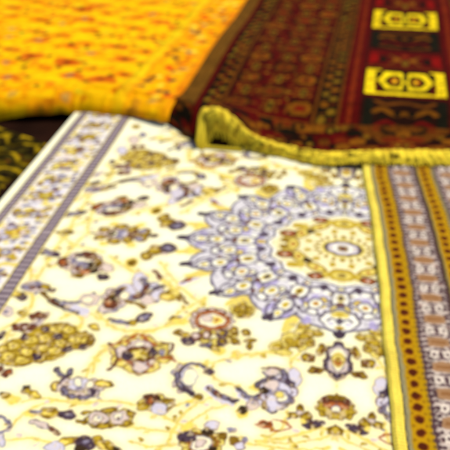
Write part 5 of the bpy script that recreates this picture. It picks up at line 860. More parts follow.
PD 0 -223,-327 -223,-332 -225,-337 -229,-339 -234,-340 -238,-338 -242,-335 -244,-330 -244,-325 -241,-321 -238,-318 -233,-317 -228,-319 -225,-323
PQ 0 -226,-328 -226,-331 -227,-334 -230,-336 -233,-337 -237,-336 -240,-333 -241,-329 -241,-326 -239,-323 -236,-321 -233,-320 -230,-322 -227,-324
PD 0 -231,-328 -231,-330 -231,-331 -232,-331 -233,-331 -234,-331 -235,-330 -236,-329 -236,-328 -235,-327 -234,-326 -233,-326 -232,-326 -231,-327
PD 0 -233,-319 -233,-324 -235,-328 -239,-331 -243,-331 -248,-330 -252,-326 -254,-321 -254,-316 -251,-312 -248,-309 -243,-309 -238,-310 -235,-314
PQ 0 -235,-319 -235,-323 -237,-326 -240,-328 -243,-328 -247,-327 -249,-324 -251,-321 -251,-317 -249,-314 -246,-312 -243,-312 -240,-313 -237,-316
PD 0 -241,-320 -241,-321 -241,-322 -242,-323 -243,-323 -244,-322 -245,-322 -246,-320 -246,-319 -245,-318 -244,-317 -243,-317 -242,-318 -241,-319
PD 0 -226,-308 -226,-313 -229,-318 -232,-320 -237,-321 -242,-319 -245,-316 -247,-311 -247,-306 -245,-301 -241,-299 -236,-298 -232,-300 -228,-303
PQ 0 -229,-309 -229,-312 -231,-316 -233,-318 -237,-318 -240,-317 -243,-314 -245,-310 -244,-307 -243,-303 -240,-301 -236,-301 -233,-302 -230,-305
PD 0 -234,-309 -234,-311 -235,-312 -236,-312 -237,-312 -238,-312 -239,-311 -239,-310 -239,-309 -239,-307 -238,-307 -237,-307 -235,-307 -235,-308
PD 0 -207,-302 -207,-307 -209,-311 -213,-314 -218,-315 -223,-313 -226,-309 -228,-304 -228,-299 -226,-295 -222,-292 -217,-292 -212,-293 -209,-297
PQ 0 -210,-302 -210,-306 -212,-309 -214,-311 -218,-312 -221,-310 -224,-308 -225,-304 -225,-300 -224,-297 -221,-295 -217,-295 -214,-296 -211,-299
PD 0 -215,-303 -215,-304 -215,-305 -216,-306 -218,-306 -219,-306 -220,-305 -220,-304 -220,-302 -220,-301 -219,-300 -217,-300 -216,-301 -215,-302
PD 0 -186,-304 -187,-309 -189,-313 -193,-316 -198,-316 -202,-315 -206,-311 -207,-306 -207,-301 -205,-297 -201,-294 -196,-293 -192,-295 -188,-299
PQ 0 -189,-304 -189,-308 -191,-311 -194,-313 -197,-313 -201,-312 -203,-309 -205,-306 -205,-302 -203,-299 -200,-297 -196,-296 -193,-298 -190,-300
PD 0 -194,-305 -194,-306 -195,-307 -196,-308 -197,-308 -198,-307 -199,-306 -200,-305 -199,-304 -199,-303 -198,-302 -197,-302 -196,-302 -195,-303
PB 0 -196,-269 -197,-283 -205,-295 -217,-302 -232,-304 -247,-299 -258,-290 -264,-277 -263,-263 -256,-251 -243,-243 -228,-242 -213,-246 -201,-256
PR 0 -198,-269 -199,-282 -206,-292 -218,-299 -232,-301 -246,-297 -257,-288 -262,-277 -261,-264 -254,-253 -242,-246 -227,-245 -213,-249 -203,-258
PR 0 -235,-274 -235,-283 -237,-291 -241,-295 -247,-296 -253,-293 -258,-286 -261,-277 -261,-267 -259,-259 -255,-255 -249,-254 -243,-258 -238,-265
PW 0 -206,-270 -207,-279 -213,-286 -222,-291 -232,-292 -242,-289 -250,-284 -254,-276 -253,-268 -247,-260 -238,-256 -228,-254 -218,-257 -210,-263
PY 0 -210,-271 -210,-277 -213,-281 -216,-284 -221,-285 -226,-283 -230,-279 -232,-273 -232,-268 -229,-263 -225,-260 -221,-259 -216,-261 -212,-266
PR 0 -217,-269 -217,-271 -218,-273 -220,-274 -222,-274 -224,-274 -225,-272 -226,-270 -226,-268 -225,-266 -223,-265 -221,-264 -219,-265 -217,-267
PP 0 -231,-268 -231,-271 -233,-275 -236,-277 -240,-277 -244,-276 -247,-273 -249,-269 -248,-266 -247,-262 -243,-260 -240,-260 -236,-261 -233,-264
PN 0 -195,-306 -196,-312 -198,-317 -202,-320 -206,-320 -211,-318 -215,-314 -217,-309 -216,-303 -214,-298 -210,-295 -206,-295 -201,-297 -197,-301
PO 0 -202,-306 -202,-308 -203,-310 -204,-312 -206,-312 -208,-311 -210,-309 -210,-307 -210,-305 -209,-303 -208,-302 -206,-302 -204,-302 -203,-304
PD 0 -177,-296 -177,-301 -179,-306 -182,-309 -186,-309 -190,-307 -194,-303 -195,-298 -195,-292 -194,-287 -190,-284 -186,-284 -182,-286 -179,-290
PO 0 -183,-295 -183,-298 -183,-300 -185,-301 -186,-301 -188,-300 -189,-299 -190,-296 -190,-294 -189,-292 -188,-291 -186,-291 -185,-291 -183,-293
PD 0 -155,-298 -155,-303 -157,-307 -161,-310 -165,-310 -169,-309 -172,-305 -174,-301 -173,-296 -171,-292 -168,-289 -164,-289 -160,-290 -156,-294
PO 0 -161,-298 -161,-300 -162,-302 -163,-303 -165,-303 -166,-302 -167,-301 -168,-299 -168,-297 -167,-296 -166,-295 -164,-294 -162,-295 -161,-296
PN 0 -193,-328 -194,-332 -196,-336 -199,-338 -203,-339 -207,-337 -210,-334 -212,-330 -211,-326 -210,-322 -206,-320 -202,-319 -198,-321 -195,-324
PO 0 -199,-328 -199,-330 -200,-331 -201,-332 -203,-332 -204,-332 -206,-330 -206,-329 -206,-327 -205,-325 -204,-324 -202,-324 -201,-325 -200,-326
PD 0 -171,-325 -171,-330 -173,-333 -177,-336 -181,-336 -185,-335 -188,-332 -189,-327 -189,-323 -187,-319 -183,-317 -179,-316 -175,-318 -172,-321
PO 0 -176,-325 -177,-327 -177,-328 -179,-329 -180,-329 -182,-329 -183,-328 -184,-326 -184,-324 -183,-323 -182,-322 -180,-322 -178,-322 -177,-323
PD 0 -142,-319 -143,-322 -146,-325 -151,-328 -156,-328 -161,-327 -165,-325 -167,-322 -166,-318 -163,-315 -158,-313 -153,-312 -147,-313 -144,-315
PO 0 -149,-319 -150,-320 -151,-322 -153,-322 -155,-323 -157,-322 -159,-321 -159,-320 -159,-319 -158,-317 -156,-317 -154,-316 -152,-317 -150,-318
PD 0 -147,-335 -147,-340 -149,-343 -151,-346 -154,-346 -157,-344 -160,-341 -161,-337 -161,-333 -159,-329 -157,-327 -154,-327 -151,-328 -148,-331
PO 0 -151,-335 -151,-337 -152,-338 -153,-339 -154,-339 -155,-339 -156,-338 -157,-336 -157,-334 -156,-333 -155,-332 -154,-332 -153,-332 -152,-334
PB 0 -240,-320 -240,-326 -242,-330 -245,-333 -250,-334 -255,-332 -258,-328 -261,-322 -261,-316 -259,-311 -255,-308 -250,-307 -246,-310 -242,-314
PP 0 -244,-320 -244,-323 -245,-326 -247,-328 -250,-328 -253,-327 -255,-325 -256,-321 -256,-318 -255,-315 -253,-314 -250,-314 -248,-315 -245,-317
PB 0 -223,-315 -223,-321 -225,-326 -229,-329 -233,-329 -237,-327 -241,-323 -243,-317 -243,-311 -241,-306 -238,-303 -233,-303 -229,-305 -225,-309
PP 0 -228,-316 -228,-319 -229,-322 -231,-323 -233,-323 -235,-322 -237,-320 -238,-317 -238,-313 -237,-311 -236,-309 -233,-309 -231,-310 -229,-312
PN 0 -250,-334 -250,-339 -253,-343 -257,-346 -262,-346 -267,-345 -271,-341 -273,-337 -273,-332 -270,-328 -266,-326 -261,-325 -256,-327 -252,-330
SN 11 -237,-344 -225,-342 -215,-349
PY 0 -192,-352 -192,-357 -195,-362 -199,-365 -204,-366 -210,-364 -214,-360 -216,-355 -216,-349 -213,-344 -209,-341 -203,-340 -198,-342 -194,-346
PO 0 -204,-345 -204,-348 -206,-351 -208,-352 -211,-352 -213,-351 -215,-349 -216,-347 -216,-344 -215,-341 -213,-340 -210,-340 -207,-341 -205,-343
PY 0 -163,-359 -163,-364 -166,-369 -169,-372 -174,-372 -178,-370 -182,-366 -183,-361 -183,-355 -181,-351 -177,-348 -173,-347 -168,-349 -165,-353
SL 15 -305,-169 -294,-154 -284,-146
SB 7 -306,-166 -297,-148 -288,-143
PR 0 -289,-145 -289,-148 -289,-152 -291,-155 -293,-158 -296,-159 -298,-159 -300,-157 -301,-154 -300,-150 -299,-147 -296,-144 -294,-143 -291,-143
PQ 0 -156,-225 -157,-238 -162,-249 -170,-256 -181,-257 -191,-253 -198,-244 -203,-231 -202,-218 -197,-207 -189,-200 -178,-199 -168,-203 -160,-213
PD 0 -182,-235 -182,-239 -184,-243 -186,-246 -190,-246 -193,-244 -196,-241 -198,-237 -197,-232 -196,-228 -193,-226 -189,-225 -186,-227 -183,-230
PO 0 -185,-235 -185,-238 -186,-240 -188,-241 -190,-242 -192,-241 -194,-239 -194,-236 -194,-234 -193,-231 -192,-230 -189,-230 -187,-231 -186,-233
PD 0 -173,-215 -173,-220 -175,-224 -178,-226 -181,-227 -185,-225 -188,-222 -189,-217 -189,-213 -187,-209 -184,-206 -181,-206 -177,-207 -175,-211
PO 0 -176,-216 -176,-218 -177,-221 -179,-222 -181,-222 -184,-221 -185,-219 -186,-217 -186,-214 -185,-212 -183,-210 -181,-210 -179,-211 -177,-213
PD 0 -160,-229 -160,-234 -162,-237 -165,-240 -168,-240 -172,-239 -175,-235 -176,-231 -176,-226 -174,-222 -171,-220 -168,-220 -164,-221 -161,-225
PO 0 -163,-229 -163,-232 -164,-234 -166,-236 -168,-236 -170,-235 -172,-233 -173,-231 -173,-228 -172,-226 -170,-224 -168,-224 -166,-225 -164,-227
PD 0 -173,-246 -173,-250 -175,-254 -177,-256 -181,-257 -184,-255 -187,-252 -188,-248 -188,-243 -187,-239 -184,-237 -180,-236 -177,-238 -174,-241
PO 0 -176,-246 -176,-249 -177,-251 -179,-252 -181,-252 -183,-252 -185,-250 -185,-247 -185,-245 -184,-242 -182,-241 -180,-241 -178,-242 -177,-244
PD 0 -160,-247 -160,-252 -162,-255 -164,-258 -168,-258 -171,-257 -174,-253 -175,-249 -175,-244 -173,-241 -171,-238 -167,-238 -164,-239 -161,-243
PO 0 -163,-247 -163,-250 -164,-252 -166,-254 -168,-254 -170,-253 -171,-251 -172,-249 -172,-246 -171,-244 -169,-242 -167,-242 -165,-243 -163,-245
PD 0 -171,-230 -171,-235 -173,-239 -176,-241 -179,-242 -183,-240 -186,-237 -187,-232 -187,-228 -185,-224 -182,-221 -179,-221 -175,-223 -172,-226
PO 0 -174,-231 -174,-233 -175,-236 -177,-237 -179,-237 -181,-236 -183,-234 -184,-232 -184,-229 -183,-227 -181,-226 -179,-225 -177,-226 -175,-228
PD 0 -186,-217 -186,-222 -188,-225 -191,-228 -194,-228 -198,-227 -201,-223 -202,-219 -202,-214 -200,-210 -197,-208 -194,-207 -190,-209 -188,-212
PO 0 -189,-217 -189,-220 -190,-222 -192,-224 -194,-224 -196,-223 -198,-221 -199,-218 -199,-216 -198,-213 -196,-212 -194,-212 -192,-213 -190,-215
PQ 0 -88,-327 -89,-334 -93,-340 -99,-343 -106,-344 -113,-342 -118,-338 -121,-332 -120,-325 -116,-320 -109,-316 -102,-315 -95,-317 -90,-321
PQ 0 -67,-305 -68,-315 -72,-323 -78,-328 -85,-329 -92,-326 -98,-319 -100,-310 -99,-301 -95,-292 -89,-287 -81,-286 -74,-289 -69,-296
PQ 0 -43,-285 -45,-294 -49,-301 -55,-306 -63,-307 -70,-304 -75,-298 -77,-290 -76,-282 -72,-275 -65,-270 -58,-269 -51,-272 -45,-278
PQ 0 -53,-264 -54,-269 -56,-273 -60,-276 -65,-276 -70,-275 -73,-272 -74,-267 -73,-263 -71,-259 -67,-256 -62,-255 -57,-257 -54,-260
PQ 0 -30,-283 -30,-288 -33,-292 -36,-294 -41,-295 -45,-294 -47,-291 -49,-286 -48,-282 -45,-278 -42,-275 -38,-274 -34,-276 -31,-279
PQ 0 -56,-320 -56,-327 -58,-332 -62,-335 -66,-336 -70,-334 -73,-329 -74,-323 -74,-316 -72,-311 -68,-307 -64,-307 -60,-309 -57,-314
PQ 0 -43,-310 -44,-316 -46,-321 -49,-324 -53,-324 -56,-322 -59,-318 -60,-313 -60,-307 -57,-302 -54,-299 -51,-298 -47,-300 -44,-305
PQ 0 -80,-342 -81,-346 -84,-349 -89,-351 -94,-352 -100,-351 -103,-349 -105,-346 -104,-342 -101,-339 -96,-336 -90,-336 -85,-337 -82,-339
PO 0 -98,-329 -98,-332 -100,-334 -103,-336 -107,-336 -111,-336 -113,-334 -114,-331 -114,-328 -112,-326 -108,-324 -105,-323 -101,-324 -99,-326
PO 0 -76,-312 -77,-317 -79,-321 -82,-323 -86,-323 -89,-322 -92,-319 -93,-315 -93,-310 -91,-306 -87,-304 -84,-304 -80,-305 -78,-308
PO 0 -64,-316 -64,-321 -66,-325 -70,-328 -73,-328 -77,-327 -79,-323 -80,-318 -80,-313 -78,-309 -75,-306 -71,-306 -68,-308 -65,-311
PO 0 -48,-292 -48,-297 -51,-301 -55,-303 -60,-304 -64,-303 -67,-299 -69,-295 -68,-290 -65,-286 -61,-283 -56,-282 -52,-284 -49,-287
PO 0 -57,-268 -57,-270 -59,-272 -62,-274 -64,-274 -67,-273 -69,-272 -70,-270 -69,-267 -68,-265 -65,-264 -62,-263 -60,-264 -58,-266
PO 0 -33,-284 -33,-287 -35,-290 -37,-291 -40,-292 -43,-291 -45,-289 -45,-286 -45,-283 -43,-280 -41,-278 -38,-278 -35,-279 -34,-281
PO 0 -45,-313 -46,-317 -47,-321 -50,-323 -52,-324 -55,-322 -57,-319 -58,-315 -57,-311 -56,-307 -53,-305 -51,-304 -48,-306 -46,-309
PO 0 -82,-329 -83,-332 -84,-334 -87,-335 -89,-335 -92,-335 -94,-333 -95,-331 -94,-329 -93,-327 -90,-325 -88,-325 -85,-326 -83,-327
PD 0 -67,-322 -68,-324 -69,-327 -70,-328 -72,-328 -74,-327 -76,-326 -76,-323 -76,-320 -75,-318 -73,-317 -71,-317 -69,-317 -68,-319
PD 0 -48,-300 -48,-303 -49,-305 -51,-306 -53,-307 -55,-306 -56,-304 -57,-301 -57,-299 -55,-296 -54,-295 -52,-295 -50,-295 -48,-297
PD 0 -65,-303 -65,-305 -67,-307 -68,-309 -70,-309 -72,-308 -74,-306 -74,-304 -74,-301 -73,-299 -71,-297 -69,-297 -67,-298 -66,-300
PD 0 -43,-313 -44,-315 -45,-318 -47,-319 -49,-319 -51,-319 -52,-317 -53,-314 -52,-312 -51,-309 -49,-308 -47,-308 -45,-308 -44,-310
PD 0 -413,7 -413,0 -415,-5 -419,-9 -425,-9 -431,-7 -436,-2 -439,5 -439,11 -437,17 -432,20 -427,21 -421,18 -416,13
PP 0 -416,6 -416,2 -418,-2 -421,-4 -425,-5 -430,-3 -433,1 -435,5 -435,10 -434,13 -430,16 -426,16 -422,14 -418,11
PD 0 -423,6 -422,4 -423,3 -424,2 -426,2 -427,3 -428,4 -429,5 -429,7 -428,8 -427,9 -426,9 -424,9 -423,8
PD 0 -418,-12 -418,-18 -420,-24 -425,-27 -430,-27 -436,-25 -441,-20 -444,-14 -444,-7 -442,-2 -438,1 -432,2 -426,-1 -421,-6
PP 0 -422,-12 -422,-17 -423,-21 -426,-23 -431,-23 -435,-21 -438,-18 -440,-14 -441,-9 -439,-5 -436,-3 -432,-3 -427,-5 -424,-8
PD 0 -428,-13 -428,-14 -428,-16 -429,-17 -431,-17 -432,-16 -434,-15 -434,-13 -434,-12 -434,-10 -433,-9 -431,-9 -430,-10 -429,-11
PD 0 -441,-23 -441,-30 -443,-35 -447,-38 -453,-38 -458,-36 -463,-31 -466,-25 -467,-19 -465,-13 -460,-10 -455,-10 -449,-12 -444,-17
PP 0 -444,-24 -444,-28 -446,-32 -449,-34 -453,-34 -457,-32 -461,-29 -463,-25 -463,-20 -462,-17 -458,-14 -454,-14 -450,-16 -446,-19
PD 0 -450,-24 -450,-26 -451,-27 -452,-28 -453,-28 -455,-27 -456,-26 -457,-24 -457,-23 -456,-21 -455,-21 -454,-21 -452,-21 -451,-22
PD 0 -470,-22 -470,-28 -472,-34 -476,-37 -482,-37 -487,-35 -492,-30 -495,-24 -496,-17 -494,-12 -490,-9 -484,-8 -478,-11 -473,-16
PP 0 -473,-22 -473,-27 -475,-30 -478,-33 -482,-33 -486,-31 -490,-28 -492,-23 -493,-19 -491,-15 -488,-13 -484,-13 -479,-14 -476,-18
PD 0 -480,-23 -480,-24 -480,-26 -481,-26 -482,-26 -484,-26 -485,-25 -486,-23 -486,-21 -486,-20 -485,-19 -483,-19 -482,-20 -480,-21
PD 0 -493,-9 -492,-15 -494,-20 -499,-24 -504,-24 -510,-21 -515,-17 -518,-10 -519,-4 -517,2 -513,5 -507,5 -501,3 -496,-2
PP 0 -496,-9 -496,-13 -497,-17 -501,-19 -505,-20 -509,-18 -513,-14 -515,-10 -515,-5 -514,-2 -511,1 -507,1 -502,-1 -498,-4
PD 0 -502,-9 -502,-11 -503,-12 -504,-13 -505,-13 -507,-12 -508,-11 -509,-10 -509,-8 -508,-7 -507,-6 -506,-6 -504,-6 -503,-8
PD 0 -498,11 -498,4 -500,-1 -504,-5 -510,-5 -516,-2 -521,3 -524,9 -525,16 -523,21 -519,25 -513,25 -507,22 -502,17
PP 0 -502,10 -501,6 -503,2 -506,0 -510,-1 -515,1 -519,5 -521,9 -521,14 -520,18 -517,20 -512,20 -508,19 -504,15
PD 0 -508,10 -508,8 -508,7 -510,6 -511,6 -512,7 -514,8 -515,10 -515,11 -514,13 -513,14 -512,14 -510,13 -509,12
PD 0 -484,27 -483,20 -485,15 -490,11 -495,11 -501,14 -507,19 -510,25 -510,32 -508,38 -504,41 -498,41 -492,39 -487,33
PP 0 -487,27 -487,22 -488,18 -492,16 -496,15 -500,17 -504,21 -506,25 -507,30 -505,34 -502,36 -498,37 -493,35 -489,31
PD 0 -494,26 -493,25 -494,23 -495,22 -496,22 -498,23 -499,24 -500,26 -500,28 -500,29 -499,30 -497,30 -496,29 -494,28
PD 0 -456,32 -455,25 -457,20 -462,17 -467,16 -473,19 -478,24 -482,30 -482,37 -480,43 -476,46 -470,47 -464,44 -459,39
PP 0 -459,32 -459,27 -460,23 -464,21 -468,21 -472,23 -476,26 -478,31 -479,35 -477,39 -474,42 -469,42 -465,40 -461,37
PD 0 -465,32 -465,30 -466,28 -467,28 -468,28 -470,28 -471,29 -472,31 -472,33 -471,34 -470,35 -469,35 -467,34 -466,33
PD 0 -427,24 -427,17 -429,12 -434,9 -439,8 -445,11 -450,16 -453,22 -454,29 -452,35 -447,38 -441,38 -435,36 -430,31
PP 0 -431,24 -431,19 -432,15 -436,13 -440,13 -444,15 -448,18 -450,23 -450,27 -449,31 -445,34 -441,34 -437,32 -433,28
PD 0 -437,23 -437,22 -438,20 -439,20 -440,19 -442,20 -443,21 -444,23 -444,25 -443,26 -442,27 -441,27 -439,26 -438,25
PL 0 -451,16 -451,7 -454,-1 -461,-6 -470,-7 -480,-3 -487,4 -492,14 -493,23 -489,31 -482,36 -473,37 -464,33 -456,26
PW 0 -466,19 -466,13 -468,7 -472,4 -478,4 -484,6 -489,11 -492,18 -493,24 -491,30 -486,33 -481,34 -475,31 -469,26
PK 0 -489,14 -487,4 -489,-5 -492,-9 -498,-10 -504,-6 -510,2 -515,12 -516,22 -515,31 -511,36 -506,36 -499,32 -493,24
PN 0 -493,26 -492,20 -493,15 -496,13 -499,13 -503,15 -506,19 -509,25 -510,31 -509,36 -507,38 -503,39 -499,36 -496,32
PN 0 -529,16 -527,8 -529,2 -532,-2 -537,-2 -542,1 -547,7 -550,14 -552,22 -551,28 -547,32 -542,32 -537,29 -532,23
PP 0 -505,9 -504,0 -505,-7 -509,-11 -515,-12 -521,-8 -527,-1 -531,7 -532,16 -531,23 -527,28 -521,28 -514,24 -509,17
PD 0 -501,-11 -500,-17 -502,-23 -507,-27 -513,-30 -519,-30 -525,-27 -528,-22 -529,-16 -527,-10 -523,-6 -517,-3 -510,-3 -505,-6
PO 0 -507,-13 -507,-16 -508,-19 -511,-22 -514,-23 -517,-23 -520,-22 -522,-20 -522,-17 -521,-14 -519,-11 -515,-10 -512,-10 -509,-11
PD 0 -466,-29 -466,-35 -468,-40 -474,-42 -481,-43 -487,-41 -493,-37 -496,-31 -496,-26 -493,-21 -488,-18 -481,-18 -474,-20 -469,-24
PO 0 -472,-30 -472,-33 -474,-35 -477,-36 -481,-37 -484,-36 -487,-34 -489,-31 -489,-28 -487,-26 -484,-24 -481,-24 -477,-25 -474,-27
PD 0 -444,-16 -443,-22 -444,-29 -448,-33 -453,-36 -458,-35 -463,-31 -467,-26 -468,-19 -467,-13 -463,-8 -458,-6 -453,-6 -448,-10
PO 0 -449,-18 -449,-21 -450,-25 -452,-27 -454,-28 -457,-28 -460,-26 -462,-23 -462,-20 -461,-17 -459,-14 -457,-13 -454,-13 -451,-15
PD 0 -432,9 -432,2 -433,-4 -437,-8 -442,-8 -448,-5 -452,0 -455,8 -456,15 -455,21 -451,25 -446,25 -440,22 -435,17
PO 0 -437,9 -437,5 -438,2 -440,0 -443,0 -446,2 -449,4 -450,8 -451,12 -450,15 -447,17 -445,17 -442,15 -439,13
PD 0 -413,-3 -412,-10 -413,-17 -416,-22 -421,-26 -426,-26 -431,-23 -434,-17 -436,-11 -435,-4 -432,2 -427,5 -422,5 -417,2
PO 0 -418,-7 -417,-10 -418,-13 -420,-16 -422,-18 -425,-18 -428,-17 -430,-14 -430,-11 -430,-7 -428,-4 -425,-3 -422,-3 -420,-4
PD 0 -415,19 -414,9 -415,1 -419,-4 -424,-4 -429,0 -435,7 -438,17 -440,27 -438,35 -435,40 -430,41 -424,36 -419,29
PO 0 -420,18 -420,14 -420,9 -422,7 -425,7 -428,9 -431,13 -433,18 -434,22 -433,27 -431,29 -428,29 -425,27 -422,23
PN 0 -395,12 -394,4 -396,-2 -400,-6 -406,-6 -412,-3 -417,3 -420,10 -421,18 -419,25 -415,29 -409,29 -403,26 -398,20
PB 0 -443,-4 -442,-9 -443,-14 -446,-17 -450,-17 -454,-15 -458,-10 -460,-5 -461,1 -459,5 -457,8 -453,8 -449,6 -445,2
PG 0 -424,-14 -423,-19 -425,-22 -427,-24 -430,-25 -434,-23 -437,-20 -439,-16 -439,-11 -438,-8 -435,-6 -432,-5 -428,-7 -425,-10
PY 0 -432,-39 -432,-44 -433,-48 -437,-50 -441,-51 -446,-49 -450,-45 -452,-40 -452,-35 -451,-31 -447,-29 -443,-28 -438,-30 -434,-34
PY 0 -489,-39 -489,-43 -491,-46 -495,-48 -499,-48 -504,-47 -507,-44 -509,-40 -509,-36 -508,-33 -504,-31 -500,-31 -495,-32 -491,-35
PG 0 -463,-9 -463,-14 -465,-17 -469,-19 -473,-20 -478,-18 -482,-15 -484,-11 -484,-6 -482,-3 -479,0 -474,0 -469,-2 -466,-5
PP 0 -353,-52 -354,-59 -358,-65 -365,-69 -374,-70 -382,-67 -389,-62 -392,-55 -392,-48 -388,-42 -381,-38 -372,-37 -364,-40 -357,-45
PD 0 -388,-77 -387,-85 -389,-92 -393,-96 -399,-96 -404,-93 -409,-87 -413,-79 -413,-71 -412,-65 -408,-61 -402,-60 -396,-64 -391,-70
PO 0 -394,-78 -394,-82 -395,-85 -397,-87 -400,-87 -403,-86 -405,-83 -407,-79 -407,-75 -406,-72 -404,-70 -401,-69 -398,-71 -396,-74
PD 0 -368,-53 -368,-62 -371,-70 -377,-74 -384,-75 -392,-72 -399,-65 -403,-56 -403,-47 -400,-39 -394,-34 -386,-34 -378,-37 -372,-44
PO 0 -377,-54 -377,-59 -379,-64 -382,-66 -387,-67 -391,-65 -395,-61 -397,-56 -398,-50 -396,-46 -392,-43 -388,-43 -383,-45 -380,-49
PN 0 -345,-43 -345,-51 -348,-58 -355,-62 -362,-62 -370,-60 -376,-54 -380,-46 -380,-38 -376,-32 -370,-28 -362,-27 -354,-30 -348,-36
PG 0 -354,-44 -354,-48 -355,-51 -358,-53 -362,-53 -366,-52 -369,-49 -371,-46 -371,-42 -369,-39 -366,-37 -362,-36 -358,-38 -355,-41
PY 0 -410,-105 -409,-114 -411,-121 -416,-125 -422,-125 -429,-122 -435,-116 -439,-107 -440,-98 -437,-91 -433,-87 -426,-86 -419,-90 -413,-96
PD 0 -413,-105 -412,-111 -414,-115 -417,-118 -421,-118 -426,-116 -429,-112 -432,-107 -432,-101 -431,-97 -428,-94 -423,-94 -419,-96 -415,-100
PB 0 -471,-113 -471,-119 -473,-124 -477,-127 -482,-128 -487,-125 -492,-121 -495,-115 -496,-108 -494,-103 -490,-100 -485,-100 -479,-102 -474,-107
PP 0 -474,-113 -474,-118 -475,-121 -478,-123 -482,-124 -486,-122 -490,-119 -492,-114 -493,-110 -491,-106 -488,-104 -484,-104 -480,-106 -477,-109
PB 0 -480,-114 -480,-115 -481,-116 -482,-117 -483,-117 -484,-117 -486,-116 -486,-114 -486,-112 -486,-111 -485,-110 -484,-110 -482,-111 -481,-112
PB 0 -474,-132 -473,-138 -475,-143 -479,-146 -484,-146 -490,-144 -495,-139 -498,-133 -498,-127 -496,-122 -493,-119 -487,-119 -482,-121 -477,-126
PP 0 -477,-132 -477,-136 -478,-140 -481,-142 -485,-142 -489,-140 -492,-137 -495,-133 -495,-129 -494,-125 -491,-123 -487,-123 -483,-124 -479,-128
PB 0 -483,-132 -483,-134 -483,-135 -484,-136 -485,-136 -487,-135 -488,-134 -489,-133 -489,-131 -488,-130 -487,-129 -486,-129 -485,-130 -484,-131
PB 0 -491,-142 -490,-148 -492,-153 -496,-156 -501,-156 -507,-154 -511,-150 -515,-144 -515,-138 -514,-133 -510,-130 -504,-130 -499,-132 -494,-137
PP 0 -494,-143 -493,-147 -495,-150 -498,-152 -502,-153 -506,-151 -509,-148 -511,-144 -512,-139 -511,-136 -508,-134 -504,-133 -500,-135 -496,-138
PB 0 -500,-143 -500,-144 -500,-146 -501,-146 -502,-146 -504,-146 -505,-145 -506,-143 -506,-142 -505,-141 -504,-140 -503,-140 -502,-140 -500,-141
PB 0 -515,-140 -514,-146 -516,-151 -519,-154 -525,-154 -530,-152 -535,-148 -538,-142 -539,-136 -537,-131 -533,-128 -528,-128 -522,-130 -518,-135
PP 0 -518,-141 -517,-145 -518,-148 -521,-151 -525,-151 -529,-149 -533,-146 -535,-142 -536,-137 -534,-134 -531,-132 -528,-131 -523,-133 -520,-136
PB 0 -523,-141 -523,-142 -524,-144 -525,-144 -526,-144 -527,-144 -529,-143 -529,-141 -530,-140 -529,-139 -528,-138 -527,-138 -525,-138 -524,-139
PB 0 -534,-127 -533,-133 -535,-138 -539,-141 -544,-141 -550,-138 -555,-134 -558,-128 -559,-122 -557,-117 -553,-114 -548,-113 -542,-116 -537,-121
PP 0 -537,-127 -537,-131 -538,-135 -541,-137 -545,-137 -549,-135 -553,-132 -555,-128 -556,-123 -554,-120 -551,-118 -547,-117 -543,-119 -540,-123
PB 0 -543,-127 -543,-129 -543,-130 -544,-131 -546,-131 -547,-130 -548,-129 -549,-127 -549,-126 -549,-125 -548,-124 -547,-124 -545,-124 -544,-126
PB 0 -541,-107 -540,-113 -541,-118 -545,-121 -551,-122 -556,-119 -561,-114 -565,-108 -566,-102 -564,-97 -560,-94 -555,-94 -549,-96 -544,-101
PP 0 -544,-107 -543,-112 -544,-115 -547,-118 -551,-118 -555,-116 -559,-113 -562,-108 -562,-104 -561,-100 -558,-98 -554,-98 -550,-100 -546,-103
PB 0 -550,-108 -549,-109 -550,-110 -551,-111 -552,-111 -554,-111 -555,-109 -556,-108 -556,-106 -555,-105 -554,-104 -553,-104 -552,-105 -550,-106
PB 0 -530,-91 -530,-98 -531,-103 -535,-106 -541,-106 -546,-103 -551,-99 -555,-92 -556,-86 -554,-81 -550,-78 -545,-77 -539,-80 -534,-85
PP 0 -534,-91 -533,-96 -534,-100 -537,-102 -541,-102 -546,-100 -549,-97 -552,-92 -552,-88 -551,-84 -548,-82 -544,-82 -540,-83 -536,-87
PB 0 -540,-92 -539,-93 -540,-95 -541,-95 -542,-95 -544,-95 -545,-94 -546,-92 -546,-90 -545,-89 -544,-88 -543,-88 -542,-89 -540,-90
PB 0 -508,-86 -507,-93 -509,-98 -513,-101 -519,-101 -524,-99 -529,-94 -533,-88 -533,-81 -532,-76 -528,-73 -522,-73 -516,-75 -511,-80
PP 0 -511,-87 -511,-91 -512,-95 -515,-97 -519,-97 -523,-96 -527,-92 -529,-88 -530,-83 -529,-79 -526,-77 -522,-77 -517,-79 -514,-82
PB 0 -517,-87 -517,-89 -518,-90 -519,-91 -520,-91 -521,-90 -523,-89 -523,-87 -524,-86 -523,-84 -522,-84 -521,-84 -519,-84 -518,-85
PB 0 -485,-95 -484,-101 -486,-107 -490,-110 -495,-110 -501,-107 -506,-103 -509,-97 -510,-90 -508,-85 -504,-82 -498,-82 -493,-84 -488,-89
PP 0 -488,-95 -487,-100 -489,-104 -492,-106 -496,-106 -500,-104 -504,-101 -506,-96 -506,-92 -505,-88 -502,-86 -498,-86 -494,-87 -490,-91
PB 0 -494,-96 -494,-97 -494,-99 -495,-99 -496,-99 -498,-99 -499,-98 -500,-96 -500,-95 -500,-93 -499,-92 -497,-92 -496,-93 -495,-94
PP 0 -493,-111 -493,-121 -497,-129 -506,-134 -517,-135 -528,-131 -538,-124 -544,-114 -545,-103 -540,-95 -531,-90 -520,-89 -508,-93 -499,-101
PW 0 -504,-108 -504,-116 -507,-122 -514,-126 -522,-126 -531,-123 -538,-118 -543,-110 -544,-102 -540,-96 -534,-92 -525,-91 -516,-94 -509,-100
PB 0 -549,-114 -547,-122 -548,-128 -552,-131 -557,-132 -563,-129 -569,-123 -573,-115 -574,-107 -573,-101 -569,-97 -564,-97 -558,-100 -552,-106
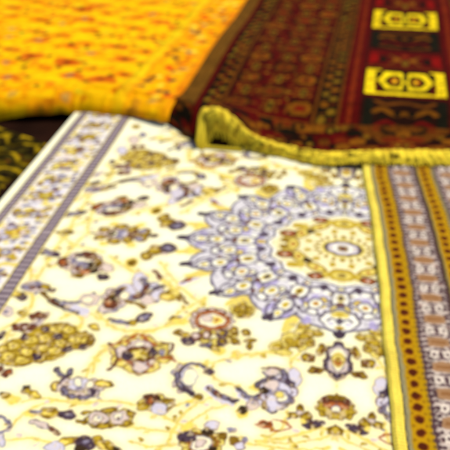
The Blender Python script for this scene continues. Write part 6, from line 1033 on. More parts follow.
PR 0 -555,-114 -554,-118 -555,-121 -556,-123 -559,-123 -562,-122 -565,-119 -567,-115 -567,-111 -567,-108 -565,-106 -562,-106 -559,-107 -557,-110
PB 0 -496,-88 -496,-95 -501,-100 -508,-102 -517,-101 -526,-97 -533,-91 -537,-84 -537,-78 -532,-73 -525,-71 -516,-72 -507,-76 -500,-81
PK 0 -483,-128 -482,-138 -484,-145 -489,-150 -496,-150 -503,-146 -510,-139 -514,-130 -516,-121 -514,-113 -509,-108 -502,-108 -494,-112 -488,-119
PG 0 -508,-119 -508,-125 -509,-129 -513,-132 -519,-133 -524,-130 -529,-126 -532,-120 -533,-115 -531,-110 -527,-107 -522,-107 -516,-109 -511,-113
PN 0 -525,-87 -525,-91 -526,-94 -530,-96 -534,-96 -539,-95 -542,-92 -545,-88 -545,-84 -543,-81 -540,-79 -535,-78 -531,-80 -527,-83
PN 0 -454,-158 -454,-162 -456,-166 -460,-169 -465,-169 -471,-167 -475,-164 -478,-159 -478,-155 -476,-151 -472,-148 -466,-148 -461,-150 -457,-153
PD 0 -502,-157 -502,-161 -505,-164 -510,-166 -516,-166 -522,-165 -527,-163 -530,-159 -530,-155 -527,-152 -522,-150 -515,-150 -509,-151 -504,-154
PB 0 -514,-137 -514,-142 -515,-145 -517,-147 -521,-148 -525,-146 -528,-142 -531,-138 -531,-134 -530,-130 -528,-128 -524,-127 -520,-129 -516,-133
PP 0 -453,-126 -453,-133 -454,-138 -458,-141 -463,-142 -469,-139 -474,-134 -477,-128 -478,-121 -476,-116 -472,-112 -467,-112 -461,-115 -456,-120
PD 0 -482,-106 -481,-112 -482,-117 -485,-120 -490,-120 -494,-118 -498,-113 -501,-108 -502,-102 -501,-97 -498,-94 -493,-94 -489,-96 -484,-101
PG 0 -532,-109 -531,-115 -532,-120 -534,-123 -537,-123 -541,-120 -544,-116 -547,-110 -548,-104 -548,-100 -546,-97 -542,-97 -539,-99 -535,-104
PR 0 -495,-143 -495,-147 -497,-150 -501,-152 -506,-152 -512,-151 -516,-148 -518,-144 -518,-141 -516,-137 -512,-136 -506,-135 -501,-137 -497,-139
PN 0 -603,-77 -602,-82 -605,-85 -609,-86 -615,-86 -621,-83 -626,-79 -628,-74 -629,-70 -626,-67 -622,-66 -616,-66 -610,-69 -605,-73
PG 0 -576,-87 -576,-92 -580,-95 -587,-95 -596,-93 -604,-89 -610,-84 -613,-78 -613,-73 -609,-70 -602,-70 -593,-72 -585,-76 -579,-82
PN 0 -576,-86 -575,-90 -576,-93 -578,-95 -581,-95 -585,-93 -588,-90 -590,-86 -591,-82 -590,-79 -588,-77 -584,-77 -581,-79 -578,-82
PD 0 -573,13 -572,4 -577,-4 -586,-9 -598,-9 -611,-6 -621,2 -627,11 -628,21 -623,29 -613,34 -601,34 -589,30 -579,23
PQ 0 -582,13 -581,6 -585,1 -592,-2 -601,-3 -610,0 -618,5 -622,11 -623,18 -619,24 -612,27 -602,27 -593,25 -586,19
PO 0 -587,13 -587,8 -588,5 -592,3 -597,2 -601,4 -605,8 -608,12 -608,16 -607,20 -603,22 -599,22 -594,21 -590,17
PK 0 -583,13 -582,8 -583,3 -585,1 -589,1 -593,3 -596,7 -599,12 -600,18 -599,22 -597,24 -593,25 -590,22 -586,18
PG 0 -556,18 -555,11 -556,5 -561,1 -566,1 -572,4 -578,10 -582,17 -583,25 -581,31 -577,35 -571,35 -565,32 -560,26
PW 0 -563,18 -562,14 -563,12 -565,10 -568,10 -571,11 -573,14 -575,17 -576,21 -575,24 -573,26 -570,26 -567,24 -564,22
PP 0 -533,-303 -530,-287 -531,-275 -534,-271 -540,-275 -547,-286 -553,-302 -556,-319 -556,-331 -552,-336 -546,-332 -539,-320
PB 0 -539,-320 -538,-314 -540,-310 -545,-308 -549,-309 -554,-313 -556,-319 -557,-324 -555,-329 -550,-330 -546,-329 -541,-325
PB 0 -530,-287 -530,-282 -532,-278 -536,-276 -541,-277 -545,-281 -548,-286 -548,-292 -546,-296 -542,-297 -537,-296 -532,-292
PG 0 -538,-303 -538,-299 -539,-295 -541,-294 -543,-295 -546,-298 -548,-303 -549,-307 -548,-310 -545,-312 -543,-310 -540,-307
PP 0 -559,-481 -557,-468 -560,-459 -565,-455 -573,-458 -580,-467 -585,-480 -587,-493 -585,-503 -579,-506 -571,-503 -564,-494
PO 0 -578,-567 -578,-560 -580,-555 -585,-553 -591,-555 -597,-560 -600,-566 -600,-573 -598,-578 -592,-581 -586,-579 -581,-574
PB 0 -550,-437 -550,-431 -553,-426 -557,-424 -563,-426 -568,-430 -571,-436 -571,-442 -569,-447 -564,-449 -558,-448 -553,-443
PG 0 -545,-515 -545,-506 -547,-500 -552,-497 -558,-499 -563,-505 -567,-513 -568,-522 -565,-529 -560,-531 -554,-529 -549,-523
PL 0 -574,-418 -572,-405 -575,-397 -580,-393 -588,-396 -595,-404 -600,-416 -602,-429 -599,-438 -594,-441 -586,-438 -579,-430
PN 0 -585,-346 -585,-340 -586,-336 -590,-334 -594,-336 -598,-340 -600,-345 -601,-351 -600,-355 -596,-357 -592,-356 -588,-352
PO 0 -543,-633 -544,-626 -551,-620 -562,-617 -574,-619 -583,-624 -588,-631 -587,-638 -580,-644 -569,-646 -557,-645 -547,-640
PL 0 -585,-631 -585,-624 -589,-618 -596,-616 -604,-618 -610,-623 -614,-630 -614,-637 -610,-643 -603,-645 -596,-643 -589,-638"""
HW, HL = .79, 1.16
D = Design(-.80, .03, -1.18, .03, .0012, PAL['C'])
U, V = D.grid()
al = (.5 + .5 * noise(U, V, .11, 3))[..., None] * .35
D.a[:] = PAL['C'] * (1 - al) + PAL['W'] * al
for ln in MOTIFS.strip().split('\n'):
    t = ln.split(' '); kind, c, wd = t[0][0], t[0][1], int(t[1]) / 1000
    p = [tuple(int(q) / 1000 for q in s.split(',')) for s in t[2:]]
    if kind == 'P':
        if c in 'LPW': D.stroke(p + p[:1], .0030, rnd.choice([PAL['G'] * .8, PAL['B'] * 1.2, PAL['D'], PAL['G'] * .6]))
        if c in 'N': D.stroke(p + p[:1], .0030, PAL['B'])
        if c in 'OQ': D.stroke(p + p[:1], .0036, PAL['D'] * .8)
        D.poly(p, PAL['Y'] * .5 + PAL['Q'] * .5 if c == 'y' else PAL[c])
    elif c == 'Y':          # vines, with leaves and buds along them
        D.stroke(p, wd * 1.0, PAL['Y'] * .85 + PAL['C'] * .15); D.stroke(p, max(.0034, wd * .55), PAL['Q'])
        q = np.array(p); sg = 1
        for k in range(len(q) - 1):
            L = np.hypot(*(q[k + 1] - q[k])); d_ = (q[k + 1] - q[k]) / (L + 1e-6); n_ = np.array([-d_[1], d_[0]])
            for t_ in np.arange(.014, L, .036):
                o_ = q[k] + d_ * t_ + n_ * sg * .0075; sg = -sg; cc_ = rnd.choice(['O', 'Q', 'Q', 'Q', 'P', 'O', 'G'])
                D.oval(o_[0], o_[1], .0060, .0036, PAL[cc_], math.atan2(d_[1], d_[0]) + sg * .6)
    else:
        D.stroke(p, max(wd, .0028), PAL[c])
        if c in 'NK' and len(p) > 2: D.stroke(p[:-1], wd * .35, PAL['G'] if c == 'N' else PAL['B'])
# yarn by yarn shading of the motifs, a yellow ground round each of them, and wandering knots
D.a = D.sample(U + noise(U, V, .0075, 12) * .0019, V + noise(U, V, .0075, 13) * .0019)
ink = np.clip((.62 - D.a.mean(-1)) * 4, .12, 1)
cov = np.clip(np.abs(D.a - (PAL['C'] * (1 - al) + PAL['W'] * al)).sum(-1) * 3, 0, 1)
halo = cov.copy()
for ax in (0, 1):
    for _ in range(3):
        cs_ = np.cumsum(np.concatenate([np.zeros_like(np.take(halo, range(6), ax)), halo, np.zeros_like(np.take(halo, range(6), ax))], ax), ax)
        n_ = halo.shape[ax]; halo = (np.take(cs_, np.arange(n_) + 11, ax) - np.take(cs_, np.arange(n_), ax)) / 11
hl = (np.clip(halo * 1.9, 0, 1) * (1 - cov))[..., None] * .54
D.a = D.a * (1 - hl) + lin(255, 238, 132) * hl
n1 = noise(U, V, .0052, 14); n2 = noise(U, V, .0044, 15)
m1 = (np.clip((n1 - .40) * 6, 0, 1) * cov)[..., None] * .5; m2 = (np.clip((n2 - .25) * 6, 0, 1) * cov * ink)[..., None] * .55
D.a = D.a * (1 - m1) + (PAL['P'] * .6 + PAL['Y'] * .4) * m1
D.a = D.a * (1 - m2) + D.a * PAL['D'] * 1.3 * m2
# --- the medallion
def ring_pts(n, f):
    return [(f(t) * math.cos(t), f(t) * math.sin(t) * .84) for t in np.linspace(0, 2 * math.pi, n, endpoint=False)]
TIPS = [(-.350, 0), (-.324, -.102), (-.246, -.194), (-.135, -.257), (0, -.291)]
VAL = [(-.283, -.047), (-.253, -.118), (-.173, -.184), (-.080, -.236)]
out = []
for k in range(4):
    a = np.array(TIPS[k]); m = np.array(VAL[k]); e = np.array(TIPS[k + 1])
    sh = lambda p: p * .93
    out += [tuple(a), tuple(a * .84 + m * .16 - (a + m) * .014), tuple(a * .48 + m * .52 + (a + m) * .004), tuple(a * .15 + m * .85 + (a + m) * .008), tuple(m * 1.0), tuple(e * .15 + m * .85 + (e + m) * .008), tuple(e * .48 + m * .52 + (e + m) * .004), tuple(e * .84 + m * .16 - (e + m) * .014)]
out.append(TIPS[4])
full = out + [(-x, y) for x, y in out[-2::-1]]; full = full + [(x, -y) for x, y in full[-2:0:-1]]
for k in range(4):      # pale yellow wedges and sprays lying between the points, outside the outline
    m = np.array(VAL[k]) * 1.09
    D.oval(m[0], m[1], .030, .012, PAL['Y'], math.atan2(m[1], m[0]))
    m = m * 1.07; D.oval(m[0], m[1], .016, .008, PAL['Q'], math.atan2(m[1], m[0]))
lil = PAL['L'] * .45 + PAL['G'] * .55
D.poly(full, PAL['L'] * .62 + PAL['W'] * .35)
D.stroke(full + full[:1], .0060, PAL['N'] * .4 + PAL['G'] * .6)
NET = PAL['G'] * .56 + PAL['D'] * .10
def cell(cu, cv, ru, rv, rot, core, edge=NET, fill=PAL['W']):
    D.oval(cu, cv, ru, rv, edge, rot); D.oval(cu, cv, ru - .0045, rv - .0042, fill, rot)
    if core is not None:
        D.oval(cu, cv, ru * .45, rv * .42, PAL['Q'], rot); D.oval(cu, cv, ru * .30, rv * .28, core, rot)
SY = .85
for k in range(110):     # lilac ground, patchy
    t = k * math.pi / 75 + rnd.uniform(-.03, .03); r = rnd.choice([.18, .215, .235, .255, .28, .30])
    D.oval(r * math.cos(t), r * math.sin(t) * SY, rnd.uniform(.008, .015), rnd.uniform(.006, .010), lin(188, 176, 218), t)
for k in range(32):     # a lacework of small rounds fills the star
    for r_, w_, of in ((.172, .012, 0), (.190, .011, .5), (.222, .013, .25), (.248, .013, .75), (.282, .012, .1)):
        t = (k + of) * math.pi / 16; q_ = (r_ * math.cos(t), r_ * math.sin(t) * SY)
        if r_ > .27 and k % 2: continue
        D.oval(q_[0], q_[1], w_, w_ * .8, NET, t); D.oval(q_[0], q_[1], w_ - .0035, w_ * .8 - .0035, rnd.choice([PAL['W'], PAL['C'], PAL['C'], PAL['Y']]), t)
        D.oval(q_[0], q_[1], .0035, .003, rnd.choice([PAL['O'], PAL['G'], PAL['R'], PAL['Q']]), t)
for k in range(16):
    t = k * math.pi / 8 + math.pi / 16
    at = lambda r, d: (r * math.cos(t + d), r * math.sin(t + d) * SY)
    for sg in (-1, 1):   # the net: crossing tendrils
        D.stroke([at(.165, 0), at(.19, sg * .12), at(.222, sg * .19), at(.252, sg * .16), at(.276, sg * .05)], .0062, NET)
        D.stroke([at(.205, sg * .196), at(.235, sg * .11), at(.262, 0)], .005, NET)
        D.stroke([at(.25, sg * .196), at(.274, sg * .13), at(.30, sg * .17)], .005, NET)
        D.oval(*at(.222, sg * .12), .006, .005, PAL['N']); D.oval(*at(.262, sg * .1), .005, .005, PAL['N'] if k % 2 else PAL['B'])
        D.oval(*at(.19, sg * .06), .008, .006, PAL['W']); D.oval(*at(.245, sg * .05), .008, .006, PAL['Y'])
for k in range(16):
    t = k * math.pi / 8
    c, s_ = math.cos(t), math.sin(t) * SY
    cell(.266 * c, .266 * s_, .021, .017, t, PAL['O'])
    cell(.300 * c, .300 * s_, .017, .012, t, PAL['Q'])
    for sg in (-1, 1): D.stroke([((.28) * math.cos(t + sg * .10), .28 * math.sin(t + sg * .10) * SY), (.305 * math.cos(t + sg * .075), .305 * math.sin(t + sg * .075) * SY), (.33 * c, .33 * s_)], .0055, NET)
    cell(.207 * c, .207 * s_, .027, .020, t, PAL['D'] if k % 2 else PAL['N'])
    D.oval(.228 * c, .228 * s_, .006, .008, PAL['B'], t); D.oval(.185 * c, .185 * s_, .005, .009, PAL['G'], t)
    t2 = t + math.pi / 16; c, s_ = math.cos(t2), math.sin(t2) * SY
    cell(.238 * c, .238 * s_, .019, .016, t2, PAL['R'] if k % 2 else PAL['O'])
    cell(.268 * c, .268 * s_, .012, .014, t2, None)
    D.oval(.172 * c, .172 * s_, .010, .007, PAL['N'], t2)
for sy in (-1, 1):
    for q_, c_ in (((.040, .036), NET), ((.034, .030), PAL['W'])):
        D.poly([(0, sy * (.248 + q_[1])), (-q_[0] * .75, sy * .262), (-q_[0], sy * .243), (-q_[0] * .7, sy * (.248 - q_[1] * .8)), (0, sy * (.248 - q_[1])), (q_[0] * .7, sy * (.248 - q_[1] * .8)), (q_[0], sy * .243), (q_[0] * .75, sy * .262)], c_)
    D.oval(0, sy * .226, .017, .010, PAL['Q']); D.oval(0, sy * .226, .009, .005, PAL['O']); D.oval(0, sy * .246, .006, .010, PAL['N'])
    for sx in (-1, 1): D.stroke([(0, sy * .25), (sx * .014, sy * .238), (sx * .022, sy * .246)], .005, NET); D.oval(sx * .016, sy * .254, .006, .005, PAL['L'])
    D.oval(0, sy * .264, .009, .006, PAL['O'])
for k, (x, y) in enumerate(TIPS):  # dark finials on every point
    for sx in (1, -1):
        D.stroke([(x * sx * .93, y * .93), (x * sx * 1.0, y * 1.0)], .009, PAL['N'])
        D.oval(x * sx * .975, y * .975, .0125, .0085, PAL['N'] * .8)
# --- inner disc
inner = []
for k in range(64):
    t = 2 * math.pi * k / 64; r = .158 + .006 * math.cos(16 * t)
    inner.append((r * math.cos(t), r * math.sin(t) * .86))
D.poly(inner, PAL['G'] * .6); D.poly([(x * .965, y * .965) for x, y in inner], PAL['W'])
D.poly([(x * .92, y * .92) for x, y in inner], PAL['Y'] * .3 + PAL['C'] * .7)
for k in range(12):
    t = k * math.pi / 6
    c, s_ = math.cos(t), math.sin(t) * .86
    D.oval(.104 * c, .104 * s_, .024, .015, PAL['B'] * .5 + PAL['O'] * .5, t + 1.57); D.oval(.104 * c, .104 * s_, .018, .010, PAL['Q'], t + 1.57); D.oval(.104 * c, .104 * s_, .006, .005, PAL['R'], t)
    D.oval(.120 * math.cos(t + .26), .120 * math.sin(t + .26) * .86, .012, .010, PAL['O'] * .6 + PAL['Q'] * .4, t)
    D.oval(.075 * math.cos(t + .26), .075 * math.sin(t + .26) * .86, .009, .007, PAL['O'], t)
for sx in (1, -1):
    for sy in (1, -1):
        for (cx, cy, rx, ry) in ((.118, .040, .020, .014), (.052, .108, .019, .013)):
            D.oval(sx * cx, sy * cy, rx, ry, PAL['B']); D.oval(sx * cx, sy * cy, rx * .6, ry * .55, PAL['R']); D.oval(sx * cx, sy * cy, rx * .25, ry * .25, PAL['P'])
        D.oval(sx * .070, sy * .055, .011, .008, PAL['K']); D.oval(sx * .1, sy * .075, .012, .01, PAL['O'])
        D.oval(sx * .124, sy * .012, .010, .008, PAL['D'])
for sy in (1, -1):
    D.oval(0, sy * .098, .030, .020, PAL['O']); D.oval(0, sy * .098, .020, .012, PAL['Q']); D.oval(0, sy * .098, .009, .008, PAL['N'] * .5 + PAL['O'] * .5)
for k in range(20):
    t = k * math.pi / 10
    D.oval(.056 * math.cos(t), .043 * math.sin(t), .007, .005, PAL['O'] * .5 + PAL['D'] * .5, t)
D.oval(0, 0, .047, .034, PAL['Q']); D.oval(0, 0, .041, .029, PAL['N']); D.oval(0, 0, .033, .022, PAL['L']); D.oval(0, 0, .024, .015, PAL['W']); D.oval(0, 0, .014, .010, PAL['G']); D.oval(0, 0, .010, .0075, PAL['B'])
rad = np.hypot(U, V / SY); mm = ((rad < .155) | ((rad < .33) & (rad > .16)))[..., None]
n1 = noise(U, V, .0060, 16); m1 = np.clip((n1 - .35) * 5, 0, 1)[..., None] * .38 * mm
D.a = D.a * (1 - m1) + np.where((rad < .157)[..., None], PAL['O'], PAL['G'] * .8) * m1
D.a = D.sample(U + noise(U, V, .0075, 17) * .0016, V + noise(U, V, .0075, 18) * .0016)
# beyond the traced part the field repeats, mirrored
j = int((-.625 - D.v0) / D.h); n = min(j, D.nv - j)
D.a[j - n:j] = D.a[j:j + n][::-1]
# --- borders run round the rug
bd = np.minimum(HW - np.abs(U), HL - np.abs(V)); side = (HW - np.abs(U)) < (HL - np.abs(V))
tt = np.where(side, V, U + .0)
def band(a, b_, c, al=1.0):
    m = np.clip(.5 + np.minimum(bd - a, b_ - bd) / .0015, 0, 1) * al; D.a[:] = D.a * (1 - m[..., None]) + (c if getattr(c, 'ndim', 1) == 3 else np.asarray(c)) * m[..., None]
band(-1, .158, PAL['W'] * .60 + PAL['L'] * .25 + PAL['P'] * .15)
band(-1, .016, PAL['C'])
PER = .165
def deco(b0, t0, rb, rt, c, rot=0):
    for s_ in range(-8, 2):
        D.oval(-(HW - b0), t0 + s_ * PER, rb, rt, PAL[c] if isinstance(c, str) else c, rot)
        D.oval(t0 + s_ * PER, -(HL - b0), rt, rb, PAL[c] if isinstance(c, str) else c, rot)
PER = .33
# four kinds of palmette in turn
for (t0, items) in (
  (0.0, [(.084, 0, .030, .026, 'L'), (.098, .018, .012, .012, 'G'), (.072, -.02, .013, .012, 'G'), (.066, .018, .011, .010, 'N'), (.100, -.018, .010, .010, 'N'), (.084, 0, .012, .011, 'R'), (.084, 0, .006, .006, 'Y'), (.112, .004, .008, .008, 'O')]),
  (.165, [(.084, 0, .036, .028, 'L'), (.084, 0, .024, .018, 'D'), (.084, 0, .016, .010, 'K'), (.084, 0, .006, .005, 'O'), (.112, .014, .008, .007, 'N'), (.058, -.014, .008, .007, 'N')]),
  (.085, [(.080, 0, .022, .018, 'P'), (.094, .008, .013, .011, 'D'), (.070, -.004, .013, .010, 'K'), (.100, -.014, .010, .008, 'G'), (.060, .014, .010, .008, 'O'), (.082, .004, .007, .005, 'B')]),
  (.247, [(.086, 0, .024, .016, 'P'), (.072, .010, .012, .010, 'O'), (.098, .004, .012, .010, 'G'), (.084, -.012, .010, .008, 'B'), (.056, -.006, .008, .008, 'N'), (.112, -.010, .008, .007, 'O')])):
    for (b0, dt, rb, rt, c) in items: deco(b0, t0 + dt, rb * 1.0 + .0035, rt * 1.1 + .003, 'G' if c in 'LP' else 'O'); deco(b0, t0 + dt, rb * 1.0, rt * 1.1, c); deco(b0, t0 + dt, rb * .35, rt * .35, 'W' if c in 'LPG' else 'Q')
for k in range(-60, 3):
    for b0, cc in ((.046, 'Q'), (.128, 'Q'), (.056, 'G'), (.116, 'P'), (.084, 'Q'), (.068, 'G'), (.100, 'G'), (.122, 'D')):
        jt = k * .0206 + rnd.uniform(-.006, .006); jb = b0 + rnd.uniform(-.008, .008); r = rnd.uniform(.004, .0085)
        q = PAL[rnd.choice([cc, 'O', 'Q', 'G', 'L', 'G', 'Q', 'B', 'P'])]
        if abs(((jt / .0825) % 1) - .5) < .28 or b0 != .084:
            D.oval(-(HW - jb), jt, r * 1.2, r, q); D.oval(jt, -(HL - jb), r, r * 1.2, q)
grey = PAL['G'] * .44 + PAL['P'] * .16 + PAL['D'] * .12
tick = (np.sin(tt * 2 * math.pi / .0172) * .5 + .5) ** 2
tk = PAL['N'] * tick[..., None] * 1.1 + (grey * 1.45) * (1 - tick[..., None])
band(.0145, .0405, PAL['Q']); band(.0165, .0385, tk); band(.0165, .0190, PAL['N'] * 1.2); band(.0360, .0385, PAL['N'] * 1.2)
band(.139, .171, PAL['Q']); band(.1415, .1680, tk); band(.1415, .1440, PAL['N'] * 1.2); band(.1655, .1680, PAL['N'] * 1.2)

OW = (.2474, 1.2967); aw = local_axes(math.radians(9.1))
ivory = thing('oriental_rug', (OW[0], OW[1], 0), 'large ivory rug with a lilac star medallion and scrolling flowers', 'rug')
def rug_mesh(name, parent, us, vs, place, colour, z0, drop, mat=WOOL, knot=.0005, seed=1, wave=.0024):
    Uu, Vv = np.meshgrid(us, vs)
    wx = Uu + noise(Uu, Vv, .010, 5) * .0009; wy = Vv + noise(Uu, Vv, .010, 6) * .0009
    c = colour(wx, wy)
    c = c * (1 + .035 * noise(Uu * .3, Vv, .012, 8) + .05 * (np.random.default_rng(seed).random(Uu.shape) - .5))[..., None]
    X, Y, Z = place(Uu, Vv)
    Z = Z + z0 + wave * noise(Uu, Vv, .21, seed + 20) + wave * .4 * noise(Uu, Vv, .07, seed + 21) + knot * (np.random.default_rng(seed + 3).random(Uu.shape) - .5) * 2
    return sheet(name, X, Y, Z, np.clip(c, 0, .95), mat, parent, drop)
us = np.concatenate([[-HW + .004], np.arange(-HW + .0052, .20, .0012), np.linspace(.206, HW - .004, 90)])
vs = np.concatenate([np.linspace(-HL, -.69, 60), np.arange(-.688, .68, .0018), np.linspace(.69, HL, 60)])
def place_w(u, v):
    x, y = aw(u, v - .1 * u * u); return x, y, -.003 * sstep(.76, .79, np.abs(u))
rug_mesh('pile', ivory, us, vs, place_w, lambda u, v: D.sample(-np.abs(u), -np.abs(v)), 0, .018, seed=2)
for s_ in (-1, 1):      # overcast edge binding
    v_ = np.arange(-HL, HL, .004); p = []
    for q in v_:
        x, y = aw(s_ * (HW), q - .1 * HW * HW); p.append((x, y, -.006 + .0004 * math.sin(q * 900)))
    tubes('edge_binding', [p], .006, WOOL, ivory, [PAL['C']], n=8)
for s_ in (-1, 1):
    ps, cs = [], []
    for u_ in np.arange(-HW + .005, HW, .006):
        L = rnd.uniform(.05, .075); a = []
        sw = rnd.uniform(-.012, .012)
        for k in range(5):
            x, y = aw(u_ + sw * (k / 4) ** 2, s_ * (HL + L * k / 4) - .1 * u_ * u_); a.append((x, y, -.007 - .003 * k + rnd.uniform(0, .0015)))
        ps.append(a); cs.append(PAL['C'] * rnd.uniform(.8, 1))
    tubes('fringe', ps, .0014, FRINGE, ivory, cs, n=4)

# ================================================================== STRIPED RUG on the right, over the ivory one
BY = lin(250, 226, 92); OC = lin(188, 146, 14); OCd = lin(150, 104, 14)
S_ = Design(0, .52, -.1, 1.6, .0013, OC)
SU, SV = S_.grid()
def sband(a, b_, c):
    m = np.clip(.5 + np.minimum(SU - a, b_ - SU) / .0016, 0, 1)[..., None]; S_.a[:] = S_.a * (1 - m) + np.asarray(c) * m
BROWNP = lin(170, 130, 92); LIL = lin(200, 182, 170); DKP = lin(78, 54, 60); PK = lin(238, 224, 206); GG = lin(128, 126, 98); RD = lin(104, 44, 22)
def ochre(a, b_):
    sband(a, b_, OC); sband(a + .0, a + .002, GG); w = b_ - a; m = (a + b_) / 2 - .002
    sband(m - .0085, m + .0085, OC * .9 + lin(220, 130, 20) * .12)
    k = 0
    for v_ in np.arange(-.1, 1.6, .0262):
        S_.oval(m + rnd.uniform(-.0006, .0006), v_ + rnd.uniform(-.002, .002), .0086, .0096, lin(150, 84, 14)); S_.oval(m, v_, .0070, .0080, lin(84, 34, 16))
        S_.oval(m - .0095, v_ + .013, .0022, .003, OCd); S_.oval(m + .0095, v_ + .013, .0022, .003, OCd)
        for q in (0, .0131):
            S_.oval(b_ - .002, v_ + q, .0032, .0042, lin(130, 100, 30))
def lilac(a, b_):
    w = b_ - a; m = (a + b_) / 2; sband(a, b_, LIL); sband(a, a + .004, DKP); sband(b_ - .004, b_, DKP)
    sband(a + .010, b_ - .010, LIL * .8 + PK * .25)
    for k, v_ in enumerate(np.arange(-.1, 1.6, .0131)):
        for e, sg in ((a, 1), (b_, -1)):
            S_.oval(e + sg * (.003 if k % 2 else .0045), v_, .0045, .0045, DKP)
            S_.oval(e + sg * .012, v_ + rnd.uniform(-.003, .003), rnd.uniform(.003, .0048), .0036, DKP if rnd.random() < .75 else lin(150, 110, 100))
            if k % 2: S_.stroke([(e + sg * .004, v_), (e + sg * .011, v_ + .006), (e + sg * .018, v_)], .003, DKP * 1.6)
    for v_ in np.arange(-.1, 1.6, .063):
        S_.poly([(m - .019, v_ - .009), (m - .007, v_ - .013), (m + .007, v_ - .013), (m + .019, v_ - .009), (m + .019, v_ + .009), (m + .007, v_ + .013), (m - .007, v_ + .013), (m - .019, v_ + .009)], BROWNP)
        S_.rect(m - .013, m + .013, v_ - .004, v_ + .004, lin(150, 104, 62))
        for sx in (-1, 1):
            S_.oval(m + sx * .012, v_ + .031, .0075, .0085, PK); S_.oval(m + sx * .012, v_ + .031, .003, .004, DKP * 1.5)
            S_.oval(m + sx * .021, v_ + .031, .003, .005, DKP); S_.oval(m + sx * .021, v_, .003, .004, DKP)
        S_.oval(m, v_ + .031, .0035, .009, DKP * 1.2); S_.oval(m, v_ + .020, .012, .0028, DKP * 1.5); S_.oval(m, v_ + .044, .012, .0028, DKP * 1.5)
sband(-1, .031, BY); sband(.024, .031, lin(146, 138, 104)); sband(.0262, .0278, lin(84, 78, 58)); sband(.030, .0315, lin(190, 180, 120))
a = .031
for q in range(4):
    ochre(a, a + .035); lilac(a + .035, a + .101); sband(a + .101, a + .106, lin(70, 54, 30)); ochre(a + .106, a + .141)
    sband(a + .141, a + .147, lin(140, 134, 104)); lilac(a + .147, a + .213); sband(a + .213, a + .219, lin(70, 54, 30)); a += .219
    if a > .45: break
ex = np.array([.12, .747, .941, 1.275, 1.662, 1.90]); exx = np.array([.190, .243, .265, .306, .339, .357])
nn = noise(SU, SV, .0048, 97); lm = ((S_.a[..., 2] > .12) & (SU > .035))[..., None]
S_.a = np.where(lm, S_.a * (1 - np.clip((nn - .3) * 4, 0, 1) * .55)[..., None], S_.a)
S_.a = S_.sample(SU + noise(SU, SV, .006, 98) * .0013, SV + noise(SU, SV, .006, 99) * .0013)
striped = thing('striped_rug', (.24, .15, 0), 'striped ochre and dusty lilac rug with yellow edge, lying on the ivory rug', 'rug')
def place_s(u, v):
    y = v + .15; sl = .085
    x0 = catmull(ex - .0, exx, np.clip(y, .12, 1.9)) + .0008 * np.sin(y * 23) + .0006 * np.sin(y * 61 + 1); return x0 + u - .24, y - .15 - sl * u, .0 * u
us = np.arange(.0245, .475, .0013); vs = np.arange(0.0, 1.665, .0020)
rug_mesh('pile', striped, us, vs, place_s, lambda u, v: S_.sample(u, v), .010, .009, seed=5, wave=.0012)
us = np.arange(.0055, .0246, .0012)
rug_mesh('selvedge', striped, us, vs, lambda u, v: (lambda p: (p[0], p[1], -.004 * sstep(.011, .0055, u) + .0012 * np.sin(v * 2 * math.pi / .0065 + u * 200)))(place_s(u, v)), lambda u, v: (np.asarray(BY) * (1 + .07 * np.sin(u * 2 * math.pi / .0041) + .10 * np.sin(v * 2 * math.pi / .0065 + u * 200) + .14 * noise(u, v, .03, 4) + .10 * noise(u * 2, v, .007, 5))[..., None]), .010, .008, seed=6, wave=.0012)

# ================================================================== DARK RED RUG, top right
RE = lin(82, 8, 5); RE2 = lin(40, 10, 4); OCH = lin(126, 74, 10); OCB = lin(100, 54, 8); BLK = lin(22, 16, 6); YEL = lin(246, 214, 20); ORR = lin(116, 38, 8); RED = lin(128, 12, 6); OLV = lin(122, 90, 16); GRN = lin(24, 26, 14)
Q_ = Design(.06, .645, -1.30, .42, .0022, RE)
QU, QV = Q_.grid()
def qband(a, b_, c, v0=-1.115):
    m = (np.clip(.5 + np.minimum(QU - a, b_ - QU) / .003, 0, 1) * np.clip(.5 + (QV - v0) / .003, 0, 1))[..., None]; Q_.a[:] = Q_.a * (1 - m) + np.asarray(c) * m
qband(.06, .067, RE, -2); qband(.067, .120, BLK, -2); qband(.120, .129, OCB, -2); qband(.129, .14, RE2, -2)
v_ = -1.3
while v_ < .42:
    h = rnd.uniform(.013, .018)
    Q_.oval(.083 + rnd.uniform(-.003, .003), v_, .0095, h, rnd.choice([OCH, OCB, OLV]), rnd.uniform(-.5, .5)); Q_.oval(.106 + rnd.uniform(-.003, .003), v_ + .03, .0105, h, rnd.choice([OCH, OLV, OCB]), rnd.uniform(-.5, .5))
    Q_.oval(.094, v_ + .008, .005, .008, RED); v_ += .060
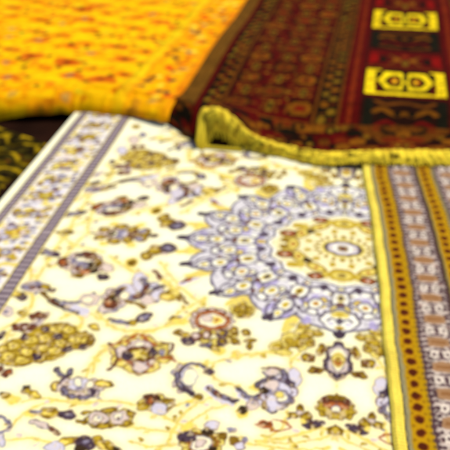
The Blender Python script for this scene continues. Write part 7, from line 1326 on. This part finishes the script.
# field: rows of stepped bars and hooked figures
row = 0
for v_ in np.arange(-1.06, .42, .093):
    for k, u_ in enumerate((.175, .262, .345)):
        ph = (row + k) % 2
        du = rnd.uniform(-.006, .006); c = [OCB, OCH][rnd.random() < .4]
        if ph == 0:
            L = .036 + rnd.uniform(-.004, .006)
            Q_.rect(u_ - L * .65 + du - .005, u_ + L * .65 + du + .005, v_ - .037, v_ + .037, RE2 * .6)
            Q_.rect(u_ - L + du, u_ + L + du, v_ - .016, v_ + .016, c); Q_.rect(u_ - L * .65 + du, u_ + L * .65 + du, v_ - .030, v_ + .030, c)
            Q_.rect(u_ - L * .45 + du, u_ + L * .45 + du, v_ - .013, v_ + .013, ORR); Q_.oval(u_ + du, v_, .007, .009, rnd.choice([BLK, OLV, RED]))
            for sx in (-1, 1): Q_.rect(u_ + du + sx * L - .004, u_ + du + sx * L + .004, v_ - .028, v_ + .028, rnd.choice([RE2, OCB, BLK]))
        else:
            Q_.rect(u_ - .022, u_ + .022, v_ - .009, v_ + .009, OCB); Q_.rect(u_ - .009, u_ + .009, v_ - .030, v_ + .030, OLV); Q_.rect(u_ - .005, u_ + .005, v_ - .014, v_ + .014, BLK)
            for sx in (-1, 1):
                for sy in (-1, 1): Q_.rect(u_ + sx * .022 - .006, u_ + sx * .022 + .006, v_ + sy * .022 - .007, v_ + sy * .022 + .007, rnd.choice([OCB, BLK, OCH]))
        Q_.rect(u_ + .030, u_ + .050, v_ - .005, v_ + .005, rnd.choice([OCB, BLK, OLV])); Q_.rect(u_ - .03, u_ - .012, v_ + .038, v_ + .050, rnd.choice([OCB, BLK, OCH])); Q_.rect(u_ + .004, u_ + .024, v_ + .040, v_ + .052, rnd.choice([RE2, BLK, OCB]))
        Q_.oval(u_ + .043, v_ + .045, .006, .008, rnd.choice([OCB, RE2, BLK, OLV]))
        Q_.stroke([(u_ - .038, v_ + .046), (u_ + .03, v_ + .046)], .005, rnd.choice([RE2, BLK, OCB]))
    row += 1
qband(.380, .388, RE2); qband(.386, .395, OCB); qband(.395, .452, BLK); qband(.452, .460, OCB); qband(.460, .516, RE); qband(.478, .492, ORR); qband(.512, .518, RE2)
v_ = -1.10
while v_ < .42:
    Q_.oval(.412, v_, .012, .016, rnd.choice([OCH, OLV, OCB]), rnd.uniform(-.6, .6)); Q_.oval(.435, v_ + .033, .012, .015, rnd.choice([OCH, OLV]), rnd.uniform(-.6, .6))
    Q_.stroke([(.404, v_ + .022), (.418, v_ + .028)], .005, OCB); Q_.stroke([(.43, v_), (.442, v_ + .004)], .005, ORR); v_ += .066
def panel(vc):
    # bright yellow block: end bars and two facing hexagons
    Q_.rect(.518, .76, vc - .105, vc + .105, RE2); Q_.rect(.519, .547, vc - .105, vc + .100, YEL)
    for s_ in (1,):
        cx = .603
        Q_.poly([(cx - .050, vc), (cx - .028, vc + .078), (cx + .022, vc + .076), (cx + .030, vc + .03), (cx + .030, vc - .03), (cx + .022, vc - .066), (cx - .024, vc - .062)], YEL)
        Q_.poly([(cx - .030, vc), (cx - .014, vc + .046), (cx + .014, vc + .050), (cx + .020, vc + .02), (cx + .020, vc - .02), (cx + .014, vc - .042), (cx - .014, vc - .040)], RE2)
        Q_.oval(cx - .052, vc + .05, .006, .016, BLK); Q_.oval(cx - .054, vc - .03, .005, .014, ORR); Q_.oval(.532, vc, .004, .012, OCH); Q_.oval(.532, vc - .06, .004, .010, OCH)
        Q_.oval(cx, vc + .002, .013, .024, ORR); Q_.oval(cx, vc + .002, .010, .016, lin(220, 130, 20)); Q_.oval(cx + .002, vc, .005, .010, YEL)
    Q_.rect(.544, .66, vc - .105, vc - .086, YEL); Q_.rect(.544, .562, vc + .086, vc + .100, YEL)
    Q_.poly([(.549, vc - .09), (.570, vc - .09), (.549, vc - .03)], RE)
    Q_.oval(.635, vc + .03, .008, .028, GRN); Q_.oval(.635, vc - .035, .008, .022, BLK)
    # dark block nearer than it
    a = vc - .125
    Q_.rect(.52, .66, a - .235, a, RE2 * .6 + BLK * .4); Q_.rect(.52, .548, a - .20, a - .02, GRN * .5 + BLK * .5)
    Q_.stroke([(.555, a - .03), (.580, a - .05), (.61, a - .04), (.645, a - .03)], .016, OCB); Q_.stroke([(.552, a - .09), (.575, a - .075), (.61, a - .10), (.65, a - .085)], .018, OCH * .8)
    Q_.stroke([(.56, a - .15), (.59, a - .13), (.62, a - .16), (.65, a - .16)], .014, RE * 1.4); Q_.stroke([(.555, a - .185), (.59, a - .20), (.65, a - .195)], .016, OCB)
    for u_, w in ((.575, .07), (.615, .06), (.63, .12)): Q_.oval(u_, a - w * 1.6, .010, .012, BLK)
    # red block
    a = vc + .125
    Q_.rect(.52, .66, a, a + .175, RE); Q_.poly([(.522, a + .02), (.552, a + .06), (.548, a + .15), (.522, a + .15)], RED); Q_.oval(.566, a + .085, .014, .032, BLK)
    Q_.stroke([(.588, a + .04), (.612, a + .085), (.588, a + .135)], .014, OCB); Q_.oval(.610, a + .085, .013, .028, OCH); Q_.oval(.635, a + .05, .012, .03, OLV * .8); Q_.oval(.635, a + .13, .014, .02, ORR)
    Q_.stroke([(.52, a + .005), (.65, a + .005)], .008, OCB)
for vc in (-.838, -.157): panel(vc)
# the end border, loose figures on dark red
for k in range(95):
    u_ = rnd.uniform(.13, .64); v_ = rnd.uniform(-1.25, -1.12); L = rnd.uniform(.012, .032)
    c = rnd.choice([OCB, OCH, ORR * .8, RE2, BLK, BLK, OCB])
    Q_.poly([(u_ - L, v_ - .006), (u_ - L * .4, v_ - .015), (u_ + L, v_ - .008), (u_ + L * .8, v_ + .010), (u_, v_ + .015), (u_ - L, v_ + .008)], c)
    if k % 3 == 0: Q_.oval(u_, v_, .008, .008, rnd.choice([OLV, BLK, OCH]))
Q_.stroke([(.13, -1.118), (.66, -1.118)], .007, OCB); Q_.stroke([(.13, -1.238), (.66, -1.238)], .012, BLK)
m = sstep(.20, .10, QU) * sstep(-1.10, -1.20, QV); Q_.a[:] = Q_.a * (1 - .0 * m[..., None])
OR_ = (.0857, 3.0527); yawr = math.radians(11.7); ar = local_axes(yawr)
VE = -1.225; ZR = .056
red = thing('tribal_rug', (OR_[0], OR_[1], 0), 'dark red rug with bright yellow blocks and a yellow fringed end curling up', 'rug')
# near edge of the rug: (u, world x, world y, z)
EDGE = [(0.000, -0.177, 1.963, 0.022), (0.036, -0.127, 1.886, 0.010), (0.078, -0.080, 1.793, 0.005), (0.100, -0.070, 1.852, 0.066), (0.130, -0.038, 1.862, 0.082), (0.165, -0.003, 1.856, 0.076), (0.200, 0.032, 1.826, 0.060), (0.235, 0.063, 1.791, 0.044), (0.295, 0.113, 1.773, 0.026), (0.375, 0.196, 1.752, 0.013),
        (.452, .271, 1.726, .014), (.526, .347, 1.720, .020), (.630, .451, 1.726, .020), (.753, .580, 1.726, .018), (.95, .775, 1.715, .014), (1.27, 1.09, 1.69, .012)]
EDGE = np.array(EDGE)
LOW = np.array([(0.078, -0.074, 1.777, 0.001), (0.096, -0.058, 1.779, 0.003), (0.108, -0.045, 1.789, 0.010), (0.122, -0.040, 1.805, 0.026), (0.140, -0.027, 1.806, 0.040), (0.160, -0.005, 1.802, 0.036), (0.195, 0.024, 1.784, 0.018), (0.235, 0.042, 1.779, 0.012), (0.295, 0.091, 1.747, 0.004), (0.375, 0.173, 1.714, 0.003), (.452, .243, 1.675, .005), (.526, .341, 1.668, .014), (.630, .452, 1.660, .014), (.753, .582, 1.660, .014), (.95, .777, 1.655, .006), (1.27, 1.09, 1.63, .004)])
def curve(tab, u): return np.stack([catmull(tab[:, 0], tab[:, k], u) for k in (1, 2, 3)], -1)
def place_r(u, v):
    x, y = ar(u, v); fx, fy = ar(u, np.full_like(v, VE)); e = curve(EDGE, u)
    w = sstep(VE + .20, VE, v) ; wz = sstep(VE + (.13 + .10 * (u > .24)), VE, v)
    X = x + w * (e[..., 0] - OR_[0] - fx); Y = y + w * (e[..., 1] - OR_[1] - fy)
    Z = ZR + wz * (e[..., 2] - ZR)
    Z = Z + .006 * np.sin((v + .8) * 7 + u * 3) * sstep(VE, VE + .3, v)
    return X, Y, Z
def col_r(u, v):
    u2 = .635 - np.abs(u - .635); vv = np.where(v > .36, ((v - .36) % .681) + .36 - .681, v); return Q_.sample(np.maximum(u2, .06), vv) * (1 + .30 * noise(u, v, .009, 77) + .15 * noise(u, v, .03, 78))[..., None]
us = np.arange(.0520, 1.219, .0030); vs = np.concatenate([np.arange(VE, .25, .0030), np.linspace(.26, 1.1, 90)])
rug_mesh('pile', red, us, vs, place_r, col_r, 0, .007, seed=9, wave=.0022, knot=.0008)
SEL = lin(104, 68, 16)
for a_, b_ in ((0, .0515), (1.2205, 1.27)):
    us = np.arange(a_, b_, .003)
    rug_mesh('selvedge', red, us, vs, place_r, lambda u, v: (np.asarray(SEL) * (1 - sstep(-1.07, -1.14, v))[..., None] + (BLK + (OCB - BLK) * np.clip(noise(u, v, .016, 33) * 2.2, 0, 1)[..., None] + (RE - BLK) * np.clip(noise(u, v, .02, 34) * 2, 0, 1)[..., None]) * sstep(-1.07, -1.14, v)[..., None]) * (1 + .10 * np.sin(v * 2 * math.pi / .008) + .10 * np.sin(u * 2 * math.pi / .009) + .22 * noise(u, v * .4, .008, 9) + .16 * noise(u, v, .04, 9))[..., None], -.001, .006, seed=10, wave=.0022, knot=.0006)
# woven yellow end strip, then loose tassels
us = np.arange(.080, 1.265, .0016); ws = np.linspace(0, 1, 26)
Uu, Wv = np.meshgrid(us, ws)
E0 = curve(EDGE, Uu); E1 = curve(LOW, Uu)
P_ = E0 * (1 - Wv[..., None]) + E1 * Wv[..., None]
arch = .014 * np.sin(Wv * math.pi) * (1 + 1.2 * np.exp(-((Uu - .14) / .06) ** 2)); P_[..., 2] += arch * .75; P_[..., 1] -= arch * .5
rid = .0036 * np.abs(np.sin((Uu + Wv * .012) * 2 * math.pi / .040 + 2.0 * noise(Uu, Wv * .05, .03, 40))) + .003 * noise(Uu, Wv * .06, .012, 41)
P_[..., 2] += rid; P_[..., 1] -= rid * .7
FY = lin(248, 220, 60); FYd = lin(190, 150, 22); SPK = lin(70, 56, 14)
cc = FY[None, None, :] * (1 + .10 * noise(Uu, Wv * .05, .006, 42) + .12 * noise(Uu, Wv * .05, .03, 43))[..., None]
sp = np.clip((noise(Uu * .9 + Wv * .006, Wv * .05, .011, 44) - .38) * 6, 0, 1) * np.clip(1.2 - np.abs(Wv - .55) * 1.9, 0, 1)
cc = cc * (1 - sp[..., None] * .85) + SPK * sp[..., None] * .85
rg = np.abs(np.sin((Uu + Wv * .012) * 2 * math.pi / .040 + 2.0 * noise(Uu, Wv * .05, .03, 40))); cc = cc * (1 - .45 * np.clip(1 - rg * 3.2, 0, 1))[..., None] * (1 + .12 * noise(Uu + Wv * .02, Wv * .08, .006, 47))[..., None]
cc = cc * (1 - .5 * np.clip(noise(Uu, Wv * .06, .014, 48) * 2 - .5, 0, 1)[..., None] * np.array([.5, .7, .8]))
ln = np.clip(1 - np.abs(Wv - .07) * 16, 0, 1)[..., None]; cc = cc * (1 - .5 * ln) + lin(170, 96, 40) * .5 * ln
P_ -= np.array([OR_[0], OR_[1], 0])
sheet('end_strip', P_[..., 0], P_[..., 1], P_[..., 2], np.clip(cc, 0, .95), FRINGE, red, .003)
ps, cs, rr = [], [], []
for u_ in np.arange(.085, 1.26, .0052):
    e = curve(LOW, np.array([u_]))[0]; e = e - np.array([OR_[0], OR_[1], 0]); L = rnd.uniform(.004, .013); sw = rnd.uniform(-.008, .008)
    z1 = .0025 if u_ < .45 else .0125
    q = [e + np.array([sw * t * t, -L * t, 0]) * 1 for t in (0, .33, .66, 1)]
    for t, k in zip((0, .33, .66, 1), q): k[2] = e[2] * (1 - t) + max(min(z1, e[2]), e[2] - .02) * t + .0015
    ps.append(q); cs.append(FY * rnd.uniform(.75, 1.05) if rnd.random() > .08 else SPK * 1.5); rr.append(rnd.uniform(.0012, .002))
# a twisted bundle lies on the ivory rug under the curl
for k in range(7):
    q = []
    for t in np.linspace(0, 1, 14):
        q.append((-.050 + .095 * t - OR_[0], 1.779 - .020 * t ** 1.2 + .004 * math.sin(t * 11 + k * .9) - OR_[1], (.004 + .0025 * math.cos(t * 11 + k * .9))))
    ps.append(q); cs.append(FY * rnd.uniform(.6, .9)); rr.append(.0019)
tubes('fringe', ps, rr, FRINGE, red, cs, n=5)
# dark brown sheet added on the floor to paint the shade inside the curl
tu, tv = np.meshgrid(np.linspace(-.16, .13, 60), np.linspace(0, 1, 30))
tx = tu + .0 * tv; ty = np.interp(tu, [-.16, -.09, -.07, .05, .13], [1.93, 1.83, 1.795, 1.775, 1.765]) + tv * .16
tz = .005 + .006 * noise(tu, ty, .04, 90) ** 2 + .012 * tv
sheet('curl_shade', tx - OR_[0], ty - OR_[1], tz, np.broadcast_to(lin(60, 34, 14), tu.shape + (3,)) * (1 + .25 * noise(tu, ty, .012, 91))[..., None], WOOL, red, .003)
# far end fringe
ps, cs = [], []
for u_ in np.arange(.01, 1.26, .007):
    x, y = ar(u_, 1.1); x2, y2 = ar(u_ + rnd.uniform(-.01, .01), 1.1 + rnd.uniform(.05, .08)); ps.append([(x, y, ZR - .004), ((x + x2) / 2, (y + y2) / 2, ZR - .006), (x2, y2, ZR - .02)]); cs.append(FY * rnd.uniform(.75, 1))
tubes('fringe', ps, .0016, FRINGE, red, cs, n=4)

# ================================================================== YELLOW RUG, top left
GY = lin(255, 204, 0); GY2 = lin(255, 192, 0); OG = lin(252, 156, 2); OG2 = lin(228, 118, 16); BRW = lin(150, 88, 20); GRY = lin(150, 130, 90); GNY = lin(216, 206, 30)
yx, yy, yz = .0863, 3.0757, .050; yyaw = math.radians(12.3); ay = local_axes(yyaw)
T_ = Design(-1.35, .04, -1.2, 1.2, .0035, GY)
TU, TV = T_.grid()
m = np.clip(.6 + .7 * noise(TU, TV + TU * .35, .10, 51) , 0, 1)[..., None] * .8; T_.a[:] = T_.a * (1 - m) + GY2 * m
k = 0
RU = lin(204, 88, 8); RB = lin(112, 58, 16)
for v_ in np.arange(-1.4, 1.4, .105):
    T_.stroke([(u_, v_ + .05 - .30 * (u_ + .75) + .012 * math.sin(u_ * 22 + k)) for u_ in np.arange(-1.35, -.14, .04)], .008, lin(255, 218, 10), soft=.012)
    for u_ in np.arange(-1.35, -.12, .115):
        uu = u_ + (.057 if k % 2 else 0) + rnd.uniform(-.012, .012); vv = v_ - .30 * (u_ + .75) + rnd.uniform(-.016, .016); z_ = rnd.uniform(.8, 1.15)
        # a flower: rust lozenge, dark heart, leaves either side
        T_.oval(uu, vv, .044 * z_, .030 * z_, rnd.choice([OG, OG, OG2]), rnd.uniform(-.2, .1), soft=.012)
        T_.oval(uu, vv, .024 * z_, .017 * z_, rnd.choice([RU, RU, GY, OG2]), 0, soft=.008)
        T_.oval(uu + rnd.uniform(-.006, .006), vv, .011, .012, rnd.choice([RB, RB, GRY, RU]), 0, soft=.008)
        for sx in (-1, 1):
            if rnd.random() < .7: T_.oval(uu + sx * .040, vv - .022, .015, .012, rnd.choice([RU, RB, OG2]), sx * .5, soft=.008)
            if rnd.random() < .6: T_.oval(uu + sx * .034, vv + .030, .018, .009, rnd.choice([OG2, GNY, OG]), -sx * .4, soft=.008)
        if rnd.random() < .5: T_.oval(uu + .057, vv + .01, .009, .013, rnd.choice([RB, RU]), 0, soft=.007)
    k += 1
sf = np.clip((TV + .25) * 1.2 + .1 + TU * .2, 0, .34)[..., None]
T_.a = T_.a * (1 - sf) + GY * sf
def tband(a, b_, c, al=1.):
    m = (np.clip(.5 + np.minimum(TU - a, b_ - TU) / .006, 0, 1) * al)[..., None]; T_.a[:] = T_.a * (1 - m) + np.asarray(c) * m
tband(-.172, -.142, lin(250, 212, 16), .7); tband(-.180, -.168, lin(200, 180, 10), .7); tband(-.142, .04, OG * .45 + GY2 * .55); tband(-.142, -.136, OG2, .6)
for v_ in np.arange(-1.2, 1.2, .030):
    for _ in range(3):
        T_.oval(rnd.uniform(-.125, -.015), v_ + rnd.uniform(-.014, .014), rnd.uniform(.009, .018), rnd.uniform(.008, .016), rnd.choice([OG2, lin(226, 70, 14), lin(96, 60, 40), BRW, BRW, GRY, GY, lin(190, 110, 30), lin(255, 226, 60)]), rnd.uniform(-1, 1), soft=.006)
tband(-.012, .04, lin(220, 110, 12), .6)
nt_ = noise(TU, TV * .7, .016, 52); T_.a = T_.a * (1 - .32 * np.clip(nt_ * 2 - .2, 0, 1)[..., None] * np.array([.35, .8, 1]))
T_.a = T_.sample(TU + noise(TU, TV, .02, 53) * .006, TV + noise(TU, TV, .02, 54) * .006)
yellow = thing('golden_rug', (yx, yy, 0), 'golden yellow rug with small orange flowers and a thick folded edge', 'rug')
# lip: rows given in world (top row Y, foot Y, foot z) by world X
def lip(u):          # v of the crest as function of u, in local
    X = yx + u * math.cos(yyaw); return None
us = np.arange(-1.30, .012, .0040)
tt_ = np.concatenate([np.linspace(0, .16, 60, endpoint=False), np.linspace(.16, 1, 330)])      # 0 foot of the lip, .16 crest, 1 far edge
Uu, Tt = np.meshgrid(us, tt_)
frontx = np.interp(Uu, [-1.3, -.95, -.45, -.20, .012], [0, 0, 0, 0, 0])
# world line of the crest: from (-.67,2.085) through (-.39,2.10) to (-.15,1.99)
def crest(u):
    # world X of the crest point at this u; solved along the local v axis
    cx = np.array([-2.2, -.90, -.668, -.40, -.26, -.16, .3]); cy = np.array([2.10, 2.085, 2.085, 2.10, 2.06, 1.995, 1.93])
    v = np.full_like(u, -1.0)
    for _ in range(12):
        X = yx + u * math.cos(yyaw) + v * math.sin(yyaw); Y = yy - u * math.sin(yyaw) + v * math.cos(yyaw)
        v = v + (np.interp(X, cx, cy) - Y) / math.cos(yyaw)
    return v
VC = crest(Uu)
far = .95
a_ = np.clip(Tt / .16, 0, 1) * math.pi / 2
footz = np.interp(Uu, [-1.3, -.55, -.42, -.2, .012], [-.034, -.026, .001, .003, .020])
Vv = np.where(Tt < .16, VC - .078 * np.cos(a_), VC + (far - VC) * np.clip((Tt - .16) / .84, 0, 1))
Zz = np.where(Tt < .16, footz + (yz - footz) * np.sin(a_), yz)
xo, yo = ay(Uu, Vv)
Zz = Zz + .005 * noise(Uu, Vv, .09, 60) - np.where(Tt < .16, 1, 0) * .006 * np.abs(noise(Uu, Vv * .3, .022, 66)) + .0016 * noise(Uu, Vv, .018, 61) + .0006 * (rng.random(Uu.shape) - .5) * 2
cy_ = T_.sample(Uu, Vv)
lipc = lin(246, 176, 4)[None, None, :] * (1 + .26 * noise(Uu * .35, Vv, .009, 62) + .26 * noise(Uu * .6, Vv, .026, 63) + .05 * (rng.random(Uu.shape) - .5))[..., None]  # mottled ochre; its deeper tone paints in shade on the turned-away lip
f = sstep(.03, -.04, Vv - VC)[..., None] * .45
cy_ = cy_ * (1 - f) + lipc * f
jc = 58
sheet('pile', xo[jc:], yo[jc:], Zz[jc:], np.clip(cy_[jc:], 0, .95), WOOL, yellow, .046)
lp = sheet('folded_edge', xo[:jc + 1], yo[:jc + 1], Zz[:jc + 1], np.clip(cy_[:jc + 1], 0, .95), WOOL, yellow, .004)

# ================================================================== UNDERNEATH: dark brown rug and the olive one at the left
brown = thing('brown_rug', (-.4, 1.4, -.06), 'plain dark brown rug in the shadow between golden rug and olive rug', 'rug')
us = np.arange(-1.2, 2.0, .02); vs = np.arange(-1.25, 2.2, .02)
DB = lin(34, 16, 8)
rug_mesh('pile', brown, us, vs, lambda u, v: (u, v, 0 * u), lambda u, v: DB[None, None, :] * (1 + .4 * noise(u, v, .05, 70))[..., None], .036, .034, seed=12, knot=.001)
ol = thing('olive_rug', (-.63, 1.925, -.02), 'black and olive rug with yellow zigzag lines beside the ivory rug', 'rug')
DKO = lin(36, 26, 8); OLY = lin(170, 140, 14); OLG = lin(76, 66, 14)
Z_ = Design(-.62, .62, -1.52, .02, .003, DKO)
for v_ in np.arange(-1.5, .02, .052):
    for off, c, w in ((0, OLY, .012), (.026, OLG, .010)):
        pts = [(u_, v_ + off + (.012 if i % 2 else -.012)) for i, u_ in enumerate(np.arange(-.62, .64, .04))]
        for p0, p1 in zip(pts[:-1], pts[1:]): Z_.stroke([p0, p1], w * rnd.uniform(.7, 1.2), c * rnd.uniform(.8, 1.1))
    for u_ in np.arange(-.6, .62, .04): Z_.oval(u_, v_ + .013, .008, .007, rnd.choice([OLY, BLK, lin(120, 60, 14), OLY]))
ao = local_axes(math.atan2(1.904 - 1.775, .193))
Z_.a = Z_.sample(Z_.grid()[0] + noise(*Z_.grid(), .03, 85) * .016, Z_.grid()[1] + noise(*Z_.grid(), .03, 86) * .016)
Z_.a = Z_.a * (1 - .75 * np.clip(noise(*Z_.grid(), .022, 87) * 2 + .3, 0, 1))[..., None]
rug_mesh('pile', ol, np.arange(-.6, .30, .003), np.arange(-1.5, 0, .003), lambda u, v: (*ao(u, v), .010 * sstep(-.1, .0, v) - .012 * sstep(.1, .3, u)), lambda u, v: Z_.sample(u, v), .006, .012, seed=13, knot=.001)

# ================================================================== LIGHT
w = bpy.data.worlds.new('World'); sc.world = w; w.use_nodes = True; nt = w.node_tree
sky = nt.nodes.new('ShaderNodeTexSky'); sky.sky_type = 'NISHITA'; sky.sun_disc = False
EL, AZ = math.radians(62), math.radians(58)     # azimuth clockwise from +Y
sky.sun_elevation = EL; sky.sun_rotation = AZ; sky.dust_density = 3.0; sky.ozone_density = .6
nt.links.new(sky.outputs[0], nt.nodes['Background'].inputs[0]); nt.nodes['Background'].inputs[1].default_value = .10
sun = bpy.data.lights.new('sun', 'SUN'); sun.energy = 2.6; sun.angle = math.radians(9); sun.color = (1, .93, .78)
so = bpy.data.objects.new('sun', sun); col.objects.link(so)
import mathutils
d = mathutils.Vector((math.sin(AZ) * math.cos(EL), math.cos(AZ) * math.cos(EL), math.sin(EL)))
so.rotation_euler = d.to_track_quat('Z', 'Y').to_euler()
# ================================================================== CAMERA
cam = bpy.data.cameras.new('camera'); co = bpy.data.objects.new('camera', cam); col.objects.link(co)
co.location = (0, 0, .8525); co.rotation_euler = (math.radians(90 - 31.53), 0, 0)
cam.sensor_width = 36; cam.lens = 740 / 450 * 36; cam.clip_start = .02; cam.clip_end = 200
cam.dof.use_dof = True; cam.dof.focus_distance = .72; cam.dof.aperture_fstop = 6.8; cam.dof.aperture_blades = 0
sc.camera = co
vs_ = sc.view_settings; vs_.view_transform = 'Standard'; vs_.look = 'None'; vs_.gamma = 1; vs_.exposure = 0.18
sc.render.film_transparent = False
